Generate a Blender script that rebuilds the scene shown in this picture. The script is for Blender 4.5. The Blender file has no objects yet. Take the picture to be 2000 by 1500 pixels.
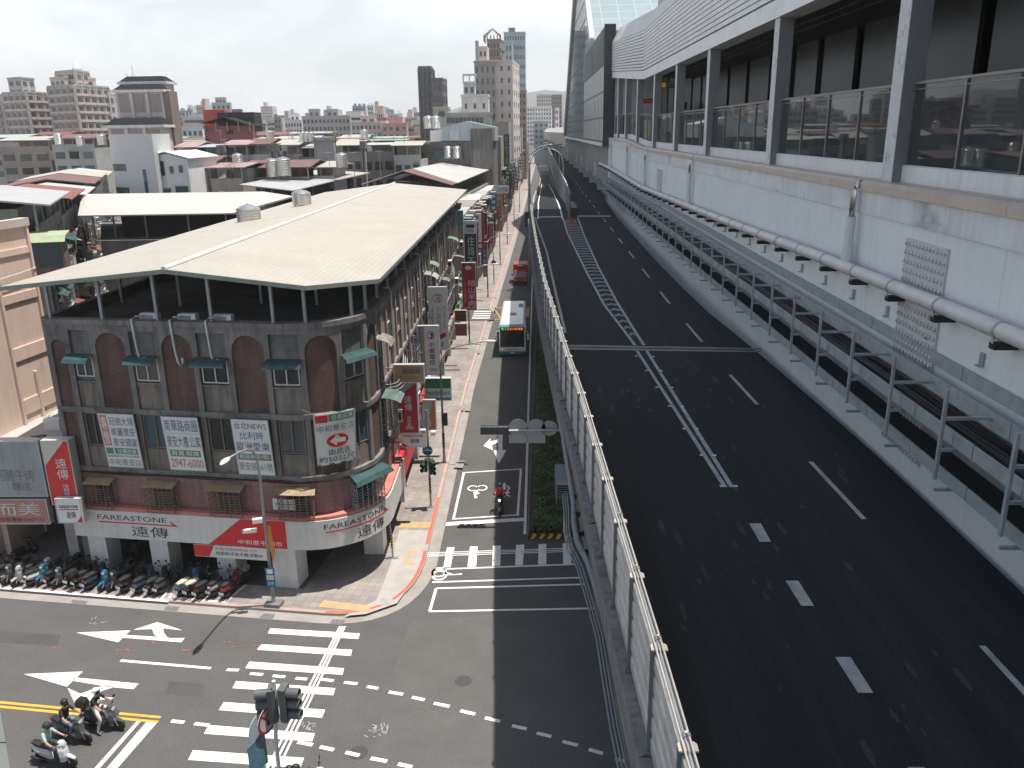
import bpy, bmesh, math, random
from mathutils import Vector, Matrix
random.seed(7)
R_ = math.radians
SC = bpy.context.scene
COL = SC.collection
# ---------------------------------------------------------------- camera
H = 21.0
FPX = 1611.0
_ax = ((0.99961234, -0.00695993, -0.02695801), (0.02372769, -0.29360424, 0.95563254), (-0.01456612, -0.95590173, -0.29332527))
cam = bpy.data.cameras.new('camera'); camo = bpy.data.objects.new('camera', cam); COL.objects.link(camo)
cam.sensor_width = 36; cam.lens = FPX / 2000 * 36; cam.clip_start = 0.1; cam.clip_end = 30000
camo.matrix_world = Matrix(((_ax[0][0], -_ax[0][1], -_ax[0][2], 0), (_ax[1][0], -_ax[1][1], -_ax[1][2], 0), (_ax[2][0], -_ax[2][1], -_ax[2][2], H), (0, 0, 0, 1)))
SC.camera = camo
# ---------------------------------------------------------------- light
SUN = Vector((0.245, 0.03, 1.0)).normalized()
world = bpy.data.worlds.new('World'); SC.world = world; world.use_nodes = True
nt = world.node_tree; nt.nodes.clear()
def N(nt, t, **k):
    n = nt.nodes.new(t)
    for a, b in k.items(): setattr(n, a, b)
    return n
out = N(nt, 'ShaderNodeOutputWorld'); bg = N(nt, 'ShaderNodeBackground')
sky = N(nt, 'ShaderNodeTexSky', sky_type='NISHITA', sun_disc=False)
sky.sun_elevation = math.asin(SUN.z); sky.sun_rotation = math.atan2(SUN.x, SUN.y); sky.dust_density = 2.0
bg.inputs['Strength'].default_value = 0.1
# low white haze and thin cloud near the horizon, clearer blue overhead
tc = N(nt, 'ShaderNodeTexCoord'); mp = N(nt, 'ShaderNodeMapping'); mp.inputs['Scale'].default_value = (1, 1, 3.2)
nz = N(nt, 'ShaderNodeTexNoise'); nz.inputs['Scale'].default_value = 3.2; nz.inputs['Detail'].default_value = 8; nz.inputs['Roughness'].default_value = 0.6; nz.inputs['Distortion'].default_value = 0.4
rp = N(nt, 'ShaderNodeMapRange'); rp.inputs['From Min'].default_value = 0.38; rp.inputs['From Max'].default_value = 0.58; rp.inputs['To Min'].default_value = 0.55; rp.inputs['To Max'].default_value = 1.0
sz = N(nt, 'ShaderNodeSeparateXYZ'); el = N(nt, 'ShaderNodeMapRange'); el.inputs['From Min'].default_value = 0.12; el.inputs['From Max'].default_value = 0.5; el.inputs['To Min'].default_value = 1.0; el.inputs['To Max'].default_value = 0.10
ml = N(nt, 'ShaderNodeMath', operation='MULTIPLY'); mx = N(nt, 'ShaderNodeMix', data_type='RGBA'); mx.inputs['B'].default_value = (8.9, 9.3, 9.45, 1)
L = nt.links.new
L(tc.outputs['Generated'], mp.inputs['Vector']); L(mp.outputs['Vector'], nz.inputs['Vector']); L(nz.outputs['Fac'], rp.inputs['Value']); L(tc.outputs['Generated'], sz.inputs[0]); L(sz.outputs['Z'], el.inputs['Value'])
L(rp.outputs['Result'], ml.inputs[0]); L(el.outputs['Result'], ml.inputs[1]); L(ml.outputs[0], mx.inputs['Factor']); L(sky.outputs['Color'], mx.inputs['A']); L(mx.outputs['Result'], bg.inputs['Color']); L(bg.outputs['Background'], out.inputs['Surface'])
sl = bpy.data.lights.new('sun', 'SUN'); sl.energy = 5.0; sl.angle = R_(0.53); sl.color = (1.0, 0.94, 0.86)
so = bpy.data.objects.new('sun', sl); COL.objects.link(so); so.rotation_euler = SUN.to_track_quat('Z', 'Y').to_euler(); so.location = (0, 0, 300)
vs = SC.view_settings; vs.view_transform = 'Standard'; vs.look = 'None'; vs.exposure = 0.5; vs.gamma = 1.0; vs.use_curve_mapping = False
SC.cycles.max_bounces = 6; SC.cycles.diffuse_bounces = 3; SC.cycles.glossy_bounces = 3; SC.cycles.transmission_bounces = 4; SC.cycles.volume_bounces = 0; SC.cycles.caustics_reflective = False; SC.cycles.caustics_refractive = False
# ---------------------------------------------------------------- measuring: picture point -> place
def ray(x, y):
    d = (x - 1000, y - 750, FPX)
    return Vector([sum(a[i] * d[i] for i in range(3)) for a in _ax])
def at(x, y, Y):
    d = ray(x, y); t = Y / d.y
    return Vector((d.x * t, Y, H + d.z * t))
def gz(x, y, z=0.0):
    d = ray(x, y); t = (z - H) / d.z
    return Vector((d.x * t, d.y * t, z))
def atx(x, y, X):
    d = ray(x, y); t = X / d.x
    return Vector((X, d.y * t, H + d.z * t))
def lerp(pts, y):
    if y <= pts[0][0]: return pts[0][1]
    for (a, b), (c, d) in zip(pts, pts[1:]):
        if y <= c: return b + (d - b) * (y - a) / (c - a)
    return pts[-1][1]
# ---------------------------------------------------------------- materials
MATS = {}
def mat(name, col, rough=0.7, var=0.12, scale=3.0, metal=0.0, bump=0.0, streak=0.0, spec=0.4, stain=None, grain=0.0, emit=0.0, coat=0.0):
    if name in MATS: return MATS[name]
    m = bpy.data.materials.new(name); m.use_nodes = True; t = m.node_tree; b = t.nodes['Principled BSDF']
    b.inputs['Roughness'].default_value = rough; b.inputs['Metallic'].default_value = metal; b.inputs['Specular IOR Level'].default_value = spec
    if coat: b.inputs['Coat Weight'].default_value = coat
    c4 = (col[0], col[1], col[2], 1); lk = t.links.new
    if emit:
        b.inputs['Emission Color'].default_value = c4; b.inputs['Emission Strength'].default_value = emit
    if var <= 0:
        b.inputs['Base Color'].default_value = c4; MATS[name] = m; return m
    g = N(t, 'ShaderNodeNewGeometry'); n1 = N(t, 'ShaderNodeTexNoise'); n1.inputs['Scale'].default_value = scale; n1.inputs['Detail'].default_value = 6; n1.inputs['Roughness'].default_value = 0.62
    lk(g.outputs['Position'], n1.inputs['Vector'])
    r = N(t, 'ShaderNodeMapRange'); r.inputs['From Min'].default_value = 0.3; r.inputs['From Max'].default_value = 0.7; r.inputs['To Min'].default_value = 1 - var; r.inputs['To Max'].default_value = 1 + var * 0.6
    lk(n1.outputs['Fac'], r.inputs['Value'])
    fac = r.outputs['Result']
    if grain:
        n3 = N(t, 'ShaderNodeTexNoise'); n3.inputs['Scale'].default_value = scale * 40; n3.inputs['Detail'].default_value = 3; lk(g.outputs['Position'], n3.inputs['Vector'])
        r3 = N(t, 'ShaderNodeMapRange'); r3.inputs['From Min'].default_value = 0.3; r3.inputs['From Max'].default_value = 0.7; r3.inputs['To Min'].default_value = 1 - grain; r3.inputs['To Max'].default_value = 1 + grain
        mm = N(t, 'ShaderNodeMath', operation='MULTIPLY'); lk(n3.outputs['Fac'], r3.inputs['Value']); lk(r3.outputs['Result'], mm.inputs[0]); lk(fac, mm.inputs[1]); fac = mm.outputs[0]
    if streak:
        mp = N(t, 'ShaderNodeMapping'); mp.inputs['Scale'].default_value = (2.6, 2.6, 0.22); lk(g.outputs['Position'], mp.inputs['Vector'])
        n2 = N(t, 'ShaderNodeTexNoise'); n2.inputs['Scale'].default_value = 1.7; n2.inputs['Detail'].default_value = 5; lk(mp.outputs['Vector'], n2.inputs['Vector'])
        r2 = N(t, 'ShaderNodeMapRange'); r2.inputs['From Min'].default_value = 0.42; r2.inputs['From Max'].default_value = 0.72; r2.inputs['To Min'].default_value = 1.0; r2.inputs['To Max'].default_value = 1 - streak
        lk(n2.outputs['Fac'], r2.inputs['Value'])
        mm = N(t, 'ShaderNodeMath', operation='MULTIPLY'); lk(r2.outputs['Result'], mm.inputs[0]); lk(fac, mm.inputs[1]); fac = mm.outputs[0]
    v = N(t, 'ShaderNodeVectorMath', operation='SCALE'); v.inputs[0].default_value = col; lk(fac, v.inputs['Scale'])
    cout = v.outputs['Vector']
    if stain:
        n4 = N(t, 'ShaderNodeTexNoise'); n4.inputs['Scale'].default_value = scale * 0.55; n4.inputs['Detail'].default_value = 8; n4.inputs['Roughness'].default_value = 0.7; lk(g.outputs['Position'], n4.inputs['Vector'])
        r4 = N(t, 'ShaderNodeMapRange'); r4.inputs['From Min'].default_value = 0.56; r4.inputs['From Max'].default_value = 0.70; lk(n4.outputs['Fac'], r4.inputs['Value'])
        mc = N(t, 'ShaderNodeMix', data_type='RGBA'); mc.inputs['B'].default_value = tuple(stain) + (1,); lk(r4.outputs['Result'], mc.inputs['Factor']); lk(cout, mc.inputs['A']); cout = mc.outputs['Result']
    lk(cout, b.inputs['Base Color'])
    if bump:
        bp = N(t, 'ShaderNodeBump'); bp.inputs['Strength'].default_value = bump; bp.inputs['Distance'].default_value = 0.02
        n5 = N(t, 'ShaderNodeTexNoise'); n5.inputs['Scale'].default_value = scale * 12; n5.inputs['Detail'].default_value = 4; lk(g.outputs['Position'], n5.inputs['Vector'])
        lk(n5.outputs['Fac'], bp.inputs['Height']); lk(bp.outputs['Normal'], b.inputs['Normal'])
    MATS[name] = m; return m
def tilemat(name, c1, c2, mortar, w, h, gap=0.02, plane='wall', rough=0.7, var=0.15, scale=0.8, streak=0.0, offset=0.5, rot=0.0, bump=0.3):
    """tiles, bricks or paving, laid out in metres. plane 'wall': along the horizontal tangent and z; 'floor': x,y"""
    if name in MATS: return MATS[name]
    m = bpy.data.materials.new(name); m.use_nodes = True; t = m.node_tree; b = t.nodes['Principled BSDF']; lk = t.links.new
    b.inputs['Roughness'].default_value = rough
    g = N(t, 'ShaderNodeNewGeometry')
    if plane == 'wall':
        cr = N(t, 'ShaderNodeVectorMath', operation='CROSS_PRODUCT'); cr.inputs[0].default_value = (0, 0, 1); lk(g.outputs['True Normal'], cr.inputs[1])
        dt = N(t, 'ShaderNodeVectorMath', operation='DOT_PRODUCT'); lk(cr.outputs['Vector'], dt.inputs[0]); lk(g.outputs['Position'], dt.inputs[1])
        sp = N(t, 'ShaderNodeSeparateXYZ'); lk(g.outputs['Position'], sp.inputs[0])
        cb = N(t, 'ShaderNodeCombineXYZ'); lk(dt.outputs['Value'], cb.inputs[0]); lk(sp.outputs['Z'], cb.inputs[1]); vec = cb.outputs[0]
    else:
        mp = N(t, 'ShaderNodeMapping'); mp.inputs['Rotation'].default_value = (0, 0, rot); lk(g.outputs['Position'], mp.inputs['Vector']); vec = mp.outputs['Vector']
    br = N(t, 'ShaderNodeTexBrick', offset=offset); br.inputs['Scale'].default_value = 1.0; br.inputs['Brick Width'].default_value = w; br.inputs['Row Height'].default_value = h; br.inputs['Mortar Size'].default_value = gap
    br.inputs['Mortar Smooth'].default_value = 0.2
    br.inputs['Color1'].default_value = tuple(c1) + (1,); br.inputs['Color2'].default_value = tuple(c2) + (1,); br.inputs['Mortar'].default_value = tuple(mortar) + (1,)
    lk(vec, br.inputs['Vector'])
    n1 = N(t, 'ShaderNodeTexNoise'); n1.inputs['Scale'].default_value = scale; n1.inputs['Detail'].default_value = 6; lk(g.outputs['Position'], n1.inputs['Vector'])
    r = N(t, 'ShaderNodeMapRange'); r.inputs['From Min'].default_value = 0.3; r.inputs['From Max'].default_value = 0.7; r.inputs['To Min'].default_value = 1 - var; r.inputs['To Max'].default_value = 1 + var * 0.6; lk(n1.outputs['Fac'], r.inputs['Value'])
    fac = r.outputs['Result']
    if streak:
        mp2 = N(t, 'ShaderNodeMapping'); mp2.inputs['Scale'].default_value = (2.2, 2.2, 0.25); lk(g.outputs['Position'], mp2.inputs['Vector'])
        n2 = N(t, 'ShaderNodeTexNoise'); n2.inputs['Scale'].default_value = 1.6; n2.inputs['Detail'].default_value = 5; lk(mp2.outputs['Vector'], n2.inputs['Vector'])
        r2 = N(t, 'ShaderNodeMapRange'); r2.inputs['From Min'].default_value = 0.42; r2.inputs['From Max'].default_value = 0.7; r2.inputs['To Min'].default_value = 1.0; r2.inputs['To Max'].default_value = 1 - streak; lk(n2.outputs['Fac'], r2.inputs['Value'])
        mm = N(t, 'ShaderNodeMath', operation='MULTIPLY'); lk(r2.outputs['Result'], mm.inputs[0]); lk(fac, mm.inputs[1]); fac = mm.outputs[0]
    v = N(t, 'ShaderNodeVectorMath', operation='SCALE'); lk(br.outputs['Color'], v.inputs[0]); lk(fac, v.inputs['Scale']); lk(v.outputs['Vector'], b.inputs['Base Color'])
    if bump:
        bp = N(t, 'ShaderNodeBump'); bp.inputs['Strength'].default_value = bump; bp.inputs['Distance'].default_value = 0.01; bp.invert = True
        lk(br.outputs['Fac'], bp.inputs['Height']); lk(bp.outputs['Normal'], b.inputs['Normal'])
    MATS[name] = m; return m
def glassmat(name, tint=(0.05, 0.08, 0.09), rough=0.05, alpha=1.0):
    """dark reflective window glass; alpha<1 lets what lies behind show"""
    if name in MATS: return MATS[name]
    m = bpy.data.materials.new(name); m.use_nodes = True; t = m.node_tree; b = t.nodes['Principled BSDF']
    b.inputs['Base Color'].default_value = tuple(tint) + (1,); b.inputs['Roughness'].default_value = rough; b.inputs['Specular IOR Level'].default_value = 0.6
    if alpha < 1:
        o = t.nodes['Material Output']; tr = N(t, 'ShaderNodeBsdfTransparent'); ms = N(t, 'ShaderNodeMixShader'); ms.inputs[0].default_value = alpha
        t.links.new(tr.outputs[0], ms.inputs[1]); t.links.new(b.outputs[0], ms.inputs[2]); t.links.new(ms.outputs[0], o.inputs['Surface'])
    MATS[name] = m; return m
# ---------------------------------------------------------------- mesh building
class MB:
    def __init__(s, f=None): s.v = []; s.f = []; s.mi = []; s.fn = f; s.m = 0; s.sm = False
    def add(s, vs, fs):
        o = len(s.v)
        for p in vs:
            p = Vector(p); s.v.append(s.fn(p.x, p.y, p.z) if s.fn else p)
        for f in fs: s.f.append([i + o for i in f]); s.mi.append(s.m)
        return s
    def box(s, x0, x1, y0, y1, z0, z1, nx=1):
        vs = []; fs = []
        for i in range(nx + 1):
            x = x0 + (x1 - x0) * i / nx
            vs += [(x, y0, z0), (x, y1, z0), (x, y1, z1), (x, y0, z1)]
        for i in range(nx):
            a = 4 * i
            for k in range(4):
                j = (k + 1) % 4
                fs.append([a + k, a + 4 + k, a + 4 + j, a + j])
        fs.append([0, 1, 2, 3]); a = 4 * nx; fs.append([a + 3, a + 2, a + 1, a])
        return s.add(vs, fs)
    def cbox(s, c, sx, sy, sz, rz=0.0):
        ca, sa = math.cos(rz), math.sin(rz); vs = []
        for z in (-1, 1):
            for x, y in ((-1, -1), (1, -1), (1, 1), (-1, 1)):
                a, b = x * sx / 2, y * sy / 2
                vs.append((c[0] + a * ca - b * sa, c[1] + a * sa + b * ca, c[2] + z * sz / 2))
        return s.add(vs, [[3, 2, 1, 0], [4, 5, 6, 7], [0, 1, 5, 4], [1, 2, 6, 5], [2, 3, 7, 6], [3, 0, 4, 7]])
    def quad(s, *p): return s.add(p, [list(range(len(p)))])
    def prism(s, pts, z0, z1):
        n = len(pts)
        vs = [(p[0], p[1], z0) for p in pts] + [(p[0], p[1], z1) for p in pts]
        return s.add(vs, [list(range(n))[::-1], list(range(n, 2 * n))] + [[i, (i + 1) % n, n + (i + 1) % n, n + i] for i in range(n)])
    def loft(s, rings, cap=True):
        """rings of equal length, closed loops"""
        n = len(rings[0]); vs = [p for r in rings for p in r]; fs = []
        for i in range(len(rings) - 1):
            for k in range(n):
                j = (k + 1) % n
                fs.append([i * n + k, i * n + j, (i + 1) * n + j, (i + 1) * n + k])
        if cap: fs.append(list(range(n))[::-1]); o = (len(rings) - 1) * n; fs.append([o + k for k in range(n)])
        return s.add(vs, fs)
    def tube(s, pts, r, n=8, cap=True):
        pts = [Vector(p) for p in pts]; rings = []
        rr = r if isinstance(r, (list, tuple)) else [r] * len(pts)
        for i, p in enumerate(pts):
            d = (pts[min(i + 1, len(pts) - 1)] - pts[max(i - 1, 0)]).normalized()
            up = Vector((0, 0, 1)) if abs(d.z) < 0.95 else Vector((1, 0, 0))
            a = d.cross(up).normalized(); b = a.cross(d).normalized()
            rings.append([p + (a * math.cos(2 * math.pi * k / n) + b * math.sin(2 * math.pi * k / n)) * rr[i] for k in range(n)])
        return s.loft(rings, cap)
    def lathe(s, prof, c, n=16, axis='z'):
        rings = []
        for r, h in prof:
            ring = []
            for k in range(n):
                a = 2 * math.pi * k / n; x, y = r * math.cos(a), r * math.sin(a)
                q = {'z': (x, y, h), 'y': (x, h, y), 'x': (h, x, y)}[axis]
                ring.append((c[0] + q[0], c[1] + q[1], c[2] + q[2]))
            rings.append(ring)
        return s.loft(rings)
    def ball(s, c, rx, ry, rz, n=10, m=6):
        rings = []
        for i in range(m + 1):
            a = -math.pi / 2 + math.pi * (0.02 + 0.96 * i / m)
            rings.append([(c[0] + rx * math.cos(a) * math.cos(2 * math.pi * k / n), c[1] + ry * math.cos(a) * math.sin(2 * math.pi * k / n), c[2] + rz * math.sin(a)) for k in range(n)])
        return s.loft(rings)
    def build(s, name, m, parent=None, smooth=False, loc=None, bevel=0):
        me = bpy.data.meshes.new(name); me.from_pydata([tuple(p) for p in s.v], [], s.f)
        ms = m if isinstance(m, (list, tuple)) else [m]
        for q in ms: me.materials.append(q)
        if len(ms) > 1: me.polygons.foreach_set('material_index', s.mi)
        bm = bmesh.new(); bm.from_mesh(me); bmesh.ops.recalc_face_normals(bm, faces=bm.faces); 
        if bevel: bmesh.ops.bevel(bm, geom=bm.edges[:], offset=bevel, segments=1, affect='EDGES', clamp_overlap=True)
        bm.to_mesh(me); bm.free()
        if smooth: me.polygons.foreach_set('use_smooth', [True] * len(me.polygons))
        o = bpy.data.objects.new(name, me); COL.objects.link(o)
        if parent: o.parent = parent; o.matrix_parent_inverse = Matrix.Identity(4) if not parent.get('_w') else parent.matrix_basis.inverted()
        if loc: o.location = loc
        return o
def tag(o, label=None, cat=None, group=None, kind=None):
    if label: o['label'] = label
    if cat: o['category'] = cat
    if group: o['group'] = group
    if kind: o['kind'] = kind
    return o
def thing(name, label, cat, loc=(0, 0, 0), rz=0.0, group=None, wcoord=False):
    """an Empty at the base of a thing. wcoord: its parts are given in world coordinates"""
    o = bpy.data.objects.new(name, None); COL.objects.link(o); o.location = loc; o.rotation_euler = (0, 0, rz)
    o.empty_display_size = 0.3
    tag(o, label, cat, group)
    if wcoord:
        o.matrix_basis = Matrix.LocRotScale(Vector(loc), Matrix.Rotation(rz, 3, 'Z'), None); o['_w'] = 1
    return o
def copytree(o, parent=None):
    c = o.copy(); COL.objects.link(c)
    if parent: c.parent = parent
    for ch in list(o.children): copytree(ch, c)
    return c
def frame(o, u, n=None):
    """local (u, n, z) -> world: u along the wall, n out of it"""
    o = Vector(o); u = Vector(u).normalized(); n = Vector(n).normalized() if n else Vector((u.y, -u.x, 0))
    return lambda a, b, c: o + u * a + n * b + Vector((0, 0, 1)) * c
def text(body, fr, u0, u1, z0, z1, n, m, parent, name='lettering', line=1.0, bold=0.0, keep=False, depth=0.004, align='CENTER'):
    """lettering fitted into the rectangle u0..u1, z0..z1 of a frame, standing n off it"""
    c = bpy.data.curves.new('lettering', 'FONT'); c.body = body; c.align_x = align; c.space_line = line; c.offset = bold if max(map(ord, body)) < 256 else 0.0; c.resolution_u = 2
    o = bpy.data.objects.new('lettering', c); COL.objects.link(o); bpy.context.view_layer.update()
    dg = bpy.context.evaluated_depsgraph_get(); me = bpy.data.meshes.new_from_object(o.evaluated_get(dg)); bpy.data.objects.remove(o); bpy.data.curves.remove(c)
    if not me.vertices: return None
    xs = [v.co.x for v in me.vertices]; ys = [v.co.y for v in me.vertices]
    ax, bx, ay, by = min(xs), max(xs), min(ys), max(ys)
    sx, sy = (u1 - u0) / max(bx - ax, 1e-4), (z1 - z0) / max(by - ay, 1e-4)
    if keep: sx = sy = min(sx, sy)
    cx, cy = (ax + bx) / 2, (ay + by) / 2
    for v in me.vertices: v.co = fr((u0 + u1) / 2 + (v.co.x - cx) * sx, n, (z0 + z1) / 2 + (v.co.y - cy) * sy)
    me.materials.clear(); me.materials.append(m); me.name = name
    t = bpy.data.objects.new(name, me); COL.objects.link(t); t.parent = parent
    if parent.get('_w'): t.matrix_parent_inverse = parent.matrix_basis.inverted()
    return t
# shared materials
M_asph = mat('asphalt', (0.098, 0.097, 0.096), 0.9, 0.13, 0.5, grain=0.22, spec=0.25)
M_asph2 = mat('viaduct asphalt', (0.022, 0.0255, 0.0285), 0.85, 0.3, 0.7, grain=0.25, spec=0.15)
_t = M_asph2.node_tree; _n = next(n for n in _t.nodes if n.type == 'TEX_NOISE' and n.inputs['Scale'].default_value < 1)   # wear runs along the lanes
_m = N(_t, 'ShaderNodeMapping'); _m.inputs['Scale'].default_value = (2.6, 0.10, 1); _g = next(n for n in _t.nodes if n.type == 'NEW_GEOMETRY'); _t.links.new(_g.outputs['Position'], _m.inputs['Vector']); _t.links.new(_m.outputs['Vector'], _n.inputs['Vector'])
M_paint = mat('road paint', (0.72, 0.72, 0.70), 0.75, 0.18, 2.5, grain=0.1)
M_paintold = mat('worn road paint', (0.42, 0.43, 0.43), 0.8, 0.35, 2.2, grain=0.2)
M_yel = mat('yellow road paint', (0.62, 0.36, 0.05), 0.8, 0.15, 2)
M_redp = mat('red kerb paint', (0.62, 0.13, 0.08), 0.8, 0.2, 1.5)
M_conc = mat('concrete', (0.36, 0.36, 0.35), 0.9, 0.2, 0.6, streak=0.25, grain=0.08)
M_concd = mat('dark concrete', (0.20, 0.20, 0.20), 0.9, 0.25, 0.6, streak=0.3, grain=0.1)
M_concl = mat('pale concrete', (0.50, 0.50, 0.48), 0.9, 0.15, 0.6, streak=0.2, grain=0.06)
M_galv = mat('galvanised steel', (0.42, 0.46, 0.48), 0.5, 0.18, 6, metal=0.35)
M_steel = mat('grey painted steel', (0.30, 0.34, 0.36), 0.5, 0.1, 3)
M_stain = mat('stainless steel', (0.62, 0.62, 0.60), 0.28, 0.12, 2, metal=0.9)
M_black = mat('black plastic', (0.018, 0.019, 0.021), 0.45, 0.1, 5)
M_rub = mat('rubber', (0.022, 0.022, 0.023), 0.85, 0.1, 5)
M_white = mat('white paint', (0.76, 0.76, 0.74), 0.55, 0.06, 1.0)
M_wtile = tilemat('white column tile', (0.66, 0.67, 0.66), (0.62, 0.63, 0.62), (0.45, 0.46, 0.46), 0.5, 0.5, 0.006, rough=0.4, var=0.06, offset=0.0, streak=0.12)
M_glass = glassmat('window glass', (0.02, 0.028, 0.032), 0.06)
M_glassb = glassmat('blue window glass', (0.05, 0.10, 0.12), 0.06)
M_red = mat('sign red', (0.58, 0.03, 0.035), 0.5, 0.05, 2)
M_ink = mat('black lettering', (0.03, 0.03, 0.032), 0.6, 0)
M_blue = mat('blue lettering', (0.035, 0.11, 0.24), 0.6, 0)
M_green = mat('green print', (0.10, 0.24, 0.15), 0.6, 0.05)
M_sign = mat('white sign sheet', (0.66, 0.67, 0.66), 0.55, 0.07, 1.2)
# ================================================================ SETTING
def flat(name, pts, z, m, parent=None, kind='structure', th=0.0):
    b = MB()
    if th: b.prism(pts, z - th, z)
    else: b.quad(*[(p[0], p[1], z) for p in pts])
    o = b.build(name, m, parent)
    if parent is None and kind: tag(o, kind=kind)
    return o
flat('ground', [(-9000, -400), (9000, -400), (9000, 14000), (-9000, 14000)], 0, mat('city ground', (0.23, 0.225, 0.215), 0.95, 0.3, 0.03))
road = flat('road', [(-120, -60), (60, -60), (60, 200), (40, 1500), (-12, 1500), (-20, 200), (-120, 52)], 0.004, M_asph)
XK = lambda y: lerp([(38, -5.62), (67, -5.75), (116, -5.0), (160, -4.2), (230, -3.1), (300, -2.2), (600, 2), (1500, 14)], y)
def kerbpath(off):
    """kerb line of the corner block, off = metres towards the block"""
    p = []
    u = Vector((0.9914, -0.1309)); n = Vector((-0.1309, -0.9914))
    for x in (-120, -60, -40, -26, -18, -9.6): p.append(Vector((x, 32.62 - 0.132 * (x + 9.6))) - n * off)
    a, c, d = Vector((-9.6, 32.62)), Vector((-5.9, 32.13)), Vector((-5.62, 37.2))
    for i in range(1, 11):
        t = i / 10; q = a * (1 - t) ** 2 + c * 2 * t * (1 - t) + d * t * t
        tg = ((c - a) * (1 - t) + (d - c) * t).normalized(); p.append(q + Vector((-tg.y, tg.x)) * off)
    for y in (45, 56, 67, 84): p.append(Vector((XK(y) - off, y)))
    for y in (116, 160, 230, 300, 420, 600, 1500): p.append(Vector((XK(y) - off, y)))
    return p
def strip(name, o0, o1, z, m, parent=None, i0=0, i1=None, kind='structure', th=0.0):
    A, B = kerbpath(o0)[i0:i1], kerbpath(o1)[i0:i1]; b = MB()
    for i in range(len(A) - 1):
        q = [A[i], A[i + 1], B[i + 1], B[i]]
        if th: b.prism([(p.x, p.y) for p in q], z - th, z)
        else: b.quad(*[(p.x, p.y, z) for p in q])
    o = b.build(name, m, parent)
    if parent is None: tag(o, kind=kind)
    return o
M_pave = tilemat('pavement tiles', (0.31, 0.275, 0.255), (0.25, 0.222, 0.207), (0.17, 0.16, 0.15), 0.42, 0.42, 0.012, plane='floor', offset=0.0, rot=0.13, var=0.22, scale=0.5, rough=0.85)
M_kerb = mat('kerb stone', (0.33, 0.31, 0.295), 0.9, 0.2, 1.2, grain=0.12)
M_gut = mat('gutter concrete', (0.31, 0.285, 0.265), 0.9, 0.22, 0.9, grain=0.14)
KP = kerbpath(0)
walk = flat('pavement', [(p.x, p.y) for p in kerbpath(0.22)] + [(-120, 1500)], 0.13, M_pave, th=0.13)
strip('kerb', 0.0, 0.218, 0.135, M_kerb, walk, th=0.131)
strip('gutter', -0.62, -0.002, 0.012, M_gut, road)
strip('red_kerb_line', 0.03, 0.20, 0.139, M_redp, walk, 5, 17)
M_redw = mat('worn red kerb paint', (0.60, 0.30, 0.25), 0.85, 0.3, 1.4, stain=(0.44, 0.41, 0.39))
strip('red_kerb_line', 0.07, 0.19, 0.139, M_redw, walk, 16, 25)
strip('red_kerb_line', 0.05, 0.15, 0.139, M_redw, walk, 1, 6)
# the smooth dropped corner, tactile strips, covers
M_ramp = mat('smooth concrete ramp', (0.38, 0.36, 0.34), 0.9, 0.14, 1.0, grain=0.1)
M_tact = mat('yellow tactile tile', (0.46, 0.32, 0.18), 0.85, 0.15, 3)
M_cover = mat('iron grating', (0.16, 0.155, 0.15), 0.8, 0.3, 9)
def pxpoly(name, polys, z, m, parent):
    b = MB()
    for k, pl in enumerate(polys): b.quad(*[gz(x, y, z + 0.00002 * k) for x, y in pl])
    return b.build(name, m, parent)
pxpoly('ramp_slab', [[(672, 1203), (735, 1172), (760, 1110), (780, 1035), (836, 1036), (826, 1085), (806, 1135), (775, 1178), (715, 1199)]], 0.136, M_ramp, walk)
pxpoly('tactile_strip', [[(632, 1172), (727, 1183), (720, 1196), (621, 1185)], [(797, 1075), (816, 1076), (809, 1104), (787, 1104)], [(781, 1020), (843, 1019), (839, 1031), (776, 1031)]], 0.14, M_tact, walk)
pxpoly('cover_plate', [[(745, 1168), (768, 1169), (762, 1182), (737, 1181)], [(826, 1063), (838, 1063), (835, 1075), (822, 1075)], [(800, 1081), (812, 1081), (808, 1098), (796, 1098)]], 0.143, mat('worn cover plate', (0.36, 0.35, 0.33), 0.85, 0.2, 3), walk)
pxpoly('drain_grating', [[(140, 1171), (172, 1174), (166, 1182), (140, 1180)], [(325, 1183), (352, 1185), (345, 1194), (320, 1192)], [(515, 1198), (538, 1200), (532, 1209), (506, 1207)], [(650, 1209), (676, 1211), (668, 1221), (643, 1219)]], 0.017, M_cover, road)
pxpoly('drain_grating', [[(892, 792), (909, 793), (905, 802), (889, 801)], [(911, 793), (920, 793), (918, 803), (908, 802)], [(927, 683), (939, 683), (936, 690), (924, 689)], [(891, 899), (909, 900), (904, 914), (887, 913)], [(806, 944), (826, 944), (823, 952), (804, 952)]], 0.142, mat('drain cover', (0.27, 0.25, 0.23), 0.85, 0.3, 5), walk)
pxpoly('parking_line', [[(-60, 1142), (0, 1146), (0, 1149), (-60, 1145)], [(0, 1146), (330, 1172), (329, 1176), (0, 1150)], [(340, 1165), (438, 1174), (437, 1178), (339, 1169)], [(333, 1135), (338, 1135), (318, 1171), (312, 1171)], [(479, 1141), (484, 1142), (440, 1178), (434, 1177)], [(340, 1135), (346, 1136), (334, 1168), (329, 1168)]], 0.14, M_paint, walk)
Z4 = 0.012
C8 = lambda *p: [(0.3 * a, 1150 + 0.3 * b) for a, b in p]
C4 = lambda *p: [(450 + 0.4 * a, 1080 + 0.4 * b) for a, b in p]
C3 = lambda *p: [(750 + 0.22670 * a, 780 + 0.22670 * b) for a, b in p]
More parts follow.
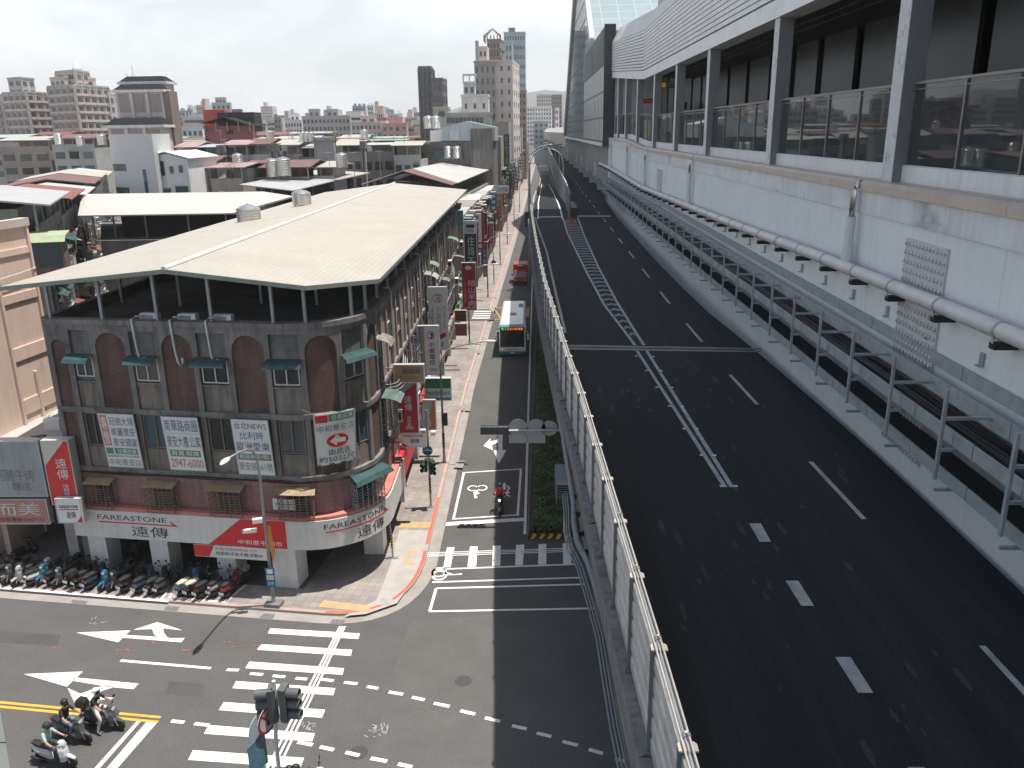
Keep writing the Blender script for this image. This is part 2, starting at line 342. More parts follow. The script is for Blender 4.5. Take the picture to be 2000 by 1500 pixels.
def line(name, pts, w, z, m, parent, closed=False):
    b = MB(); P = [gz(x, y, z) for x, y in pts]
    if closed: P.append(P[0])
    for i in range(len(P) - 1):
        d = (P[i + 1] - P[i]).normalized(); n = Vector((-d.y, d.x, 0)) * w / 2; e = d * w / 2 if (closed or len(P) > 2) else d * 0
        b.quad(P[i] - n - e * (1 if closed else 0), P[i + 1] - n + e * (1 if closed else 0), P[i + 1] + n + e * (1 if closed else 0), P[i] + n - e * (1 if closed else 0))
    for k, v in enumerate(b.v): v.z += 0.0004 * (k // 4)
    return b.build(name, m, parent)
zeb = [[(528, 1227), (703, 1237), (700, 1248), (523, 1237)], [(510, 1258), (688, 1269), (685, 1281), (502, 1269)], [(487, 1292), (672, 1305), (669, 1318), (479, 1305)], [(461, 1330), (655, 1344), (651, 1358), (454, 1344)], [(437, 1371), (635, 1386), (629, 1402), (427, 1387)], [(408, 1416), (615, 1432), (610, 1448), (398, 1433)], [(377, 1465), (594, 1480), (586, 1500), (367, 1484)], [(340, 1521), (570, 1537), (562, 1560), (330, 1543)]]
for k, q in enumerate(zeb): pxpoly('crosswalk_stripe', [q], Z4, M_paint, road)
ub = [((873, 888), (866, 880)), ((918, 933), (913, 930)), ((963, 978), (961, 977)), ((1008, 1024), (1006, 1021)), ((1052, 1067), (1051, 1067)), ((1099, 1115), (1100, 1116))]
for k, ((a, b_), (c, d)) in enumerate(ub):
    yt, yb = 1069 - 1.6 * k, 1108 - 1.3 * k
    pxpoly('crosswalk_stripe', [[(a, yt), (b_, yt - 0.4), (d, yb - 0.4), (c, yb)]], Z4, M_paint, road)
for s in (-1, 0, 1):
    line('crosswalk_edge_line', [(669 + 5 * s, 1223), (533 + 11 * s, 1500)], 0.085, Z4 + 0.008, M_paint, road)
    line('crosswalk_edge_line', [(834, 1083 + 3.2 * s), (1118, 1073.5 + 3.2 * s)], 0.075, Z4 + 0.008, M_paint, road)
line('stop_line', [(849, 1112), (1124, 1102)], 0.13, Z4, M_paint, road)
line('stop_line', [(844, 1137), (1137, 1128)], 0.13, Z4, M_paint, road)
line('box_marking', [(1143, 1141), (852, 1149), (839, 1194), (1164, 1188)], 0.14, Z4, M_paint, road)
line('waiting_box', [(906, 923), (1017.5, 916), (1011, 1005.5), (885.6, 1013.5)], 0.14, Z4, M_paint, road, closed=True)
pxpoly('stop_line', [[(870, 1020), (1023, 1011), (1023, 1017.5), (868, 1027)]], Z4, M_paint, road)
line('lane_line', [(1025, 1043), (1032.5, 780), (1038, 600), (1041, 500), (1043, 430)], 0.15, Z4 + 0.002, M_paint, road)
line('lane_line', [(235.5, 1290), (412, 1305)], 0.15, Z4, M_paint, road)
pxpoly('stop_line', [[(267, 1408.6), (275, 1408.6), (195, 1500), (184.5, 1500)], [(286, 1410), (307, 1411), (229.5, 1500), (208.5, 1500)]], Z4, M_paint, road)
line('yellow_centre_line', [(-260, 1346), (0, 1371.5), (314, 1401)], 0.13, Z4, M_yel, road)
line('yellow_centre_line', [(-260, 1354), (0, 1380), (309, 1410)], 0.13, Z4, M_yel, road)
dA = [((1475, 527), (1555, 529)), ((1627, 541), (1712, 548)), ((1775, 556), (1857, 563)), ((1925, 571), (2000, 578))]
dA = [[(0.3 * a, 1150 + 0.3 * b + (3.0 if i in (1, 2, 3) else 0)) for a, b in q] for i, q in enumerate(dA)]
d4 = [(445, 616, 503, 624), (555, 631, 620, 639), (667, 652, 722, 661), (773, 678, 843, 690), (887, 704, 948, 717), (993, 733, 1070, 749), (1123, 770, 1195, 787), (1243, 804, 1317, 822), (1375, 843, 1447, 859), (1495, 879, 1567, 896), (1622, 920, 1697, 939), (1750, 959, 1818, 979), (1880, 1003, 1947, 1024), (328, 923, 402, 937), (437, 946, 505, 961), (562, 973, 630, 988), (685, 1002, 765, 1017), (818, 1030, 888, 1045)]
dA += [[(450 + 0.4 * a, 1080 + 0.4 * b), (450 + 0.4 * c, 1080 + 0.4 * d)] for a, b, c, d in d4]
dA += [[(0.3 * a, 1150 + 0.3 * b), (0.3 * c, 1150 + 0.3 * d)] for a, b, c, d in ((1115, 860, 1200, 869), (1265, 877, 1360, 888))]
for q in dA: line('guide_dash', q, 0.17, Z4 + 0.003, M_paint, road)
def C8p(*p): return [gz(x, y, Z4) for x, y in C8(*p)]
b = MB(); b.quad(*C8p((495, 285), (850, 270), (770, 348))); b.quad(*C8p((815, 300), (1000, 311), (1030, 322), (1203, 320), (1180, 348), (797, 318)))
b.quad(*C8p((990, 262), (1062, 258), (1066, 285), (1085, 312), (1110, 322), (1030, 322), (1005, 300))); b.quad(*C8p((868, 266), (1025, 217), (1190, 270), (1062, 257), (990, 262)))
b.build('turn_arrow', M_paint, road)
b = MB(); b.quad(*C8p((155, 555), (540, 538), (435, 637))); b.quad(*C8p((490, 577), (903, 617), (870, 653), (720, 640), (470, 598)))
b.quad(*C8p((680, 628), (742, 640), (660, 665), (630, 698), (525, 683), (600, 655))); b.quad(*C8p((440, 645), (525, 683), (630, 698), (750, 711), (485, 741)))
b.build('turn_arrow', M_paint, road)
def C3p(*p): return [gz(x, y, Z4) for x, y in C3(*p)]
b = MB(); b.quad(*C3p((985, 305), (1022, 305), (1020, 440), (985, 440))); b.quad(*C3p((943, 440), (1055, 437), (988, 553))); b.quad(*C3p((855, 400), (918, 335), (915, 362), (965, 352), (985, 335), (985, 372), (930, 392), (937, 437)))
b.build('turn_arrow', M_paint, road)
def bikemark(pts_c, rw, m, parent, extra):
    b = MB()
    for cx, cy in pts_c:
        c = gz(*C3((cx, cy))[0], Z4)
        for k in range(14):
            a0, a1 = 2 * math.pi * k / 14, 2 * math.pi * (k + 1) / 14
            b.quad(*[c + Vector((math.cos(a) * r, math.sin(a) * r * 1.25, 0)) for a, r in ((a0, rw), (a1, rw), (a1, rw * 0.72), (a0, rw * 0.72))])
    for q in extra: b.quad(*C3p(*q))
    return b.build('bicycle_mark', m, parent)
bikemark([(765, 765), (845, 762)], 0.34, M_paint, road, [[(770, 815), (820, 800), (822, 812), (795, 820), (790, 832), (778, 830)], [(798, 770), (812, 770), (812, 795), (775, 815), (770, 800)], [(775, 833), (803, 830), (803, 850), (778, 852)]])
bikemark([(475, 1488), (478, 1515)], 0.40, M_paint, road, [[(500, 1490), (560, 1492), (600, 1508), (640, 1500), (640, 1512), (560, 1515), (520, 1500)], [(645, 1500), (672, 1498), (672, 1510), (645, 1512)]])
b = MB()
for q in ([(1025, 720), (1048, 720), (1048, 778), (1025, 778)], [(970, 770), (1015, 735), (1018, 748), (995, 772), (1018, 790), (1015, 800)], [(1090, 765), (1058, 735), (1058, 748), (1070, 768), (1055, 790), (1058, 800)], [(1025, 800), (1085, 795), (1085, 805), (1055, 812), (1085, 832), (1085, 842), (1030, 815)]): b.quad(*C3p(*q))
b.build('scooter_mark', M_paint, road)
# yellow bus box behind the bus, crossing of the side alley
line('bus_box', [(963, 624), (968, 601), (983, 601)], 0.2, Z4, M_yel, road); line('bus_box', [(963, 624), (980, 623)], 0.2, Z4 + 0.004, M_yel, road); line('bus_box', [(966, 604), (978, 622)], 0.12, Z4 + 0.008, M_yel, road)
pxpoly('bus_box', [[(1029, 600), (1034, 600), (1033, 619), (1028, 619)]], Z4, M_yel, road)
alley = pxpoly('side_alley', [[(905, 604), (958, 604), (966, 612), (966, 624), (955, 626), (890, 627)]], 0.15, M_asph, None); tag(alley, kind='structure')
for k in range(4):
    y = 607 + 4.4 * k
    pxpoly('crosswalk_stripe', [[(927 - 1.6 * k, y), (960 - k, y), (959 - k, y + 2), (926 - 1.6 * k, y + 2)]], 0.156, M_paint, alley)
# chalk scribbles, red spray dabs and the patch seam on the asphalt
b = MB(); rnd = random.Random(3)
for cx, cy, n in ((600, 1420, 14), (742, 1425, 26), (735, 1432, 10), (190, 1213, 8)):
    for k in range(n):
        p = gz(cx + rnd.uniform(-16, 16), cy + rnd.uniform(-8, 8), Z4); a = rnd.uniform(0, 3.1); l = rnd.uniform(0.05, 0.2); w = 0.012
        d = Vector((math.cos(a), math.sin(a), 0)); n_ = Vector((-d.y, d.x, 0)) * w; b.quad(p - n_, p + d * l - n_, p + d * l + n_, p + n_)
b.build('chalk_scribble', M_paintold, road)
b = MB()
for u, v, w, h in ((800, 400, 90, 12), (1255, 400, 150, 12), (1000, 350, 50, 10), (1480, 345, 60, 8), (1550, 372, 90, 8), (1680, 370, 80, 8), (370, 382, 60, 8), (1100, 385, 40, 5), (860, 402, 40, 5), (1850, 345, 60, 6)):
    for k in range(5):
        uu, vv = u + rnd.uniform(-w, w) * 0.45, v + rnd.uniform(-h, h) * 0.4; ww, hh = w * rnd.uniform(.08, .3), h * rnd.uniform(.15, .4)
        b.quad(*[q + Vector((0, 0, 0.0003 * k)) for q in C8p((uu - ww, vv), (uu, vv - hh), (uu + ww, vv), (uu, vv + hh))])
b.build('red_spray', mat('faded red spray', (0.36, 0.10, 0.08), 0.9, 0.3, 3), road)
pxpoly('asphalt_patch', [[(800, 1215), (960, 1200), (1180, 1200), (1240, 1520), (720, 1520), (745, 1400), (775, 1290)]], .0065, mat('newer asphalt', (0.108, 0.106, 0.104), 0.9, 0.12, 0.6, grain=0.22, spec=0.2), road)
pxpoly('asphalt_patch', [[(-40, 1230), (120, 1240), (110, 1262), (-40, 1252)], [(330, 1330), (400, 1336), (396, 1362), (322, 1356)]], .0066, mat('older asphalt', (0.082, 0.081, 0.08), 0.9, 0.15, 0.6, grain=0.22, spec=0.2), road)
b = MB(); [b.lathe([(.34, 0), (.34, .008), (.01, .009)], gz(x, y, .005), 20) for x, y in ((905, 1330), (215, 1395), (1000, 780), (700, 1470))]; b.build('manhole_cover', mat('iron cover', (.06, .06, .06), .7, .2, 8), road)
# ---------------------------------------------------------------- planting strip beside the viaduct
isl = [(-0.38, 40.15), (2.3, 40.15), (2.6, 60), (3.0, 97), (0.35, 97), (0.05, 70)]
island = flat('planting_strip', isl, 0.16, mat('planting soil', (0.08, 0.065, 0.05), 0.95, 0.3, 2), th=0.15)
b = MB(); b.box(-0.4, 2.32, 39.95, 40.15, 0.004, 0.24); b.build('kerb', mat('black kerb paint', (0.03, 0.03, 0.03), 0.7, 0.3, 3), island)
b = MB()
for k in range(6): x = -0.28 + 0.45 * k; b.add([(x, 39.945, 0.02), (x + 0.2, 39.945, 0.02), (x + 0.34, 39.945, 0.244), (x + 0.14, 39.945, 0.244), (x + 0.34, 40.14, 0.244), (x + 0.14, 40.14, 0.244)], [[0, 1, 2, 3], [3, 2, 4, 5]])
b.build('kerb_stripe', mat('orange yellow kerb paint', (0.62, 0.30, 0.035), 0.7, 0.15, 3), island)
b = MB(); b.add([(-0.44, 40.0, 0.004), (-0.36, 40.0, 0.2), (0.07, 70, 0.2), (-0.02, 70, 0.004), (0.34, 97, 0.004), (0.4, 97, 0.2)], [[0, 1, 2, 3], [3, 2, 5, 4]]); b.build('kerb', M_concd, island)
def leaves(name, region, n, h, size, m, label=None, zmin=0.15, rnd=random.Random(5)):
    b = MB()
    for k in range(n):
        x, y, z = region(rnd)
        a = rnd.uniform(0, 6.28); t = rnd.uniform(-0.7, 0.7); l = size * rnd.uniform(0.6, 1.3)
        d = Vector((math.cos(a), math.sin(a), t)).normalized() * l; s = Vector((-math.sin(a), math.cos(a), rnd.uniform(-0.5, 0.5))).normalized() * l * 0.38
        p = Vector((x, y, z)); b.m = rnd.randrange(len(m)); b.add([p - d, p + s, p + d, p - s], [[0, 1, 2, 3]])
    return b.build(name, m)
M_leaf = [mat('leaf dark', (0.05, 0.085, 0.035), 0.7, 0.3, 4), mat('leaf mid', (0.085, 0.135, 0.05), 0.65, 0.3, 4), mat('leaf light', (0.14, 0.19, 0.065), 0.6, 0.3, 4)]
def hedge(r):
    y = 40.4 + 56 * (r.random() ** 1.7); u = r.random()
    x0 = lerp([(40, -0.2), (70, 0.2), (97, 0.5)], y); x1 = lerp([(40, 2.15), (60, 2.5), (97, 2.9)], y)
    x = x0 + (x1 - x0) * u; e = min(u, 1 - u) * 2
    hh = 0.35 + 0.35 * (0.5 + 0.5 * math.sin(x * 3.1 + 1.3 * math.sin(y * 1.7)) * math.sin(y * 2.3)); hh *= min(1, 0.45 + e * 2)
    return x, y, 0.18 + hh * r.random() ** 0.5
tag(leaves('hedge', hedge, 22000, 0.6, 0.12, [M_leaf[0], M_leaf[0], M_leaf[1], M_leaf[1], M_leaf[2]]), kind='stuff')
v = thing('vent_cabinet', 'dark louvred metal cabinet standing in the hedge under the viaduct', 'cabinet', (1.75, 44.5, 0.16), wcoord=True)
b = MB(); b.box(1.2, 2.3, 43.2, 45.8, 0.16, 1.9); b.build('case', M_steel, v)
b = MB(); [b.add([(1.25, 43.195, 0.3 + k * .14), (2.25, 43.195, 0.3 + k * .14), (2.25, 43.12, 0.24 + k * .14), (1.25, 43.12, 0.24 + k * .14), (1.25, 43.195, .22 + k * .14), (2.25, 43.195, .22 + k * .14)], [[0, 1, 2, 3], [3, 2, 5, 4]]) for k in range(11)]; b.build('louvre', M_black, v)
# ---------------------------------------------------------------- the viaduct
DZ = 10.8
XF = lambda y: lerp([(-20, 2.9), (12, 2.08), (21, 1.76), (27, 1.55), (32, 1.29), (48, 0.66), (66, 0.25), (81, -0.02), (105, -0.35)], y)
XW = lambda y: lerp([(-30, 11.7), (20, 11.35), (36, 11.1), (50, 10.9), (130, 11.0)], y)
ys = [-20, 0, 12, 21, 27, 32, 48, 66, 81, 105]
left = [(XF(y) + 0.02, y) for y in ys]
deck = flat('viaduct_deck', left + [(4.3, 105), (4.8, 120), (5.6, 200), (6.5, 330), (15, 900), (27, 900), (14.5, 330), (12.0, 140), (10.9, 128), (10.1, 100), (9.9, 65), (9.95, 55), (10.1, 47), (10.42, 41.5), (10.66, 36.5), (10.9, 30), (11.05, 25), (11.06, -20)], DZ, M_asph2, th=0.25)
b = MB()
for (y0, y1) in zip(ys, ys[1:]):
    def sec(y):
        x = XF(y); return [(x - 0.30, y, 9.75), (x - 0.30, y, 10.42), (x - 0.02, y, 10.46), (x + 0.05, y, 10.55), (x + 0.05, y, 10.1), (2.6 + x * 0.3, y, 8.6), (8.6, y, 8.6), (9.7, y, 10.0), (x + 0.3, y, 10.0), (x + 0.2, y, 9.3), (x - 0.3, y, 9.3)]
    b.loft([sec(y0), sec(y1)])
g = b.build('viaduct_girder', mat('weathered parapet concrete', (.19, .19, .185), .9, .3, 1.2, streak=.35, grain=.15, stain=(.09, .09, .09)), deck)
b = MB()
for (y0, y1) in zip(ys, ys[1:]): b.loft([[(XF(y) + 0.10, y, DZ - .02), (XF(y) + 0.40, y, DZ - .02), (XF(y) + 0.36, y, DZ + 0.2), (XF(y) + 0.12, y, DZ + 0.2)] for y in (y0, y1)])
b.build('kerb', M_concl, deck)
for y in (-8, 30, 66, 102, 140): b = MB(); b.box(4.2, 8.2, y - 1.2, y + 1.2, 0, 8.7); b.build('pier', M_conc, deck)
def vline(name, pts, w, m, z=DZ + 0.006): return line(name, pts, w, z, m, deck)
M_paintv = mat('viaduct lane paint', (0.33, 0.355, 0.365), 0.8, 0.35, 2.2, grain=0.15)
vline('lane_line', [(1045, 424), (1051, 445), (1067, 489), (1085, 570), (1104, 650)], 0.16, M_paintv)
C2 = lambda a, b: (1000 + 0.25 * a, 650 + 0.25 * b)
vline('lane_line', [(1099, 424), (1108, 455), (1145, 530), (1180, 595), (1226, 655), (1240, 674)], 0.15, M_paintv, DZ + .010); vline('lane_line', [(1128, 424), (1139, 455), (1168, 520), (1205, 590), (1246, 656), (1258, 674)], 0.15, M_paintv, DZ + .010)
vline('lane_line', [C2(977, 140), C2(1665, 1205)], 0.14, M_paintv, DZ + .010); vline('lane_line', [C2(1052, 140), C2(1718, 1205)], 0.14, M_paintv, DZ + .010)
hp = []
for k in range(38):
    t = k / 38; Y = 41.5 + 59 * t
    xl = lerp([(40, 4.95), (41.7, 4.85), (49.6, 4.29), (62, 3.98), (86.5, 3.53), (103, 3.5)], Y); xr = lerp([(40, 5.38), (50.3, 5.14), (64.4, 5.04), (86.3, 5.17), (103, 5.2)], Y); xm = (xl + xr) / 2
    hp.append([(xl + .1, Y), (xm - .1, Y + 0.12), (xm, Y + .35), (xm + .1, Y + .12), (xr - .1, Y), (xr - .1, Y + .5), (xm + .1, Y + .62), (xm, Y + .85), (xm - .1, Y + .62), (xl + .1, Y + .5)])
b = MB()
for q in hp: b.quad(*[(x, y, DZ + 0.005) for x, y in q])
b.build('chevron_hatching', mat('worn hatching paint', (0.22, 0.24, 0.25), 0.8, 0.4, 2.2, grain=0.2), deck)
for y0, y1 in [(44.25, 40.14), (34.36, 30.32), (24.57, 20.52), (14.76, 10.7), (5, 1)] + [(44.25 + 9.35 * k, 40.3 + 9.35 * k) for k in range(1, 31)]:
    X = lambda y: lerp([(0, 9.5), (14.8, 9.11), (24.6, 8.77), (34, 8.45), (50, 8.27), (100, 8.4), (145, 8.56), (175, 8.79), (244, 9.21), (320, 9.6)], y)
    b = MB(); b.quad((X(y1) - .07, y1, DZ + .006), (X(y1) + .07, y1, DZ + .006), (X(y0) + .07, y0, DZ + .006), (X(y0) - .07, y0, DZ + .006)); b.build('lane_dash', M_paintv, deck)
for q in ([(1463, 1022), (1486, 1022), (1506, 1058), (1484, 1058)], [(1534, 1134), (1559, 1134), (1590, 1183), (1565, 1183)], [(1631, 1283), (1661, 1283), (1706, 1353), (1676, 1353)], [(1772, 1498), (1805, 1498), (1870, 1590), (1835, 1590)]):
    pxpoly('lane_dash', [q], DZ + .006, M_paintv, deck)
b = MB()
for s in (0, 1): b.quad(*[gz(x, y, DZ + .008) for x, y in ((1106, 673 + 5.5 * s), (1485, 680 + 5 * s), (1488, 683 + 5 * s), (1107, 677 + 5.5 * s))])
b.build('expansion_joint', mat('joint steel', (0.17, 0.18, 0.185), 0.6, 0.3, 3), deck)
pxpoly('expansion_joint', [[(1050, 423), (1099, 422), (1099, 424), (1050, 425)], [(1128, 421), (1192, 421), (1193, 423), (1128, 423)]], DZ + .012, M_paintold, deck)
b = MB(); rnd = random.Random(11)      # road studs and the grey scuffs on the deck
for u, v in ((970, 180), (1102, 185), (1050, 295), (1167, 297), (1130, 425), (1250, 427), (1230, 573), (1332, 576), (1345, 748), (1442, 748), (1480, 955), (1582, 957), (1638, 1197), (1747, 1197), (505, 302), (725, 1015)): b.cbox(gz(*C2(u, v), DZ + .012), 0.11, 0.10, 0.02)
b.build('road_stud', mat('road stud', (0.6, 0.6, 0.58), 0.4, 0), deck)
b = MB()
for k in range(110):
    X, Y = rnd.gauss(5.2, 2.2), rnd.uniform(10, 42)
    if not (XF(Y) + 1 < X < 10): continue
    n = 7; s = rnd.uniform(0.02, 0.12); e = rnd.uniform(1.5, 6)
    b.quad(*[(X + s * rnd.uniform(.5, 1) * math.cos(6.28 * i / n), Y + s * e * rnd.uniform(.5, 1) * math.sin(6.28 * i / n), DZ + .0045 + 0.00002 * k) for i in range(n)])
b.build('scuff_mark', mat('scuffed asphalt', (0.037, 0.041, 0.044), 0.9, 0.3, 6, grain=0.3), deck)
# the slip road going down to the street
rp_ = [(100.9, 10.8), (112, 10.8), (130, 10.35), (330, 1.2), (380, 0.05), (420, 0.03)]
b = MB(); XA = lambda y: lerp([(100, 0.0), (108, 0.16), (180, 0.6), (330, 3.0), (420, 4)], y); XB = lambda y: lerp([(100, 4.35), (120, 4.9), (200, 5.4), (330, 7.3), (420, 8)], y)
for (y0, z0), (y1, z1) in zip(rp_, rp_[1:]): b.quad((XA(y0), y0, z0 + .004), (XB(y0), y0, z0 + .004), (XB(y1), y1, z1 + .004), (XA(y1), y1, z1 + .004))
ramp = tag(b.build('slip_road', M_asph2), kind='structure')
for nm, off, side in (('lane_line', 0.45, 0), ('lane_line', -1.0, 1)):
    b = MB()
    for (y0, z0), (y1, z1) in zip(rp_[:4], rp_[1:4]):
        f = (lambda y: XA(y) + .45) if not side else (lambda y: lerp([(100, 3.45), (125, 3.75), (200, 3.9), (330, 6)], y))
        b.quad((f(y0), y0, z0 + .012), (f(y0) + .16, y0, z0 + .012), (f(y1) + .16, y1, z1 + .012), (f(y1), y1, z1 + .012))
    b.build(nm, M_paint, ramp)
b = MB()
for (y0, z0), (y1, z1) in zip(rp_[:5], rp_[1:5]):
    b.loft([[(XA(y) - .3, y, max(z - 2.5, -.2)), (XA(y) - .02, y, max(z - 2.5, -.2)), (XA(y) - .05, y, z + .9), (XA(y) - .25, y, z + .9)] for y, z in ((y0, z0), (y1, z1))])
b.build('parapet', M_conc, ramp)
w = thing('noise_wall', 'tall grey noise wall splitting the slip road from the elevated lanes', 'wall', (4.6, 102, DZ), wcoord=True)
yw = [102, 112, 124, 140, 165, 200, 250, 330, 450]; XM = lambda y: lerp([(102, 4.35), (124, 4.75), (140, 4.9), (200, 5.4), (330, 6.4), (450, 8)], y)
for y0, y1 in zip(yw, yw[1:]):
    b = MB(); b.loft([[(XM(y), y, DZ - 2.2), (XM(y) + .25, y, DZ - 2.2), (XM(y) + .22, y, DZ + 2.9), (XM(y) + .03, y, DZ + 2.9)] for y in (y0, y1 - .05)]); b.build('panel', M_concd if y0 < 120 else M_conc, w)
for k in range(24): y = 103 + 9 * k; b = MB(); b.box(XM(y) - .09, XM(y) - .004, y - .07, y + .07, DZ - 1, DZ + 3); b.build('post', M_steel, w)
for k in range(6):
    t = thing('delineator_post', 'orange flexible delineator post on the hatched gore, in a row before the grey wall', 'delineator', (4.15 + .06 * k, 100.8 - 2.2 * k, DZ), group='orange delineator posts on the gore')
    b = MB(); b.lathe([(.1, 0), (.1, .03), (.05, .05), (.045, .7), (.03, .75)], (0, 0, 0), 8); b.build('post', mat('orange plastic', (0.45, 0.10, 0.035), 0.5, 0.1, 4), t)
# noise fence along the outer edge
fen = thing('noise_fence', 'pale metal noise fence of ribbed panels along the outer edge of the elevated road', 'fence', (2.08, 12, 10.45), wcoord=True)
M_fp = mat('fence panel', (0.50, 0.50, 0.495), 0.40, 0.2, 1.2, metal=0.45, streak=0.25); M_plate = mat('cream plate', (0.44, 0.40, 0.355), 0.6, 0.2, 4)
fy = [5.0 + 2.36 * k for k in range(41)]
def curvebars(name, offs, y0, y1, r, m, parent, n=6):
    b = MB()
    yy = [y0 + (y1 - y0) * i / 40 for i in range(41)]
    for dx, z in offs: b.tube([(XF(y) + dx, y, z) for y in yy], r, n)
    return b.build(name, m, parent, smooth=True)
for k in range(len(fy) - 1):
    y0, y1 = fy[k] + .04, fy[k + 1] - .04; x0, x1 = XF(y0), XF(y1); b = MB()
    for j in range(5):
        za, zb = 10.5 + j * .42, 10.5 + (j + 1) * .42 - .02
        pr = [(-.01, za), (-.085, za + .05), (-.085, zb - .09), (-.01, zb - .02), (-.01, zb), (.05, zb), (.05, za)]
        b.loft([[(x + dx, y, z) for dx, z in pr] for x, y in ((x0, y0), (x1, y1))])
    b.build('panel', M_fp, fen)
for y in fy:
    x = XF(y); b = MB(); b.cbox((x - .06, y, 11.52), .17, .06, 2.12); b.cbox((x - .1, y, 10.5), .18, .2, .06)
    p = b.build('post', mat('fence post steel', (.16, .18, .19), .5, .12, 3), fen)
    b = MB(); b.prism([(x - .14, y - .10), (x + .14, y - .10), (x + .14, y + .05), (x + .10, y + .10), (x - .10, y + .10), (x - .14, y + .05)], 12.60, 12.63); b.build('cap_plate', M_plate, p)
    b = MB()
    for j in range(10):
        a0, a1 = 2 * math.pi * j / 10, 2 * math.pi * (j + 1) / 10
        b.tube([(x + .06 * math.cos(a0), y + .15, 12.69 + .06 * math.sin(a0)), (x + .06 * math.cos(a1), y + .15, 12.69 + .06 * math.sin(a1))], .014, 5)
    b.build('eye_bolt', M_stain, p)
curvebars('top_rod', [(-.07, 12.67)], fy[0], fy[-1], .017, M_plate, fen); curvebars('top_rod', [(.05, 12.67)], fy[0], fy[-1], .02, M_plate, fen); curvebars('top_rod', [(-.01, 12.66)], fy[0], fy[-1], .012, M_steel, fen)
pp = [(1262, 1580), (1240, 1488), (1222, 1410), (1207, 1330), (1190, 1235), (1165, 1150), (1148, 1098), (1128, 1060), (1121, 1025), (1120, 985), (1116, 955), (1106, 895), (1096, 830), (1085, 765), (1074, 705), (1063, 640), (1054, 580), (1047, 520), (1042, 470)]
pl = thing('pipe_run', 'grey drain pipe with thin conduits clipped under the outer edge of the elevated road', 'pipe', (1.8, 13, 9.6), wcoord=True)
P = [gz(x, y, 9.7) for x, y in pp]
b = MB(); b.tube(P, .085, 10); b.build('pipe', mat('grey pipe', (0.17, 0.20, 0.21), 0.5, 0.12, 3), pl, smooth=True)
for k in range(3): b = MB(); b.tube([p + Vector((-.15 - .07 * k, 0, -.12 - .03 * k)) for p in P[:11]], .028, 6); b.build('conduit', mat('dark conduit', (.13, .15, .16), .5, .1, 3), pl, smooth=True)
for k in range(0, 15, 1): p = (P[k] + P[k + 1]) / 2; b = MB(); b.cbox(p + Vector((.1, 0, 0)), .3, .07, .16); b.build('clamp', M_black, pl)
# ================================================================ CORNER BUILDING
U1 = Vector((0.9914, -0.1309, 0)); U2 = Vector((-0.0124, 1, 0)).normalized()
PA = Vector((-22.42, 36.32, 0)); PC = Vector((-7.55, 34.36, 0)); TL = 3.6
L1 = (PC - PA).length - TL; P1 = PA + U1 * L1; P2 = PC + U2 * TL
_ang = math.acos(max(-1, min(1, U1.dot(U2)))); _r = TL / math.tan((math.pi - _ang) / 2 if False else _ang / 2) if False else TL / math.tan(_ang / 2)
LARC = _r * _ang
S2 = L1 + LARC; SEND = S2 + 59.4
NL1 = Vector((U1.y, -U1.x, 0)); CEN = P1 - NL1 * _r
def fac(s, n, z):
    """facade path: s metres along (front, round corner, street side), n metres out, z up"""
    if s <= L1: p, nn = PA + U1 * s, NL1
    elif s <= S2:
        a = math.atan2(NL1.y, NL1.x) + (s - L1) / _r; nn = Vector((math.cos(a), math.sin(a), 0)); p = CEN + nn * _r
    else: nn = Vector((U2.y, -U2.x, 0)); p = P2 + U2 * (s - S2)
    q = p + nn * n; return Vector((q.x, q.y, z))
def FB(): return MB(fac)
def seg(b, s0, s1, n0, n1, z0, z1):
    nx = max(1, int((min(s1, S2) - max(s0, L1)) / 0.45) + 1) if s1 > L1 and s0 < S2 else 1
    if s0 < L1 - .01 and s1 > S2: nx = max(nx, int((s1 - s0) / .6))
    return b.box(s0, s1, n0, n1, z0, z1, nx)
cb = thing('corner_building', 'four storey corner block with arched brick panels, round corner and pale metal roof', 'building', (-15, 45, 0), wcoord=True)
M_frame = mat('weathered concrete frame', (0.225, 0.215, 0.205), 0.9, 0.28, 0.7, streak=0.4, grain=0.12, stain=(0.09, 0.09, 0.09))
M_brick = tilemat('brown brick', (0.165, 0.085, 0.07), (0.12, 0.068, 0.058), (0.085, 0.065, 0.06), 0.21, 0.065, 0.009, var=0.3, scale=0.9, streak=0.3, rough=0.85)
M_gtile = tilemat('grey facing tile', (0.20, 0.20, 0.19), (0.165, 0.165, 0.16), (0.10, 0.10, 0.10), 0.22, 0.07, 0.01, var=0.25, scale=0.7, streak=0.4, rough=0.75)
M_panel = mat('stained render', (0.25, 0.225, 0.195), 0.9, 0.25, 0.9, streak=0.5, grain=0.08)
M_pink = tilemat('pink facing tile', (0.30, 0.17, 0.165), (0.26, 0.145, 0.14), (0.20, 0.11, 0.105), 0.11, 0.24, 0.012, var=0.18, scale=0.8, streak=0.25, rough=0.6, offset=0.0)
M_rtile = tilemat('dark red border tile', (0.17, 0.045, 0.045), (0.14, 0.04, 0.04), (0.28, 0.2, 0.19), 0.16, 0.16, 0.03, offset=0.0, var=0.1)
M_beige = tilemat('beige facing tile', (0.52, 0.45, 0.36), (0.46, 0.40, 0.32), (0.32, 0.28, 0.24), 0.22, 0.07, 0.01, var=0.25, scale=0.6, streak=0.4)
M_teal = mat('green awning sheet', (0.035, 0.085, 0.085), 0.45, 0.25, 2, streak=0.3)
M_tealp = mat('faded green awning sheet', (0.13, 0.185, 0.18), 0.5, 0.25, 2)
M_alu = mat('aluminium frame', (0.58, 0.60, 0.60), 0.4, 0.08, 4, metal=0.3)
M_rust = mat('rusty bars', (0.20, 0.14, 0.10), 0.8, 0.3, 5)
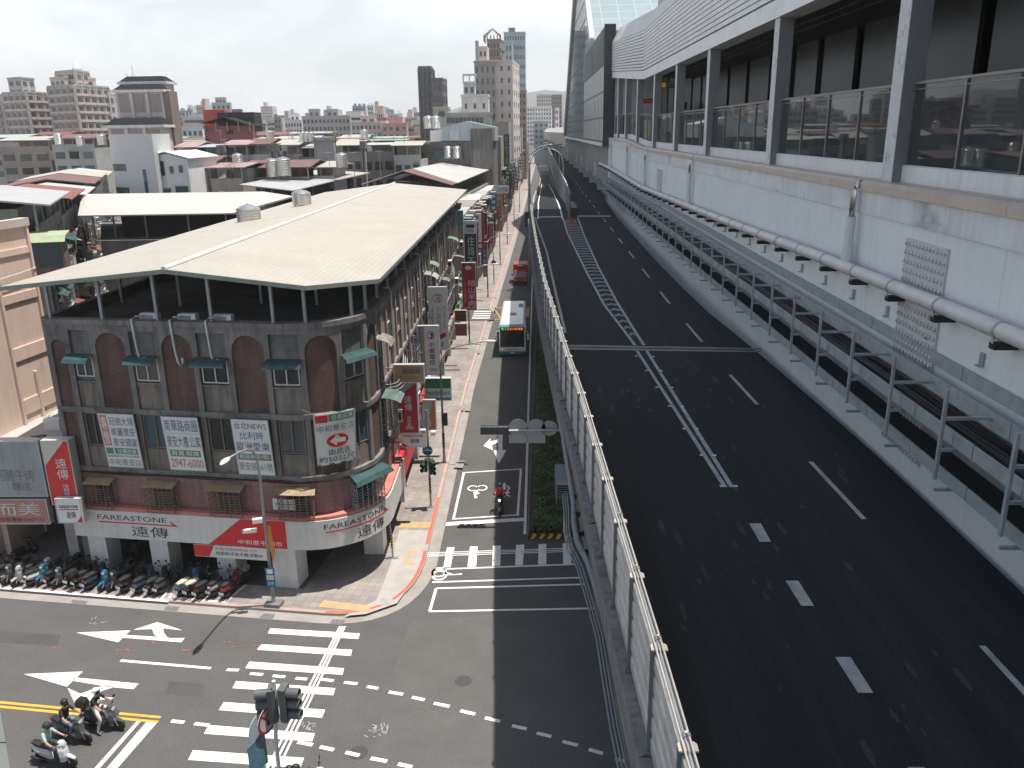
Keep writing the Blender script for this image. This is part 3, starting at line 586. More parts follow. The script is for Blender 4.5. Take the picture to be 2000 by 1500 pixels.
M_dark = mat('dark interior', (0.03, 0.03, 0.032), 0.9, 0.3, 0.8)
def awning_m(b, s0, s1, z, d=0.55, drop=0.32, n0=0.02):
    prof = [(n0, z), (n0 + d * .45, z - drop * .18), (n0 + d * .8, z - drop * .5), (n0 + d, z - drop)]
    vs = []; fs = []
    for s in (s0, s1):
        for n, zz in prof: vs += [(s, n, zz)]
        for n, zz in prof: vs += [(s, n, zz - .02)]
    k = len(prof)
    for i in range(k - 1): fs += [[i, i + 1, 2 * k + i + 1, 2 * k + i], [k + i, k + i + 1, 3 * k + i + 1, 3 * k + i]]
    for o in (0, 2 * k): fs += [[o + i, o + i + 1, o + k + i + 1, o + k + i] for i in range(k - 1)]
    fs += [[k - 1, 2 * k - 1, 4 * k - 1, 3 * k - 1], [0, k, 3 * k, 2 * k]]
    return b.add(vs, fs)
# bays
arches = [(0.55, 0.36), (3.17, .74), (6.42, .74), (9.82, .76), (13.15, .72), (16.45, .70)] + [(16.45 + 3.3 * k, .70) for k in range(1, 18)]
b = FB(); seg(b, 0.0, L1, -.6, -.22, 3.9, 12.9); seg(b, L1, S2, -.6, -.22, 3.9, 12.9); seg(b, S2, SEND, -.6, -.22, 3.9, 12.9); b.build('wall', M_frame, cb)
b = FB()
for a, c in ((0, L1), (L1, S2), (S2, SEND)):
    seg(b, a, c, -.5, .06, 12.88, 13.12); seg(b, a, c, -.22, .05, 8.68, 8.93); seg(b, a, c, -.22, .08, 5.72, 5.92)
b.build('string_course', M_frame, cb)
M_fre = mat('concrete frame lightened as sunlit', (0.36, 0.335, 0.31), 0.9, 0.28, 0.7, streak=0.4, grain=0.12, stain=(0.2, 0.19, 0.18))  # lighter copy of the frame concrete, sunlight put into its colour
for c, r in arches:
    if c + r + .3 > SEND: continue
    b = FB()
    for sg in (-1, 1):
        e = c + sg * (r + .13); seg(b, e - .13, e + .13, -.22, 0.0, 8.93, 11.8); seg(b, e - .13, e + .13, -.22, 0.0, 5.92, 8.68)
    K = 14; zs = 11.8
    for i in range(K):
        a0, a1 = math.pi * i / K, math.pi * (i + 1) / K
        p0, p1 = (c + r * math.cos(a0), zs + r * math.sin(a0)), (c + r * math.cos(a1), zs + r * math.sin(a1))
        b.add([(p0[0], 0, p0[1]), (p1[0], 0, p1[1]), (p1[0], 0, 12.88), (p0[0], 0, 12.88), (p0[0], -.22, p0[1]), (p1[0], -.22, p1[1])], [[0, 1, 2, 3], [0, 4, 5, 1]])
    for sg in (-1, 1): e = c + sg * (r + .13); seg(b, e - .13, e + .13, -.22, 0.0, 11.8, 12.88)
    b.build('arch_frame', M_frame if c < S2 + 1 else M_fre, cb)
M_pinkb = tilemat('pink brick infill', (0.50, 0.32, 0.30), (0.45, 0.28, 0.26), (0.32, 0.21, 0.2), 0.22, 0.07, 0.01, var=0.2, scale=0.8, streak=0.2)
for k, (c, r) in enumerate(arches):
    if c + r + .3 > SEND: continue
    m = M_brick if k < 5 else (M_pinkb if k in (6, 7, 8, 9) else (M_brick if k % 3 else M_beige))
    b = FB(); seg(b, c - r, c + r, -.22, -.1, 8.93, 12.56); seg(b, c - r, c + r, -.22, -.1, 5.92, 8.68); b.build('brick_panel', m, cb)
bays = [(arches[i][0] + arches[i][1] + .26, arches[i + 1][0] - arches[i + 1][1] - .26) for i in range(len(arches) - 1) if arches[i + 1][0] + 1 < SEND]
rnd = random.Random(21); wrnd = random.Random(6)
def window(s0, s1, z0, z1, parent, n=-.16, m=M_alu, split=1, glass=M_glass):
    f = FB(); t = .055
    f.box(s0, s1, n, n + .08, z0, z0 + t); f.box(s0, s1, n, n + .08, z1 - t, z1); f.box(s0, s0 + t, n, n + .08, z0 + t, z1 - t); f.box(s1 - t, s1, n, n + .08, z0 + t, z1 - t)
    for i in range(split): x = s0 + (s1 - s0) * (i + 1) / (split + 1); f.box(x - t / 2, x + t / 2, n, n + .085, z0 + t, z1 - t)
    o = f.build('window', m, parent); g = FB(); g.box(s0 + t, s1 - t, n + .015, n + .03, z0 + t, z1 - t); g.build('pane', glass if glass is not M_glass else wrnd.choice([M_glass, M_glass, M_glassb, glassmat('curtained glass', (.12, .115, .10), .15), glassmat('grey curtained glass', (.07, .075, .08), .12)]), o); return o
def grille(s0, s1, z0, z1, d, m, roof=None):
    b = FB(); w = .022
    for i in range(6): zz = z0 + (z1 - z0) * i / 5; b.box(s0, s1, d - w, d, zz - w / 2, zz + w / 2); b.box(s0, s0 + w, .0, d, zz - w / 2, zz + w / 2); b.box(s1 - w, s1, .0, d, zz - w / 2, zz + w / 2)
    for i in range(4): zz = z0 + (z1 - z0) * (i + .5) / 5; b.box(s0, s1, d - w, d, zz - w / 2, zz + w / 2)
    k = int((s1 - s0) / .24)
    for i in range(k + 1): x = s0 + (s1 - s0 - w) * i / k; b.box(x, x + w, d - w - .004, d + .003, z0, z1)
    for i in range(3):
        for x in (s0, s1 - w): b.box(x, x + w, d * i / 3, d * i / 3 + w, z0, z1)
    g = b.build('window_grille', m, cb)
    if roof:
        r = FB(); n = int((s1 - s0 + .2) / .07)
        for i in range(n): x = s0 - .1 + (s1 - s0 + .2) * i / n; r.add([(x, -.02, z1 + .17), (x + .035, -.02, z1 + .19), (x + .07, -.02, z1 + .17), (x, d + .1, z1), (x + .035, d + .1, z1 + .02), (x + .07, d + .1, z1)], [[0, 1, 4, 3], [1, 2, 5, 4]])
        r.build('hood', roof, g)
M_hood = mat('corrugated plastic hood', (0.36, 0.27, 0.17), 0.6, 0.3, 3)
for k, (s0, s1) in enumerate(bays):
    front = k < 5
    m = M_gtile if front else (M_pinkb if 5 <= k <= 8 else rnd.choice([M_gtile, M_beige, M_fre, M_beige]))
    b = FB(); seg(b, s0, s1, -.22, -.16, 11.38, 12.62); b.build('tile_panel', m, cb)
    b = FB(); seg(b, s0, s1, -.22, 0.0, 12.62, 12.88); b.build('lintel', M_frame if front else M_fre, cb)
    b = FB(); seg(b, s0, s1, -.22, -.14, 8.93, 10.1); b.build('spandrel_panel', M_panel if front or k % 2 else m, cb)
    b = FB(); seg(b, s0, s1, -.22, -.05, 10.1, 10.2); b.build('sill', M_frame, cb)
    window(s0 + .06, s1 - .06, 10.28 + (.12 if k == 0 else 0), 11.36, cb)
    if front: b = FB(); awning_m(b, s0 - .12, s1 + .1, 11.52, .62, .3); b.build('awning', M_teal, cb)
    else:
        for zz in (11.5, 8.75, 5.9):
            if rnd.random() < .4: b = FB(); q_ = rnd.uniform(-.3, .3); awning_m(b, s0 - .12 + q_, s1 + rnd.uniform(-.3, .2), zz + rnd.uniform(-.25, .15), rnd.uniform(.55, 1.0), rnd.uniform(.2, .42)); b.build('awning', rnd.choice([M_teal, M_tealp, mat('grey green awning', (.20, .24, .23), .6, .25, 2), mat('pale awning', (0.36, .35, .30), .6, .25, 2), M_panel]), cb)
    b = FB(); seg(b, s0, s1, -.22, -.13, 5.92, 6.95); b.build('spandrel_panel', mat('ribbed beige sheet', (0.22, 0.195, 0.165), .7, .2, 1.5, streak=.4), cb)
    window(s0 + .05, s1 - .05, 7.0, 8.64, cb, m=mat('bronze frame', (0.17, .15, .12), .5, .1, 4))
    if front:
        g0, g1 = s0 - .1, s1 + .1; z0, z1 = (3.95, 5.25)
        grille(g0, g1, z0, z1, .55, M_rust if k < 4 else M_steel, M_hood if k < 4 else None)
        b = FB(); b.box(s0 + .1, s1 - .1, -.03, .02, 4.1, 5.2); b.build('window', M_glass, cb)
        if k == 4: b = FB(); awning_m(b, g0 - .1, g1 + .3, 5.75, .9, .4); b.build('awning', M_teal, cb)
    elif k < 13 and rnd.random() < .75:
        z0 = rnd.choice([6.8, 10.0]); grille(s0 - .1, s1 + .1, z0, z0 + 1.5, .6, M_steel)
for a, c in ((0, L1), (L1, S2), (S2, S2 + 14), (S2 + 14, SEND)):
    b = FB(); seg(b, a, c, -.22, -.04, 4.0, 5.58); b.build('tiled_wall', M_pink if a < S2 + 10 else M_gtile, cb)
    b = FB(); seg(b, a, c, -.22, .0, 5.58, 5.72); b.build('tile_border', M_rtile, cb)
# cables along the ledge
b = FB(); r0 = random.Random(2)
for j in range(5):
    pts = []; n0, z0 = .1 + .02 * j, 5.62 + .03 * j
    for i in range(40): s = (S2 + 6) * i / 39; pts.append((s, n0 + r0.uniform(-.015, .015), z0 + .03 * math.sin(i * .9 + j)))
    b.tube([p for p in pts], .016, 5)
b.build('cable', M_black, cb)
# fascia, columns, arcade
NF = .42
M_fas = mat('white shop fascia', (0.60, 0.60, 0.585), 0.5, 0.06, 0.8, streak=0.1)
fs = thing('shop_fascia', 'curved white and red shop fascia wrapping the corner over the white columns', 'sign', tuple(fac(10, NF, 2.4)), wcoord=True)
b = FB()
for a, c in ((0, L1), (L1, S2), (S2, S2 + 4.2)): seg(b, a, c, .05, NF, 2.38, 3.82)
b.build('board', M_fas, fs)
b = FB()
for a, c in ((0, L1), (L1, S2), (S2, S2 + 6.5)): seg(b, a, c, -.03, NF - .06, 3.82, 3.98)
b.build('top_cover', mat('faded red top', (0.52, 0.20, 0.17), .6, .15, 2), fs)
def fpoly(pts, n, m, name, parent, sub=False):
    b = FB()
    b.add([(s, n, z) for s, z in pts], [list(range(len(pts)))]); return b.build(name, m, parent)
fpoly([(7.0, 2.39), (8.75, 3.81), (10.95, 3.81), (10.95, 2.39)], NF + .006, M_red, 'red_panel', fs)
b = FB(); seg(b, S2 + 4.2, S2 + 9, .05, NF - .05, 2.5, 4.0); b.build('red_board', M_red, fs)
def ftext(body, s0, s1, z0, z1, n, m, parent, **k):
    """lettering bent along the facade"""
    return text(body, lambda a, d, c: fac(a, d, c), s0, s1, z0, z1, n, m, parent, **k)
for s0, s1 in ((1.35, 5.55), (12.6, 16.0)):
    w = s1 - s0; tz = 0.0
    ftext('FAREASTONE', s0, s0 + w * .86, 3.36, 3.62, NF + .008, M_ink, fs)
    b = FB(); seg(b, s0 + .05, s1 - .1, NF + .002, NF + .012, 3.20, 3.26); b.add([(s1, NF + .012, 3.17), (s1 - .42, NF + .012, 3.47), (s1 - .42, NF + .012, 3.38), (s1 - .16, NF + .012, 3.2)], [[0, 1, 2, 3]]); b.build('arrow', M_red, fs)
    ftext('遠傳', s0 + w * .40, s0 + w * .86, 2.55, 3.10, NF + .008, M_ink, fs, bold=.02)
ftext('中和景平門市', 8.5, 10.7, 2.5, 2.74, NF + .012, M_white, fs)
b = FB()
for a, c in ((0, L1), (L1, S2), (S2, SEND)): seg(b, a, c, -4.2, .04, 2.34, 2.40)
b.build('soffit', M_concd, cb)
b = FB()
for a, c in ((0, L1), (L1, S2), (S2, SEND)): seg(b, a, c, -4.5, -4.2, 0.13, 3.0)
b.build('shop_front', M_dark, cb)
b = FB(); b.add([tuple((s, -4.15, .134)) for s in (0.2, L1)] + [(L1, .1, .134), (.2, .1, .134)], [[0, 1, 2, 3]]); b.build('arcade_floor', mat('arcade paving', (0.12, .115, .11), .8, .2, 1), cb)
for s in (0.35, 3.65, 7.1): b = FB(); b.box(s, s + .95, -.95, .1, .13, 2.38); b.build('column', M_wtile, cb)
b = FB(); b.box(9.95, 11.15, -1.1, .1, .13, 2.38); b.build('column', M_wtile, cb)
b = MB(); b.cbox((-8.35, 38.6, 1.25), 1.0, 1.0, 2.25, .0); b.build('column', M_wtile, cb)
for k in range(9):
    b = FB(); b.box(S2 + 6.4 + 6.6 * k, S2 + 7.2 + 6.6 * k, -.9, -.02, .13, 2.38); b.build('column', M_wtile if k < 2 else M_concl, cb)
rn2 = random.Random(17)
for k in range(11):      # shop boards under the street side arcade beam
    s = S2 + 9.3 + 4.6 * k; h = rn2.uniform(.9, 1.5)
    t = thing('shop_board', f'{["wide dark","red","pale blue","weathered white","brown","yellowed","grey","orange","green","cream","navy"][k]} shop name board low on the street front of the corner block', 'sign', tuple(fac(s, .1, 2.5)), wcoord=True)
    c = [(.05, .05, .06), (.42, .05, .05), (.3, .42, .5), (.55, .55, .52), (.2, .11, .06), (.5, .42, .2), (.3, .3, .3), (.55, .2, .05), (.06, .25, .14), (.55, .5, .4), (.04, .06, .16)][k]
    b = FB(); b.box(s, s + 4.2, .02, .3, 2.5, 2.5 + h); b.build('board', mat('shop board %d' % k, c, .5, .15, 1.5, streak=.2), t)
    b = FB(); [b.box(s + .4 + .7 * j, s + .9 + .7 * j, .3, .31, 2.5 + h * .3, 2.5 + h * .75) for j in range(5)]; b.build('lettering', M_white if k in (0, 1, 2, 4, 8, 10) else M_ink, t)
# roof
M_slab = mat('roof terrace floor', (0.11, 0.11, 0.11), 0.9, 0.3, 0.5)
b = MB(); b.prism([fac(s, -.5, 0).xy for s in (0, 4, 8, L1)] + [fac(L1 + LARC * i / 5, -.5, 0).xy for i in range(1, 6)] + [(-8.3, 97), (-22.5, 97)], 12.6, 12.7); b.build('terrace', M_slab, cb)
RZ = [(-24.45, 36.75, 14.52), (-15.98, 35.15, 15.5), (-9.62, 34.30, 14.86), (-7.05, 37.35, 14.6), (-7.6, 97.7, 14.6), (-15.8, 96.6, 15.5), (-24.0, 97, 14.55)]
M_roof = tilemat('cream roof sheet', (0.40, 0.375, 0.325), (0.375, 0.355, 0.31), (0.325, 0.305, 0.265), 1.05, 0.30, 0.02, plane='floor', offset=0.5, rot=math.pi / 2, var=0.07, scale=0.35, rough=0.55, bump=0.6)
b = MB()
def roofq(pts):
    t = [Vector(p) for p in pts]; n = len(t); b.add(t + [p - Vector((0, 0, .10)) for p in t], [list(range(n)), list(range(n, 2 * n))[::-1]] + [[i, (i + 1) % n, n + (i + 1) % n, n + i] for i in range(n)])
roofq([RZ[0], RZ[1], RZ[5], RZ[6]]); roofq([RZ[1], (-9.62, 34.30, 14.86), (-7.05, 37.35, 14.58), (-7.6, 97.7, 14.58), RZ[5]])
rf = b.build('roof', M_roof, cb)
b = MB(); b.tube([Vector(RZ[1]) + Vector((0, 0, .03)), Vector(RZ[5]) + Vector((0, 0, .03))], .11, 6); b.build('ridge_cap', mat('pale ridge cap', (0.62, .62, .58), .5, .1, 2), rf)
b = MB()
for p, q in ((RZ[0], RZ[1]), (RZ[1], RZ[2]), (RZ[2], RZ[3]), (RZ[3], RZ[4])):
    p, q = Vector(p), Vector(q); d = Vector((0, 0, .06)); b.loft([[a + Vector((0, -.05, 0)) - d * 3, a + Vector((0, .04, 0)) - d * 3, a + Vector((0, .04, 0)) + d * .2, a + Vector((0, -.05, 0)) + d * .2] for a in (p, q)])
b.build('eave_trim', mat('green grey trim', (0.24, .27, .23), .5, .15, 2), rf)
def roofz(x): return 15.38 - abs(x + 15.9) * .105
sposts = [.3, 2.9, 5.6, 8.2, L1 - .3, L1 + 1.2, L1 + 3.6, S2 - .4] + [S2 + 2.6 + 3.3 * k for k in range(17)]
for s in sposts: p = fac(s, -.2, 0); b = MB(); b.cbox((p.x, p.y, (13.1 + roofz(p.x)) / 2 - .06), .13, .13, roofz(p.x) - 13.15, -.13); b.build('roof_post', M_steel, cb)
for x, y in [(-21.5, 42), (-18, 41), (-14, 41.5), (-11, 41), (-22.5, 50), (-16, 52), (-10, 50)]: b = MB(); b.cbox((x, y, (12.7 + roofz(x)) / 2 - .06), .13, .13, roofz(x) - 12.75); b.build('roof_post', M_steel, cb)
b = FB()
for zz in (13.6, 13.95): b.box(S2 + 2.6, S2 + 22, -.22, -.18, zz, zz + .05)
b.build('terrace_rail', M_steel, cb)
b = MB(); b.box(-22.7, -22.42, 36.7, 97, 0, 13.12); b.box(-21.5, -9.5, 60, 60.2, 12.7, 14.5); b.build('terrace_wall', M_concd, cb)
# clutter in the roof shade
def watertank(x, y, z, r, h, label, squat=False):
    t = thing('water_tank', label, 'water tank', (x, y, z), group='stainless water tanks on the roofs')
    prof = [(r * .98, 0)]; n = 5 if squat else 7
    for i in range(n): z0 = h * (i / n); prof += [(r, z0 + h / n * .1), (r, z0 + h / n * .8), (r * .965, z0 + h / n * .9)]
    prof += [(r * .97, h), (r * .5, h + r * .22), (r * .18, h + r * .3), (r * .16, h + r * .36), (0.01, h + r * .36)]
    b = MB(); b.lathe(prof, (0, 0, .25), 18); b.build('tank', M_stain, t)
    b = MB()
    for a in range(4): b.cbox((r * .75 * math.cos(a * 1.57), r * .75 * math.sin(a * 1.57), .125), .08, .08, .25)
    b.build('stand', M_steel, t)
    b = MB(); b.tube([(r * 1.05, 0, 0), (r * 1.05, 0, h * 1.12), (r * .3, 0, h * 1.18)], .025, 6); b.build('pipe', M_alu, t)
    return t
watertank(-15.2, 47, 12.7, .8, 1.6, 'stainless tank standing in the roof shade of the corner block')
for k, s in enumerate((5.0, 6.85, 8.55)):
    p = fac(s, -.62, 12.7); t = thing('air_conditioner', ['white outdoor air unit on the roof terrace, left of three', 'white outdoor air unit on the roof terrace, middle of three', 'white outdoor air unit on the roof terrace, right of three'][k], 'air conditioner', (p.x, p.y, 12.7), -.13, 'air units on the corner terrace')
    b = MB(); b.cbox((0, 0, .37), .85, .32, .58); b.build('case', M_white, t)
    b = MB(); b.cbox((-.08, -.166, .37), .58, .02, .46); b.build('fan_grille', M_steel, t); b = MB(); b.cbox((-.3, 0, .04), .06, .3, .08); b.cbox((.3, 0, .04), .06, .3, .08); b.build('foot', M_steel, t)
    s1 = s - .45
    q = thing('refrigerant_pipe', ['lagged grey pipe hooking down the front from the left air unit', 'lagged grey pipe hooking down the front from the middle air unit', 'lagged grey pipe hooking down the front from the right air unit'][k], 'pipe', tuple(fac(s1, .1, 12)), wcoord=True)
    b = FB(); b.tube([(s1 + .45, -.2, 13.3), (s1 + .1, 0.0, 13.32), (s1 - .05, .12, 13.2), (s1, .14, 12.6), (s1 + .03, .12, 11.8), (s1 + .1, .12, 11.3), (s1 + .25, .14, 11.1), (s1 + .36, .16, 11.25), (s1 + .36, .17, 11.5)], .05, 8); b.build('pipe', M_alu, q, smooth=True)
# banners
def banner(s0, s1, z0, z1, label, rows, logo=None):
    t = thing('banner', label, 'banner', tuple(fac((s0 + s1) / 2, .12, z0)), wcoord=True)
    tilt = .22
    f = lambda a, n, c: fac(a, .1 + n + tilt * (c - z0) / (z1 - z0), c)
    b = MB(f); nx = 4
    b.box(s0, s1, 0, .03, z0, z1, nx); b.build('sheet', M_sign, t)
    b = MB(f)
    for s in (s0, s1 - .03): b.box(s, s + .03, -.03, .036, z0, z1)
    b.box(s0 + .03, s1 - .03, -.03, .036, z1 - .03, z1); b.build('frame', M_galv, t)
    for r in rows:
        if r[0] == 'box':
            q = MB(f); q.box(s0 + r[1] * (s1 - s0), s0 + r[2] * (s1 - s0), .03, .034, z0 + r[3] * (z1 - z0), z0 + r[4] * (z1 - z0), 3); q.build('print', r[5], t)
        else: text(r[0], f, s0 + r[1] * (s1 - s0), s0 + r[2] * (s1 - s0), z0 + r[3] * (z1 - z0), z0 + r[4] * (z1 - z0), .038, r[5], t, bold=r[6] if len(r) > 6 else .012)
    q = MB(f); q.tube([(s0 + .05, -.05, z1), (s0 - .5, -.3, z1 + .25)], .02, 5); q.tube([(s1 - .05, -.05, z0), (s1 + .5, -.25, z0 - .3)], .015, 5); q.build('stay', M_rust, t)
    return t
M_gry = mat('grey green lettering', (0.16, .22, .19), .6, 0); M_pinkp = mat('faded red print', (0.50, .20, .19), .6, .05)
W_ = M_white
banner(2.2, 4.02, 5.95, 8.78, 'white house agency banner with a pink left column of two characters', [('box', .04, .24, .42, .97, M_pinkp), ('專營'.replace('', '\n').strip(), .06, .22, .45, .94, W_), ('冠德大境', .29, .96, .79, .94, M_blue), ('美麗景安', .29, .96, .60, .75, M_blue), ('景安國宴', .29, .96, .41, .56, M_blue), ('box', .04, .24, .27, .38, M_green), ('box', .28, .92, .27, .38, M_green), ('信義房屋', .36, .88, .285, .365, W_), ('最優租房經台灣四大服務', .05, .95, .21, .25, M_gry), ('中和景安店', .06, .96, .05, .18, M_gry), ('box', .0, 1, 0, .03, M_green)])
banner(5.38, 7.2, 5.95, 8.75, 'white house agency banner with big blue lettering and a faded telephone number', [('南華路商圈', .06, .95, .74, .95, M_blue), ('box', .05, .95, .70, .705, M_gry), ('景安大樓.公寓', .06, .96, .45, .66, M_blue), ('box', .08, .92, .28, .40, M_green), ('買賣.租賃', .12, .88, .30, .385, W_), ('2947-6000', .06, .95, .08, .24, M_pinkp), ('box', .0, 1, 0, .03, M_green)])
banner(8.8, 10.6, 5.9, 8.76, 'white banner naming a newspaper district beside the street lamp', [('台北NEWS', .08, .93, .83, .95, M_blue), ('比利時', .2, .82, .65, .79, M_blue), ('歐洲愛樂', .06, .95, .45, .61, M_blue), ('box', .05, .95, .29, .40, M_green), ('歡迎來店(電)', .1, .9, .305, .39, W_), ('景安路161號', .05, .95, .10, .25, M_gry), ('box', .0, 1, 0, .03, M_green)])
banner(12.55, 14.35, 6.45, 8.98, 'torn white banner with a red oval and white arrow on the round corner', [('box', .04, .32, .84, .98, M_red), ('box', .34, .95, .85, .98, M_green), ('信義房屋', .4, .92, .87, .965, W_), ('中和景安店', .06, .96, .65, .78, M_gry), ('由此去', .3, .85, .19, .31, M_ink), ('約50公尺', .05, .95, .05, .17, M_ink), ('box', 0, 1, 0, .03, M_green)])
ov = [o for o in COL.objects if o.name.startswith('banner')][-1]
b = MB(lambda a, n, c: fac(a, .1 + n + .22 * (c - 6.45) / 2.53, c)); b.add([(13.5 + .48 * math.cos(i * .314), .04, 7.62 + .33 * math.sin(i * .314)) for i in range(20)], [list(range(20))]); b.build('oval', M_red, ov)
b = MB(lambda a, n, c: fac(a, .1 + n + .22 * (c - 6.45) / 2.53, c)); b.add([(13.15, .046, 7.62), (13.45, .046, 7.86), (13.45, .046, 7.73), (13.85, .046, 7.73), (13.85, .046, 7.51), (13.45, .046, 7.51), (13.45, .046, 7.38)], [[0, 1, 2, 3, 4, 5, 6]]); b.build('arrow', W_, ov)
t = thing('small_banner', 'small white and red promotion banner under the shop fascia', 'banner', tuple(fac(7, .46, 2)), wcoord=True)
b = FB(); b.box(6.2, 10.0, .44, .46, 1.72, 2.36, 3); b.build('sheet', M_sign, t); b = FB(); b.add([(6.2, .465, 1.74), (6.95, .465, 1.74), (7.25, .465, 2.35), (6.2, .465, 2.35)], [[0, 1, 2, 3]]); b.build('print', M_red, t)
ftext('安裝送無線網路-999', 7.3, 9.4, 2.12, 2.28, .468, M_pinkp, t); ftext('按摩椅/多款手機/穿戴$0', 7.3, 9.7, 1.85, 2.05, .468, M_ink, t)
t = thing('small_plate', 'small weathered pale plate on the pink tiles between two window cages', 'sign', tuple(fac(11.0, 0, 4.2)), wcoord=True); b = FB(); b.box(10.25, 11.35, -.04, .03, 4.2, 4.75); b.build('plate', M_sign, t); ftext('國際語文學苑', 10.35, 11.2, 4.42, 4.56, .034, M_blue, t)
# ================================================================ STATION SIDE
M_wall = mat('grey painted wall', (0.70, 0.735, 0.74), 0.8, 0.08, 0.35, streak=0.05)
M_band = mat('stained wall band', (0.66, 0.69, 0.695), 0.85, 0.12, 0.5, streak=0.12, stain=(0.22, 0.24, 0.25))
M_cap = mat('brushed metal coping', (0.52, 0.45, 0.39), 0.42, 0.14, 1.2, metal=0.35)  # tan colour holds the warm reflection on the steel
M_clad = mat('grey metal cladding', (0.70, 0.725, 0.735), 0.42, 0.08, 0.6, metal=0.1, streak=0.12)
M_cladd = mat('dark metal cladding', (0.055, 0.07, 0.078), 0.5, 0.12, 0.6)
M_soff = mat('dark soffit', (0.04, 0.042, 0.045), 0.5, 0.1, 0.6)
M_peel = mat('peeling sky lit paint', (0.62, 0.64, 0.64), 0.85, 0.12, 3.5, bump=0.8, stain=(0.24, 0.26, 0.265))  # real peeling; the paler tone paints sky light on the west face
M_col = mat('grey column paint', (0.22, 0.225, 0.235), 0.6, 0.08, 1)  # darker tone paints shade on the other column faces
M_rail = mat('bronze grey rail', (0.20, 0.195, 0.19), 0.4, 0.1, 3, metal=0.4)
M_rglass = glassmat('railing glass', (0.05, 0.062, 0.066), 0.02, 0.72)
KZ = lambda y: lerp([(-30, 0), (88, 0), (104, .62), (300, .62)], y)      # the platform steps up
CZ = lambda y: lerp([(-30, 0), (91, 0), (127, 2.2), (300, 2.2)], y)
WX = 11.3
yy = [-12] + [4 + 4 * k for k in range(32)]
def ext(name, prof, m, parent, ys=yy, dz=KZ, seam=None, smooth=False):
    """profile of (x, z) run along the track"""
    b = MB(); 
    for y0, y1 in zip(ys, ys[1:]):
        b.loft([[(x, y, z + (dz(y) if z > 17 else 0)) for x, z in prof] for y in (y0 + (seam or 0), y1)])
    return b.build(name, m, parent)
sw = thing('platform_wall', 'long pale grey concrete wall carrying the station walkway beside the elevated road', 'wall', (WX, 60, DZ), wcoord=True)
ext('wall', [(WX, 6), (WX + .6, 6), (WX + .6, 18.15), (WX, 18.15)], M_wall, sw, seam=.012)
ext('wall_band', [(WX - .07, 18.15), (WX + .6, 18.15), (WX + .6, 18.92), (WX - .07, 18.92)], M_band, sw, seam=.006)
ext('coping', [(WX - .17, 18.90), (WX - .17, 19.14), (WX - .05, 19.24), (WX + .9, 19.24), (WX + .9, 18.93)], M_cap, sw, seam=.014)
ext('kick_panel', [(WX + .62, 19.24), (WX + .62, 19.74), (WX + .70, 19.78), (WX + .78, 19.24)], M_clad, sw, seam=.01)
for k in range(30): y = 14.5 + 2.9 * k; b = MB(); b.box(WX - .06, WX - .002, y - .09, y + .09, 15.15, 15.5); b.box(WX - .16, WX - .06, y - .09, y + .09, 15.15, 15.18); b.build('wall_bracket', M_steel, sw)
for y0, y1, z0, z1 in ((22.7, 25.3, 11.4, 17.75), (74.5, 77.0, 12.2, 17.6)):
    t = thing('studded_panel', 'grey studded panel fixed on the platform wall %s' % ('near the pipe tee, the larger one' if y0 < 50 else 'far along by the second downpipe'), 'panel', (WX, y0, z0), group='studded panels on the platform wall', wcoord=True)
    b = MB(); b.box(WX - .07, WX - .003, y0, y1, z0, z1); ny, nzz = 12, int((z1 - z0) / .26)
    for i in range(ny):
        for j in range(nzz): b.lathe([(.065, -.06), (.065, -.12), (.04, -.14)], (WX, y0 + (i + .5) * (y1 - y0) / ny, z0 + (j + .5) * (z1 - z0) / nzz), 6, 'x')
    b.build('plate', mat('studded grey plate', (.52, .53, .535), .7, .1, 2), t)
# drain main
PZ = lambda y: lerp([(0, 16.45), (20, 16.38), (32, 16.25), (50, 15.9), (85, 15.4), (120, 15.75), (300, 15.9)], y)
M_pipe = mat('white painted pipe', (0.58, 0.585, 0.575), 0.45, 0.12, 1.2, stain=(0.34, 0.32, 0.30))
dm = thing('drain_main', 'thick white drain main running along the platform wall on black brackets', 'pipe', (10.85, 30, 16), wcoord=True)
yp = [0] + [4 + 3.0 * k for k in range(46)]
b = MB(); b.tube([(10.88, y, PZ(y)) for y in yp], .21, 14); b.build('pipe', M_pipe, dm, smooth=True)
for y in yp[1:]:
    b = MB(); b.cbox((11.0, y, PZ(y) - .36), .56, .26, .16); o = b.build('bracket', M_black, dm)
    b = MB(); b.lathe([(.222, -.05), (.235, -.05), (.235, .05), (.222, .05)], (10.88, y, PZ(y)), 14, 'y'); b.cbox((10.72, y, PZ(y) - .2), .03, .1, .2); b.cbox((11.05, y, PZ(y) - .2), .03, .1, .2); b.build('strap', M_galv, o)
for k, y in enumerate((29.2, 60, 84, 100, 121)):
    t = thing('downpipe', ['white downpipe with a steel elbow at the coping, nearest to the camera', 'white downpipe with a steel elbow at the coping, second along the wall', 'white downpipe with a steel elbow beside the far studded panel', 'white downpipe on the rising part of the coping', 'white downpipe at the far end of the platform wall by the glass hall'][k], 'pipe', (11.0, y, PZ(y)), group='downpipes on the platform wall', wcoord=True)
    dz = KZ(y); b = MB(); b.lathe([(.165, -.1), (.165, 1.8 + (18 - PZ(y) - 1.8) + dz)], (10.98, y, PZ(y)), 26); b.lathe([(.19, .2), (.195, .2), (.195, .75), (.19, .75)], (10.98, y, PZ(y)), 26); o = b.build('pipe', mat('pale downpipe', (.62, .64, .645), .45, .05, 1), t)
    b = MB(); b.tube([(11.0, y, 17.95 + dz), (11.0, y, 18.85 + dz), (11.03, y, 19.02 + dz), (11.1, y, 19.12 + dz), (11.25, y, 19.14 + dz)], .1, 10); b.build('elbow', M_stain, t, smooth=True)
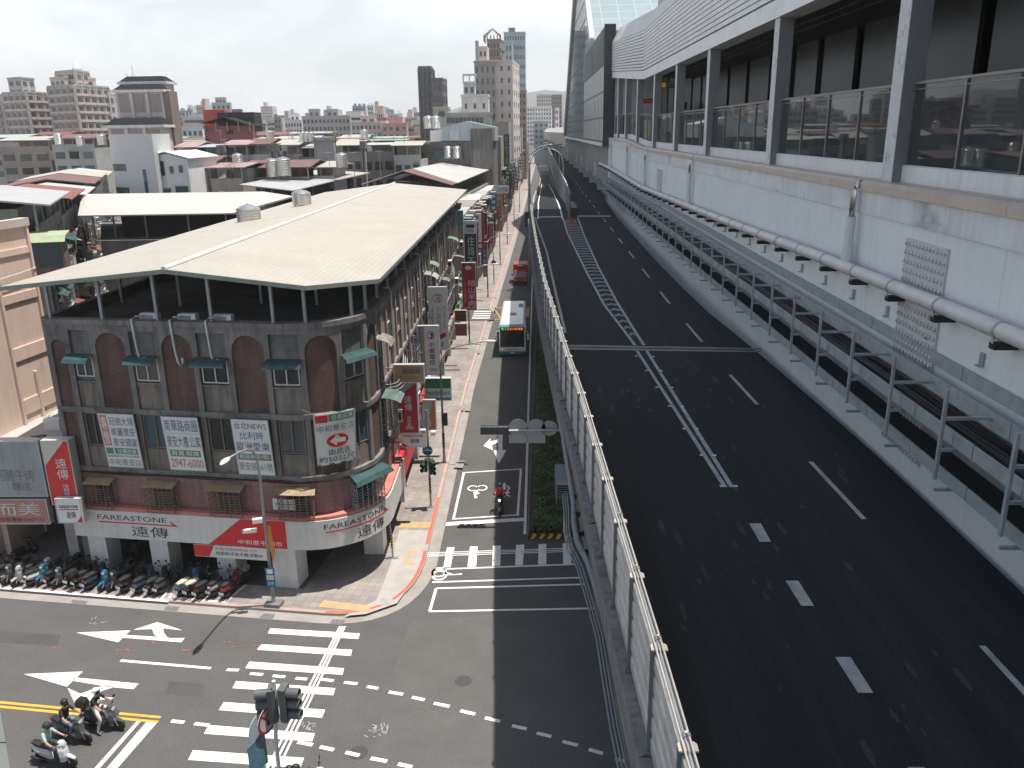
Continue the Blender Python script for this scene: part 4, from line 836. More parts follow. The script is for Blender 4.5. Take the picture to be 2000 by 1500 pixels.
# cable rack
M_rack = mat('galvanised rack', (0.36, 0.40, 0.42), 0.5, 0.2, 2.5, metal=0.3)
M_mesh = mat('black mesh tray', (0.02, 0.022, 0.024), 0.8, 0.2, 8)
rk = thing('cable_rack', 'three tier galvanised cable rack bolted along the foot of the platform wall', 'cable rack', (10.8, 30, 12), wcoord=True)
RY0, RY1 = 6.0, 124.0
def rail(x, z0, z1, name='tray_rail', w=.03, lip=.05):
    y = RY0; i = 0
    b = MB()
    while y < RY1: b.loft([[(x, yy_, z0), (x + w, yy_, z0), (x + w, yy_, z1), (x + lip, yy_, z1 + .012), (x, yy_, z1 + .012)] for yy_ in (y, min(y + 2.96, RY1))]); y += 3.0
    b.build(name, M_rack, rk)
rail(10.88, 14.02, 14.44); rail(11.2, 14.55, 14.9); rail(10.1, 13.56, 13.9); rail(11.2, 13.56, 13.95); rail(10.1, 12.52, 12.84); rail(11.2, 12.52, 13.0)
b = MB(); b.box(10.13, 11.2, RY0, RY1, 12.54, 12.56); b.build('mesh_tray', M_mesh, rk)
b = MB(); b.box(10.13, 11.2, RY0, RY1, 13.57, 13.59); b.box(10.91, 11.28, RY0, RY1, 14.05, 14.07); b.build('tray_floor', mat('tray floor', (.05, .058, .063), .7, .2, 2), rk)
b = MB(); rnd = random.Random(8)
for k in range(34):
    x0 = 10.25 + .85 * rnd.random(); z0 = 13.63 + .22 * rnd.random(); ph = rnd.random() * 6
    b.tube([(x0 + .05 * math.sin(y * .35 + ph), y, z0 + .02 * math.sin(y * .8 + ph)) for y in [RY0 + 1.7 * i for i in range(69)]], .02, 5)
b.build('cable', M_black, rk, smooth=True)
for k in range(40):
    y = 7.0 + 2.95 * k
    if y > RY1: break
    b = MB(); b.cbox((9.75, y, 13.88), .07, .10, 2.3)
    p = b.build('post', M_rack, rk); fb = MB()
    for z, xe in ((14.3, 10.9), (13.5, WX), (12.46, WX)):
        b = MB() if k < 33 else fb
        b.box(9.77, xe, y - .04, y + .04, z - .045, z + .03)
        if k < 33: b.build('arm', M_rack, p)
    if k >= 33: tag(fb.build('arm', M_rack, p), kind='stuff')
    b = MB(); b.box(10.088, 10.098, y + .1, y + .75, 13.58, 13.88); b.build('splice_plate', M_galv, p)
# walkway columns, railing, canopy
wk = thing('station_walkway', 'covered station walkway with grey columns, glass railing and louvred canopy', 'station building', (12.5, 60, 19.2), wcoord=True)
CY = [13.8, 27.8, 42.2, 58.0, 70.8, 83.4, 96.7, 108.5, 118.4]
for y in CY:
    z0, z1 = 19.24 + KZ(y), 26.0 + CZ(y)
    b = MB(); b.box(WX + .34, WX + 1.0, y, y + .85, z0, z1); c = b.build('column', M_col, wk)
    b = MB(); b.box(WX + .325, WX + .34, y + .02, y + .83, z0, z1 - .02); b.build('column_face', M_peel, c)
edges = [-2] + CY + [125]
for i in range(len(edges) - 1):
    y0, y1 = edges[i] + (.95 if i else 0), edges[i + 1] - .1
    z = lambda y: KZ(y)
    n = 4 if y1 - y0 > 10 else 3; X = WX + .68
    b = MB()
    for k in range(n + 1):
        y = y0 + (y1 - y0 - .08) * (k / n if k not in (0, n) else k / n); b.box(X - .03, X + .12, y, y + .08, 19.78 + z(y), 22.22 + z(y))
    b.loft([[(X - .05, y, 22.2 + z(y)), (X + .1, y, 22.2 + z(y)), (X + .1, y, 22.28 + z(y)), (X - .05, y, 22.28 + z(y))] for y in (y0, y1)])
    b.loft([[(X - .02, y, 22.04 + z(y)), (X + .02, y, 22.04 + z(y)), (X + .02, y, 22.07 + z(y)), (X - .02, y, 22.07 + z(y))] for y in (y0, y1)])
    r = b.build('railing', M_rail, wk)
    b = MB(); b.loft([[(X + .02, y, 19.8 + z(y)), (X + .035, y, 19.8 + z(y)), (X + .035, y, 22.2 + z(y)), (X + .02, y, 22.2 + z(y))] for y in (y0 + .08, y1 - .08)]); b.build('glass', M_rglass, r)
ys2 = [-30, 0, 13.8, 27.8, 42.2, 58, 70.8, 83.4, 91, 97, 103, 109, 115, 121, 126.8]
ext('fascia', [(WX + .2, 25.9), (WX + 1.3, 25.9), (WX + 1.3, 26.72), (WX + .2, 26.72)], M_clad, wk, ys2, CZ, seam=.015)
for k in range(12):
    z = 26.80 + k * .32
    ext('louvre', [(WX + .14, z), (WX + .12, z + .24), (WX + .34, z + .26), (WX + .34, z)], M_clad, wk, ys2, CZ, seam=.006)
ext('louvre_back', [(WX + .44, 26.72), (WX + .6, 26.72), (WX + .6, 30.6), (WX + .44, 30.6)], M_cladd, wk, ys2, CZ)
ext('parapet', [(WX + .1, 30.6), (WX + 2.2, 30.6), (WX + 2.2, 32.6), (WX + 1.2, 32.6), (WX + .3, 31.0)], mat('pale metal cladding', (.52, .52, .50), .45, .07, .5, metal=.3), wk, ys2, CZ, seam=.012)
b = MB()
for y0, y1 in zip(ys2, ys2[1:]): b.loft([[(WX + .35, y, 26.02 + CZ(y)), (19, y, 26.02 + CZ(y)), (19, y, 26.3 + CZ(y)), (WX + .35, y, 26.3 + CZ(y))] for y in (y0, y1)])
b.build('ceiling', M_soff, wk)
b = MB()
for x in (12.9, 13.8, 14.7): 
    for y0, y1 in zip(ys2, ys2[1:]): b.loft([[(x, y, 26.0 + CZ(y)), (x + .07, y, 26.0 + CZ(y)), (x + .07, y, 26.02 + CZ(y)), (x, y, 26.02 + CZ(y))] for y in (y0, y1)])
b.build('ceiling_strip', mat('soffit trim', (.16, .165, .17), .4, .05, 1), wk)
b = MB()
for y0, y1 in zip(ys2, ys2[1:]): b.loft([[(WX + .6, y, 19.0 + KZ(y)), (19, y, 19.0 + KZ(y)), (19, y, 19.2 + KZ(y)), (WX + .6, y, 19.2 + KZ(y))] for y in (y0, y1)])
b.build('floor', M_concd, wk)
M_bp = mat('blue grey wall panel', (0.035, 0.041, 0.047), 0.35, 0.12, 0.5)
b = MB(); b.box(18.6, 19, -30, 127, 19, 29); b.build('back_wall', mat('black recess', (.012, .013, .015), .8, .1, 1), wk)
y = -22.0; rnd = random.Random(4)
while y < 122:
    w_ = rnd.choice([4.2, 5.0, 5.6]); b = MB(); b.box(17.2, 17.4, y, y + w_, 19.2 + KZ(y), 26.0 + CZ(y)); b.build('back_panel', M_bp, wk); y += w_ + 1.1
b = MB(); b.box(15.8, 16.1, 91, 94, 22.9, 23.6); sgn = b.build('hanging_sign', M_black, wk)
hs = frame((15.95, 91 - .01, 0), (1, 0, 0), (0, -1, 0))
t = thing('platform_sign', 'black hanging guide sign with a yellow pictogram seen between the columns', 'sign', (16.2, 86, 24), wcoord=True)
f2 = frame(at(1291, 160, 86), (1, 0, 0), (0, -1, 0)); b = MB(f2); b.box(0, 1.6, -.1, 0, -.55, .0); b.build('case', M_black, t)
b = MB(f2); b.box(.08, .5, 0, .01, -.5, -.06); b.build('pictogram', mat('lit yellow sign', (.75, .45, .03), .5, 0, emit=.1), t); text('往月台', f2, .6, 1.45, -.26, -.06, .008, mat('lit blue lettering', (.18, .4, .6), .5, 0, emit=.1), t); text('Platform', f2, .6, 1.3, -.46, -.32, .008, MATS['lit blue lettering'], t)
f2 = frame(at(1257, 193, 92), (1, 0, 0), (0, -1, 0)); t = thing('led_sign', 'small led board with red running letters behind the walkway columns', 'sign', at(1257, 197, 92), wcoord=True); b = MB(f2); b.box(0, 1.2, -.1, 0, -.42, .0); b.build('case', M_black, t); text('歡迎搭乘', f2, .1, 1.0, -.33, -.1, .008, mat('red led', (.8, .03, .02), .5, 0, emit=.2), t)
# glass hall over the tracks
hall = thing('glass_hall', 'tall gabled glass station hall with dark curtain wall and pale blue roof', 'station building', (12, 160, 19), wcoord=True)
M_cw = glassmat('curtain wall glass', (0.035, 0.06, 0.068), 0.05); M_cwl = glassmat('sky reflection glass', (0.52, 0.56, 0.57), 0.15)  # the pale glass has the sky reflection put into its colour
M_roofg = tilemat('pale blue roof glass', (0.27, 0.335, 0.355), (0.25, 0.315, 0.335), (0.42, 0.45, 0.46), 3.2, 2.6, 0.07, plane='floor', offset=0.0, var=0.05, rough=0.25, bump=0)
HX = 10.35
b = MB(); b.box(HX, HX + 1.6, 126.9, 127.9, 18.6, 35.3); b.build('end_panel', M_cladd, hall)
b = MB()
for z in (22.5, 26.6, 30.5): b.box(HX + .02, HX + 1.58, 126.885, 126.9, z, z + .04)
b.build('panel_joint', M_black, hall)
b = MB(); b.box(HX + .06, HX + .3, 128, 176, 19.2, 30.0); b.build('glazing', M_cwl, hall)
b = MB()
for k in range(17): y = 128 + 3 * k; b.box(HX + .03, HX + .1, y - .22, y + .22, 19.2, 30)
for z in (19.2, 22.6, 26.2, 29.9): b.box(HX + .025, HX + .1, 128, 176, z, z + .22)
b.build('mullion', M_cladd, hall)
for k in range(11): z = 30.2 + .46 * k; b = MB(); b.add([(HX - .1, 128, z), (HX + .2, 128, z + .3), (HX + .2, 176, z + .3), (HX - .1, 176, z), (HX - .1, 128, z + .1), (HX - .1, 176, z + .1)], [[0, 1, 2, 3], [4, 5, 2, 1], [0, 3, 5, 4]]); b.build('louvre', M_clad, hall)
b = MB(); b.box(HX + .25, HX + 1, 128, 176, 30, 35.2); b.build('louvre_back', M_cladd, hall)
b = MB(); b.box(HX - .12, HX + 1.2, 127.9, 280, 18.6, 19.15); b.build('sill_beam', M_clad, hall)
tri = [(156, 35.2), (199, 60), (276, 19.2), (150, 19.2)]
b = MB(); b.add([(HX + .1, y, z) for y, z in tri] + [(HX + .4, y, z) for y, z in tri], [[0, 1, 2, 3], [7, 6, 5, 4]] + [[i, (i + 1) % 4, 4 + (i + 1) % 4, 4 + i] for i in range(4)]); b.build('curtain_wall', M_cw, hall)
def zin(y): return 35.2 + (y - 156) * 24.8 / 43 if y < 199 else 60 - (y - 199) * 40.8 / 77
b = MB()
for k in range(30):
    y = 176 + 3.35 * k
    if y < 274: b.box(HX + .06, HX + .12, y - .12, y + .12, 19.2, zin(y))
for k in range(11):
    z = 19.2 + 3.7 * k; ya = 176 if z < 46 else 156 + (z - 35.2) * 43 / 24.8; yb = 199 + (60 - z) * 77 / 40.8
    if z > 35.2: ya = 156 + (z - 35.2) * 43 / 24.8
    b.box(HX + .055, HX + .12, ya, yb, z, z + .2)
b.build('mullion', M_cladd, hall)
b = MB()
def bandq(y0, z0, y1, z1, w, x0=HX - .35, x1=HX + .5):
    d = Vector((0, y1 - y0, z1 - z0)).normalized(); n = Vector((0, -d.z, d.y)) * w
    A, B = Vector((0, y0, z0)), Vector((0, y1, z1)); X = Vector((1, 0, 0))
    b.loft([[p + X * x0, p + X * x1, p + n + X * x1, p + n + X * x0] for p in (A, B)])
bandq(155, 34.8, 199, 60.2, 1.6); bandq(199, 60.2, 277, 19, 2.6)
b.build('gable_frame', mat('pale gable frame', (.42, .44, .45), .45, .06, .6, metal=.3), hall)
b = MB(); b.add([(HX + .5, 155.6, 35.6), (60, 155.6, 35.6), (60, 199, 60.6), (HX + .5, 199, 60.6)], [[0, 1, 2, 3]]); b.add([(HX + .5, 199, 60.6), (60, 199, 60.6), (60, 277, 19.6), (HX + .5, 277, 19.6)], [[0, 1, 2, 3]]); b.build('roof', M_roofg, hall)
b = MB(); b.box(HX + 1.6, 60, 127, 155.5, 19, 34.5); b.build('rear_block', M_clad, hall)
b = MB()
for k in range(48): y = 128.5 + 3.1 * k; b.box(11.0, 11.35, y, y + .5, 14.2, 18.6)
b.build('rib', M_concl, hall)
b = MB(); b.box(11.35, 12, 128, 282, 14, 18.6); b.box(11.1, 16, 128, 282, 13.2, 14.1); b.build('track_girder', M_conc, hall)
for y in (150, 171, 192, 213, 240, 269, 297, 324, 360):
    b = MB(); b.box(11.5, 13.3, y, y + 2.2, 0, 13.3); b.box(10.7, 15, y - .2, y + 2.4, 13.0, 13.6); b.build('pier', M_concl, hall)
    b = MB(); b.tube([(11.0, y - .4, 15.6), (11.0, y - .4, 13.4), (11.3, y - .4, 12.6)], .2, 8); b.build('downpipe', M_pipe, hall)
gw = thing('rail_guideway', 'long pale rail viaduct curving away beyond the glass hall', 'viaduct', (11, 300, 15), wcoord=True)
cv = lambda y: lerp([(276, 10.6), (400, 8.6), (600, 7.2), (900, 8), (1400, 20)], y)
b = MB(); yy3 = [276, 330, 400, 480, 600, 750, 900, 1400]
for y0, y1 in zip(yy3, yy3[1:]): b.loft([[(cv(y), y, 15.6), (cv(y) + 11, y, 15.6), (cv(y) + 11, y, 19.8), (cv(y) + 9, y, 22), (cv(y) + 1.5, y, 22), (cv(y) - .2, y, 20.2)] for y in (y0, y1)])
b.build('guideway', M_concl, gw)
for y in range(380, 1300, 45): b = MB(); b.box(cv(y) + 3, cv(y) + 6, y, y + 2.5, 0, 15.6); b.build('pier', M_conc, gw)
# unseen tower, its shape guessed to throw the long shade over the elevated road
tw = thing('unseen_tower', 'tall pale unseen tower above the station walkway, shaped to shade the elevated road', 'building', (30, 50, 26), wcoord=True)
def tx(y): return 18.9 - .0225 * (y - 117) - .15
b = MB(); zt = 12.6 + (tx(20) - 2.12) / .245
b.prism([(tx(-60), -60), (48, -60), (48, 117), (tx(117), 117)], 33.5, zt); b.build('wall', tilemat('tower facade', (.4, .4, .39), (.38, .38, .37), (.08, .1, .11), 3.4, 3.2, .8, offset=0.0, var=.1), tw)
b = MB(); b.prism([(WX + 1.3, -60), (48, -60), (48, 127), (20, 127), (WX + 1.3, 90)], 32.0, 33.5); b.build('podium_roof', M_concl, tw)

sg_ = thing('shade_block', 'plain grey unseen block behind the viewpoint, added to darken the elevated road', 'building', (24, -20, 0), wcoord=True)  # added unseen mass that cuts sky light off the near deck
b = MB(); b.box(.5, 48, -45, -5, 8, 44); b.build('wall', M_clad, sg_)
# ================================================================ CITY BEHIND
UB = MB(); UB.box(-.5, .5, -.5, .5, -.5, .5)
_ub = UB.build('window', M_glass); UNIT = _ub.data; bpy.data.objects.remove(_ub)
M_wd = glassmat('far window glass', (0.035, 0.045, 0.05), 0.15)
UNITS = {}
def unit(m):
    if m.name not in UNITS:
        me = UNIT.copy(); me.materials.clear(); me.materials.append(m); UNITS[m.name] = me
    return UNITS[m.name]
def ubox(name, c, s, rz, m, parent):
    o = bpy.data.objects.new(name, unit(m)); COL.objects.link(o); o.parent = parent
    mtx = Matrix.LocRotScale(Vector(c), Matrix.Rotation(rz, 3, 'Z'), Vector(s))
    o.matrix_basis = mtx
    if parent.get('_w'): o.matrix_parent_inverse = parent.matrix_basis.inverted()
    return o
def block(name, label, cat, pl, pm, pr, ytop, Y, m, dl=0.0, dr=None, z0=0.0, group=None, nf=None, wl=0, wr=0, fh=3.1, parent=None, depth=None, bands=None, wm=None, ww=.5, wh=.5, cap=True, m2=None, ztop=None, piers=None):
    """a block measured in the picture: left, middle (nearest) and right edge at ytop, middle edge Y metres away"""
    L_, M_ = at(pl, ytop, Y + dl), at(pm, ytop, Y)
    if dr is None: dr = depth or 14
    R_p = at(pr, ytop, Y + dr)
    zt = ztop if ztop else M_.z
    B_ = L_ + R_p - M_
    t = parent or thing(name, label, cat, (M_.x, M_.y, 0), group=group, wcoord=True)
    b = MB(); b.prism([(p.x, p.y) for p in (L_, M_, R_p, B_)], z0, zt); b.build('wall', m, t)
    if cap:
        b = MB(); c = (L_ + R_p) / 2
        P = [Vector((p.x, p.y)) for p in (L_, M_, R_p, B_)]; c = sum(P, Vector((0, 0))) / 4
        Q = [p + (p - c).normalized() * .25 for p in P]
        b.prism([tuple(p) for p in Q], zt + .002, zt + .6); b.build('parapet', m2 or m, t)
    nf = nf if nf is not None else int((zt - z0) / fh)
    k = 0
    for A, Bp, n in ((L_, M_, wl), (M_, R_p, wr)):
        if not n: continue
        d = Vector((Bp.x - A.x, Bp.y - A.y, 0)); ln = d.length; d.normalize(); rz = math.atan2(d.y, d.x); nn = Vector((d.y, -d.x, 0))
        for f in range(nf):
            z = zt - (f + .5) * fh - .25
            if z < max(z0, 8.5): break
            for i in range(n):
                if k >= 100: break
                p = A + d * (ln * (i + .5) / n); w = ln / n * ww
                ubox('window', (p.x + nn.x * .04, p.y + nn.y * .04, z), (w, .18, fh * wh), rz, wm or M_wd, t); k += 1
            if bands:
                p = (A + Bp) / 2; ubox('balcony_band', (p.x + nn.x * .35, p.y + nn.y * .35, z - fh * .42), (ln * .98, .7, fh * .28), rz, bands, t)
        if piers:
            for i in range(n + 1):
                p = A + d * (ln * i / n); ubox('pier', (p.x + nn.x * .2, p.y + nn.y * .2, (max(z0, 6) + zt) / 2), (.5, .5, zt - max(z0, 6)), rz, piers, t)
    return t
c_ = lambda n, *rgb, **k: mat(n, rgb, 0.85, k.pop('var', .14), k.pop('scale', .25), streak=k.pop('streak', .22), **k)
B_pink = c_('pinkish tower tile', .52, .43, .39); B_grey = c_('greyish tower tile', .40, .38, .37); B_beige = c_('beige tower tile', .60, .52, .47); B_whi = c_('white tower render', .70, .70, .69)
B_teal = c_('teal tower glass', .30, .38, .41); B_dk = c_('dark grey tower tile', .19, .185, .185); B_brn = c_('brown tower tile', .24, .19, .17); B_redb = tilemat('red brick block', (.30, .085, .07), (.26, .075, .06), (.2, .1, .09), .4, .12, .015, var=.15)
B_lbl = mat('pale blue corrugated sheet', (.50, .58, .60), .5, .12, .4, streak=.15)
M_slate = mat('dark slate', (.022, .025, .028), .95, .2, 1, spec=.1)
# --- far left towers
t = block('apartment_tower', 'pinkish apartment tower with a grey penthouse at the far left edge', 'tower', 4, 50, 96, 181, 330, B_grey, 6, 14, wl=4, wr=3, bands=B_pink, piers=B_pink)
block('', '', '', 14, 40, 66, 153, 334, B_grey, 4, 8, parent=t, z0=25, wl=2, wr=2)
t = block('apartment_tower', 'dark balconied apartment block cut off by the left edge', 'tower', -40, 0, 11, 186, 360, B_grey, 6, 10, wl=4, wr=2, bands=B_brn)
t = block('apartment_tower', 'tall stepped apartment tower with a small pyramid spire', 'tower', 92, 144, 211, 167, 320, B_grey, 10, 20, wl=4, wr=5, bands=B_pink, piers=B_pink)
block('', '', '', 108, 146, 172, 139, 326, B_grey, 6, 10, parent=t, z0=38, wl=2, wr=2, piers=B_pink); block('', '', '', 97, 125, 186, 152, 326, B_pink, 6, 12, parent=t, z0=38, wl=3, wr=2)
p = at(151, 138, 332); b = MB(); b.lathe([(2.0, 0), (2.0, .8), (.05, 3.4)], p, 4); b.build('spire', B_whi, t)
block('apartment_tower', 'narrow grey apartment block squeezed between the spire tower and the slate roofed one', 'tower', 208, 212, 232, 185, 300, B_grey, 3, 10, wl=1, wr=2)
# --- slate roofed beige tower in three steps
t = thing('slate_roof_tower', 'beige windowless tower stepping down in three dark slate roofs', 'tower', tuple(at(275, 300, 165)), wcoord=True)
def mansard(xl, xr, y0, y1, Y, D, over=1.2):
    A, B = at(xl, y1, Y), at(xr, y1, Y); h = at(xl, y0, Y).z; i = over
    ring = lambda s, z: [(A.x + s, A.y + s, z), (B.x - s, A.y + s, z), (B.x - s, A.y + D - s, z), (A.x + s, A.y + D - s, z)]
    b = MB(); b.loft([ring(-.3, A.z), ring(.9, h)]); b.build('roof', M_slate, t)
    b = MB(); b.loft([ring(-.6, A.z - .5), ring(-.6, A.z - .004)]); b.build('cornice', B_whi, t); return A, B
for xl, xr, y0, y1, Y, D, bx, yb in ((236, 322, 149, 160, 172.5, 4, 330, 175), (224, 316, 165, 176, 170, 2.5, 326, 232), (210, 317, 231, 245, 166, 4, 326, 300)):
    A, B = mansard(xl, xr, y0, y1, Y, D)
    b = MB(); b.box(A.x, B.x, A.y, A.y + D, 0, A.z - .5); b.build('wall', B_beige if Y > 165 else c_('pale beige render', .47, .44, .41), t)
    w = B.x - A.x
    for k in range(3):
        for j in range(3):
            zz = A.z - 2.5 - 4.2 * j
            ubox('recess_panel', (A.x + w * (.17 + .33 * k), A.y - .02, zz), (w * .24, .12, 3.4), 0, c_('recess render', .33, .30, .275), t)
            if k < 2: ubox('pier', (A.x + w * (.335 + .33 * k), A.y - .12, zz), (w * .07, .3, 4.2), 0, B_beige, t)
b = MB(); q = at(326, 180, 170); b.box(q.x - 2, q.x + .35, 170.2, 174, 0, 29.5); b.build('side_wall', B_brn, t)
for k, (x, y) in enumerate(((257, 128), (247, 143))): b = MB(); p = at(x, y, 176); b.tube([(p.x, p.y, 32), p], .05, 4); b.build('antenna', M_steel, t)
# --- white tiled round tower and gable house
M_wt = tilemat('small white tile', (.60, .62, .63), (.58, .60, .61), (.47, .50, .51), .3, .15, .012, var=.05, scale=.3, rough=.4)
t = thing('round_tower', 'white tiled building with a round stair tower, glass block windows and a gabled wing', 'building', tuple(at(256, 380, 105)), wcoord=True)
c = at(250, 262, 107); r = 2.25
b = MB(); b.lathe([(r, 0), (r, c.z)], (c.x, c.y, 0), 72); b.build('round_wall', M_wt, t)
b = MB(); q = at(296, 262, 104.8); b.box(c.x, q.x, c.y - r + .004, 110, 0, c.z - .02); b.build('wall', M_wt, t)
for y0, y1 in ((320, 334), (366, 380)):
    z1, z0 = at(240, y0, 105).z, at(240, y1, 105).z; b = MB(); n = 8
    for k in range(n):
        a0, a1 = R_(205 + 9 * k), R_(205 + 9 * (k + .8)); b.loft([[(c.x + rr * math.cos(a), c.y + rr * math.sin(a), z) for rr, z in ((r, z0), (r + .06, z0), (r + .06, z1), (r, z1))] for a in (a0, a1)])
    b.build('glass_block_window', glassmat('green glass block', (.07, .12, .09), .2), t)
zA, zB = at(287, 330, 105.6).z, at(293, 380, 105.6).z; q = at(290, 350, 105.6); b = MB(); b.box(q.x - .2, q.x + .2, c.y - r - .05, c.y - r - .004, zB, zA); b.build('strip_window', M_glassb, t)
g0, g1, gp = at(300, 306, 106), at(364, 311, 106), at(322, 300, 106)
b = MB(); b.add([(x, y, z) for y in (106.2, 116) for x, z in ((g0.x, 0), (g1.x, 0), (g1.x, g1.z), (gp.x, gp.z), (g0.x, g0.z))], [[0, 1, 2, 3, 4], [9, 8, 7, 6, 5]] + [[i, (i + 1) % 5, 5 + (i + 1) % 5, 5 + i] for i in range(5)]); b.build('gable_wing', c_('white wing render', .76, .77, .77, streak=.1), t)
b = MB()
for (x0, z0), (x1, z1) in (((g0.x - .3, g0.z + .1), (gp.x, gp.z + .15)), ((gp.x, gp.z + .15), (g1.x + .3, g1.z + .05))): b.loft([[(x0, y, z0), (x1, y, z1), (x1, y, z1 + .12), (x0, y, z0 + .12)] for y in (105.9, 116.3)])
b.build('roof', M_white, t)
for x0, y0, x1, y1, m in ((303, 315, 322, 343, M_dark), (330, 325, 339, 339, M_glassb), (348, 323, 357, 337, M_glassb), (311, 368, 334, 378, M_glassb), (342, 364, 368, 377, M_glassb)):
    A, B = at(x0, y0, 106.1), at(x1, y1, 106.1); ubox('window', ((A.x + B.x) / 2, 106.15, (A.z + B.z) / 2), (B.x - A.x, .12, A.z - B.z), 0, m, t)
# --- red brick block with roof shelter
t = block('red_brick_building', 'red brick block with a dark open shelter on its roof', 'building', 398, 494, 500, 250, 205, B_redb, 0, 12, wl=0, wr=0)
for x0, y0, x1, y1 in ((442, 254, 456, 262), (402, 253, 406, 256), (443, 272, 458, 279), (402, 270, 408, 275)): A, B = at(x0, y0, 205), at(x1, y1, 205); ubox('window', ((A.x + B.x) / 2, 204.95, (A.z + B.z) / 2), (B.x - A.x, .2, A.z - B.z), 0, M_dark, t)
A, B = at(393, 241, 204), at(490, 243, 204); b = MB(); b.add([(A.x, 203, A.z), ((A.x + B.x) / 2, 203, A.z + 1.3), (B.x, 203, B.z - .2), (B.x, 218, B.z - .2), ((A.x + B.x) / 2, 218, A.z + 1.3), (A.x, 218, A.z)], [[0, 1, 4, 5], [1, 2, 3, 4]]); b.build('roof', M_slate, t)
for k in range(5): x = A.x + .5 + (B.x - A.x - 1) * k / 4; ubox('roof_post', (x, 204.5, A.z - .9), (.2, .2, 2.2), 0, M_steel, t)
ubox('roof_room', (A.x + 6, 214, A.z + .3), (9, 6, 4.5), 0, M_dark, t)
block('', '', '', 396, 438, 446, 214, 214, mat('bright red sheet', (.42, .07, .05), .6, .1, .5), 0, 8, parent=t, z0=20, cap=False)
# --- skyline, left to right
sky_list = [
 ('teal apartment tower with twin roof huts, left of the red block', 334, 378, 217, 620, B_teal, 6, 0, 'b'), ('grey stepped tower with a crown frame behind the red block', 413, 452, 202, 480, B_grey, 4, 2, 's'), ('lower grey shoulder block right of the stepped tower', 440, 474, 215, 490, B_dk, 4, 2, ''),
 ('pale pink narrow apartment block beside the red block', 484, 522, 243, 420, B_pink, 4, 2, ''), ('misty grey tower pair in the middle distance', 520, 553, 236, 700, B_teal, 4, 1, 't'), ('white apartment block left of the long balcony block', 556, 592, 236, 430, B_whi, 6, 1, 'p'),
 ('long grey apartment block with two tall penthouses', 590, 686, 228, 410, B_grey, 12, 2, 'pp'), ('tall pale teal tower with rounded roof rooms', 688, 716, 208, 640, B_teal, 5, 2, 'b'), ('slim pale tower right of the teal one', 718, 732, 207, 660, B_whi, 3, 1, 'b'), ('beige balcony block with a roof cabin', 686, 746, 240, 400, B_pink, 7, 2, 'p'), ('small pink painted block at the end of the skyline row', 745, 797, 243, 395, c_('pink render', .50, .30, .27), 4, 2, 'p'),
 ('glassy blue green block far behind the dark tower', 796, 822, 232, 700, B_teal, 4, 1, ''), ('pale far apartment block left of the mansard tower', 345, 398, 250, 330, B_whi, 5, 1, ''), ('dark twin slabs above the misty tower pair', 535, 551, 231, 560, B_dk, 2, 1, 't')]
for lab, x0, x1, yt, Y, m, n, ns, ex in sky_list:
    t = block('skyline_building', lab, 'building', x0, x1 - 3, x1, yt, Y, m, 0, 12, wl=n, wr=ns if False else 0, fh=3.3, bands=None, ww=.55, group='skyline blocks')
    w = x1 - x0
    if 'b' in ex: [block('', '', '', x0 + w * f, x0 + w * (f + .16), x0 + w * (f + .2), yt - 4, Y + 4, m, 0, 5, parent=t, z0=25) for f in (.1, .42, .72)]
    if 's' in ex: block('', '', '', x0 + w * .18, x0 + w * .7, x0 + w * .75, yt - 10, Y + 3, m, 0, 8, parent=t, z0=25, wl=3)
    if ex == 'p': block('', '', '', x0 + w * .3, x0 + w * .78, x0 + w * .82, yt - 12, Y + 4, m, 0, 8, parent=t, z0=25, wl=2)
    if ex == 'pp': [block('', '', '', x0 + w * f, x0 + w * (f + .22), x0 + w * (f + .24), yt - 13, Y + 4, m, 0, 8, parent=t, z0=25, wl=2) for f in (.13, .5)]
    if 't' in ex: block('', '', '', x0, x0 + w * .4, x0 + w * .45, yt - 6, Y + 4, m, 0, 8, parent=t, z0=25)
# dark tower
t = block('dark_tower', 'narrow dark grey concrete tower with bay ribs standing alone on the skyline', 'tower', 817, 842, 846, 133, 262, B_dk, 0, 8, wl=3, wr=1, fh=3.4, ww=.35, wh=.45, piers=B_dk)
block('', '', '', 843, 864, 873, 156, 258, B_dk, 0, 9, parent=t, wl=2, wr=2, fh=3.4); b = MB(); p = at(858, 152, 262)
for k in range(5): b.cbox((p.x - 2 + k * 1.1, 260, p.z - .2), .1, .1, 2.0)
b.build('roof_rail', M_white, t)
# beige street tower and its neighbours
t = block('beige_tower', 'tall pinkish beige tower on the street with narrow slot windows', 'tower', 929, 1001, 1014, 120, 290, B_beige, 0, 26, wl=5, wr=3, fh=3.7, ww=.26, wh=.42)
block('', '', '', 926, 968, 972, 122, 288.5, c_('shaded beige tile', .37, .325, .295), 0, 6, parent=t, wl=4, fh=3.7, ww=.3); block('', '', '', 935, 951, 955, 94, 300, B_pink, 0, 8, parent=t, z0=40, wl=2)  # darker copy of the beige tile, shade put into its colour
block('brown_round_tower', 'brown ribbed tower with an open pyramid frame on top behind the beige one', 'tower', 951, 975, 985, 79, 345, B_brn, 0, 8, wl=4, wr=2, bands=B_brn)
p = at(962, 78, 349); t = [o for o in COL.objects if o.name.startswith('brown_round_tower')][0]; b = MB()
for dx, dy in ((-3, -3), (3, -3), (3, 3), (-3, 3)): b.tube([(p.x + dx, p.y + dy, p.z - 1), (p.x + dx, p.y + dy, p.z + 1.5), (p.x, p.y, p.z + 4)], .3, 4)
for k in range(6): b.cbox((p.x - 3.2 + 1.3 * k, p.y - 3.5, p.z + .3), .4, .4, 2.4)
b.build('roof_frame', B_brn, t)
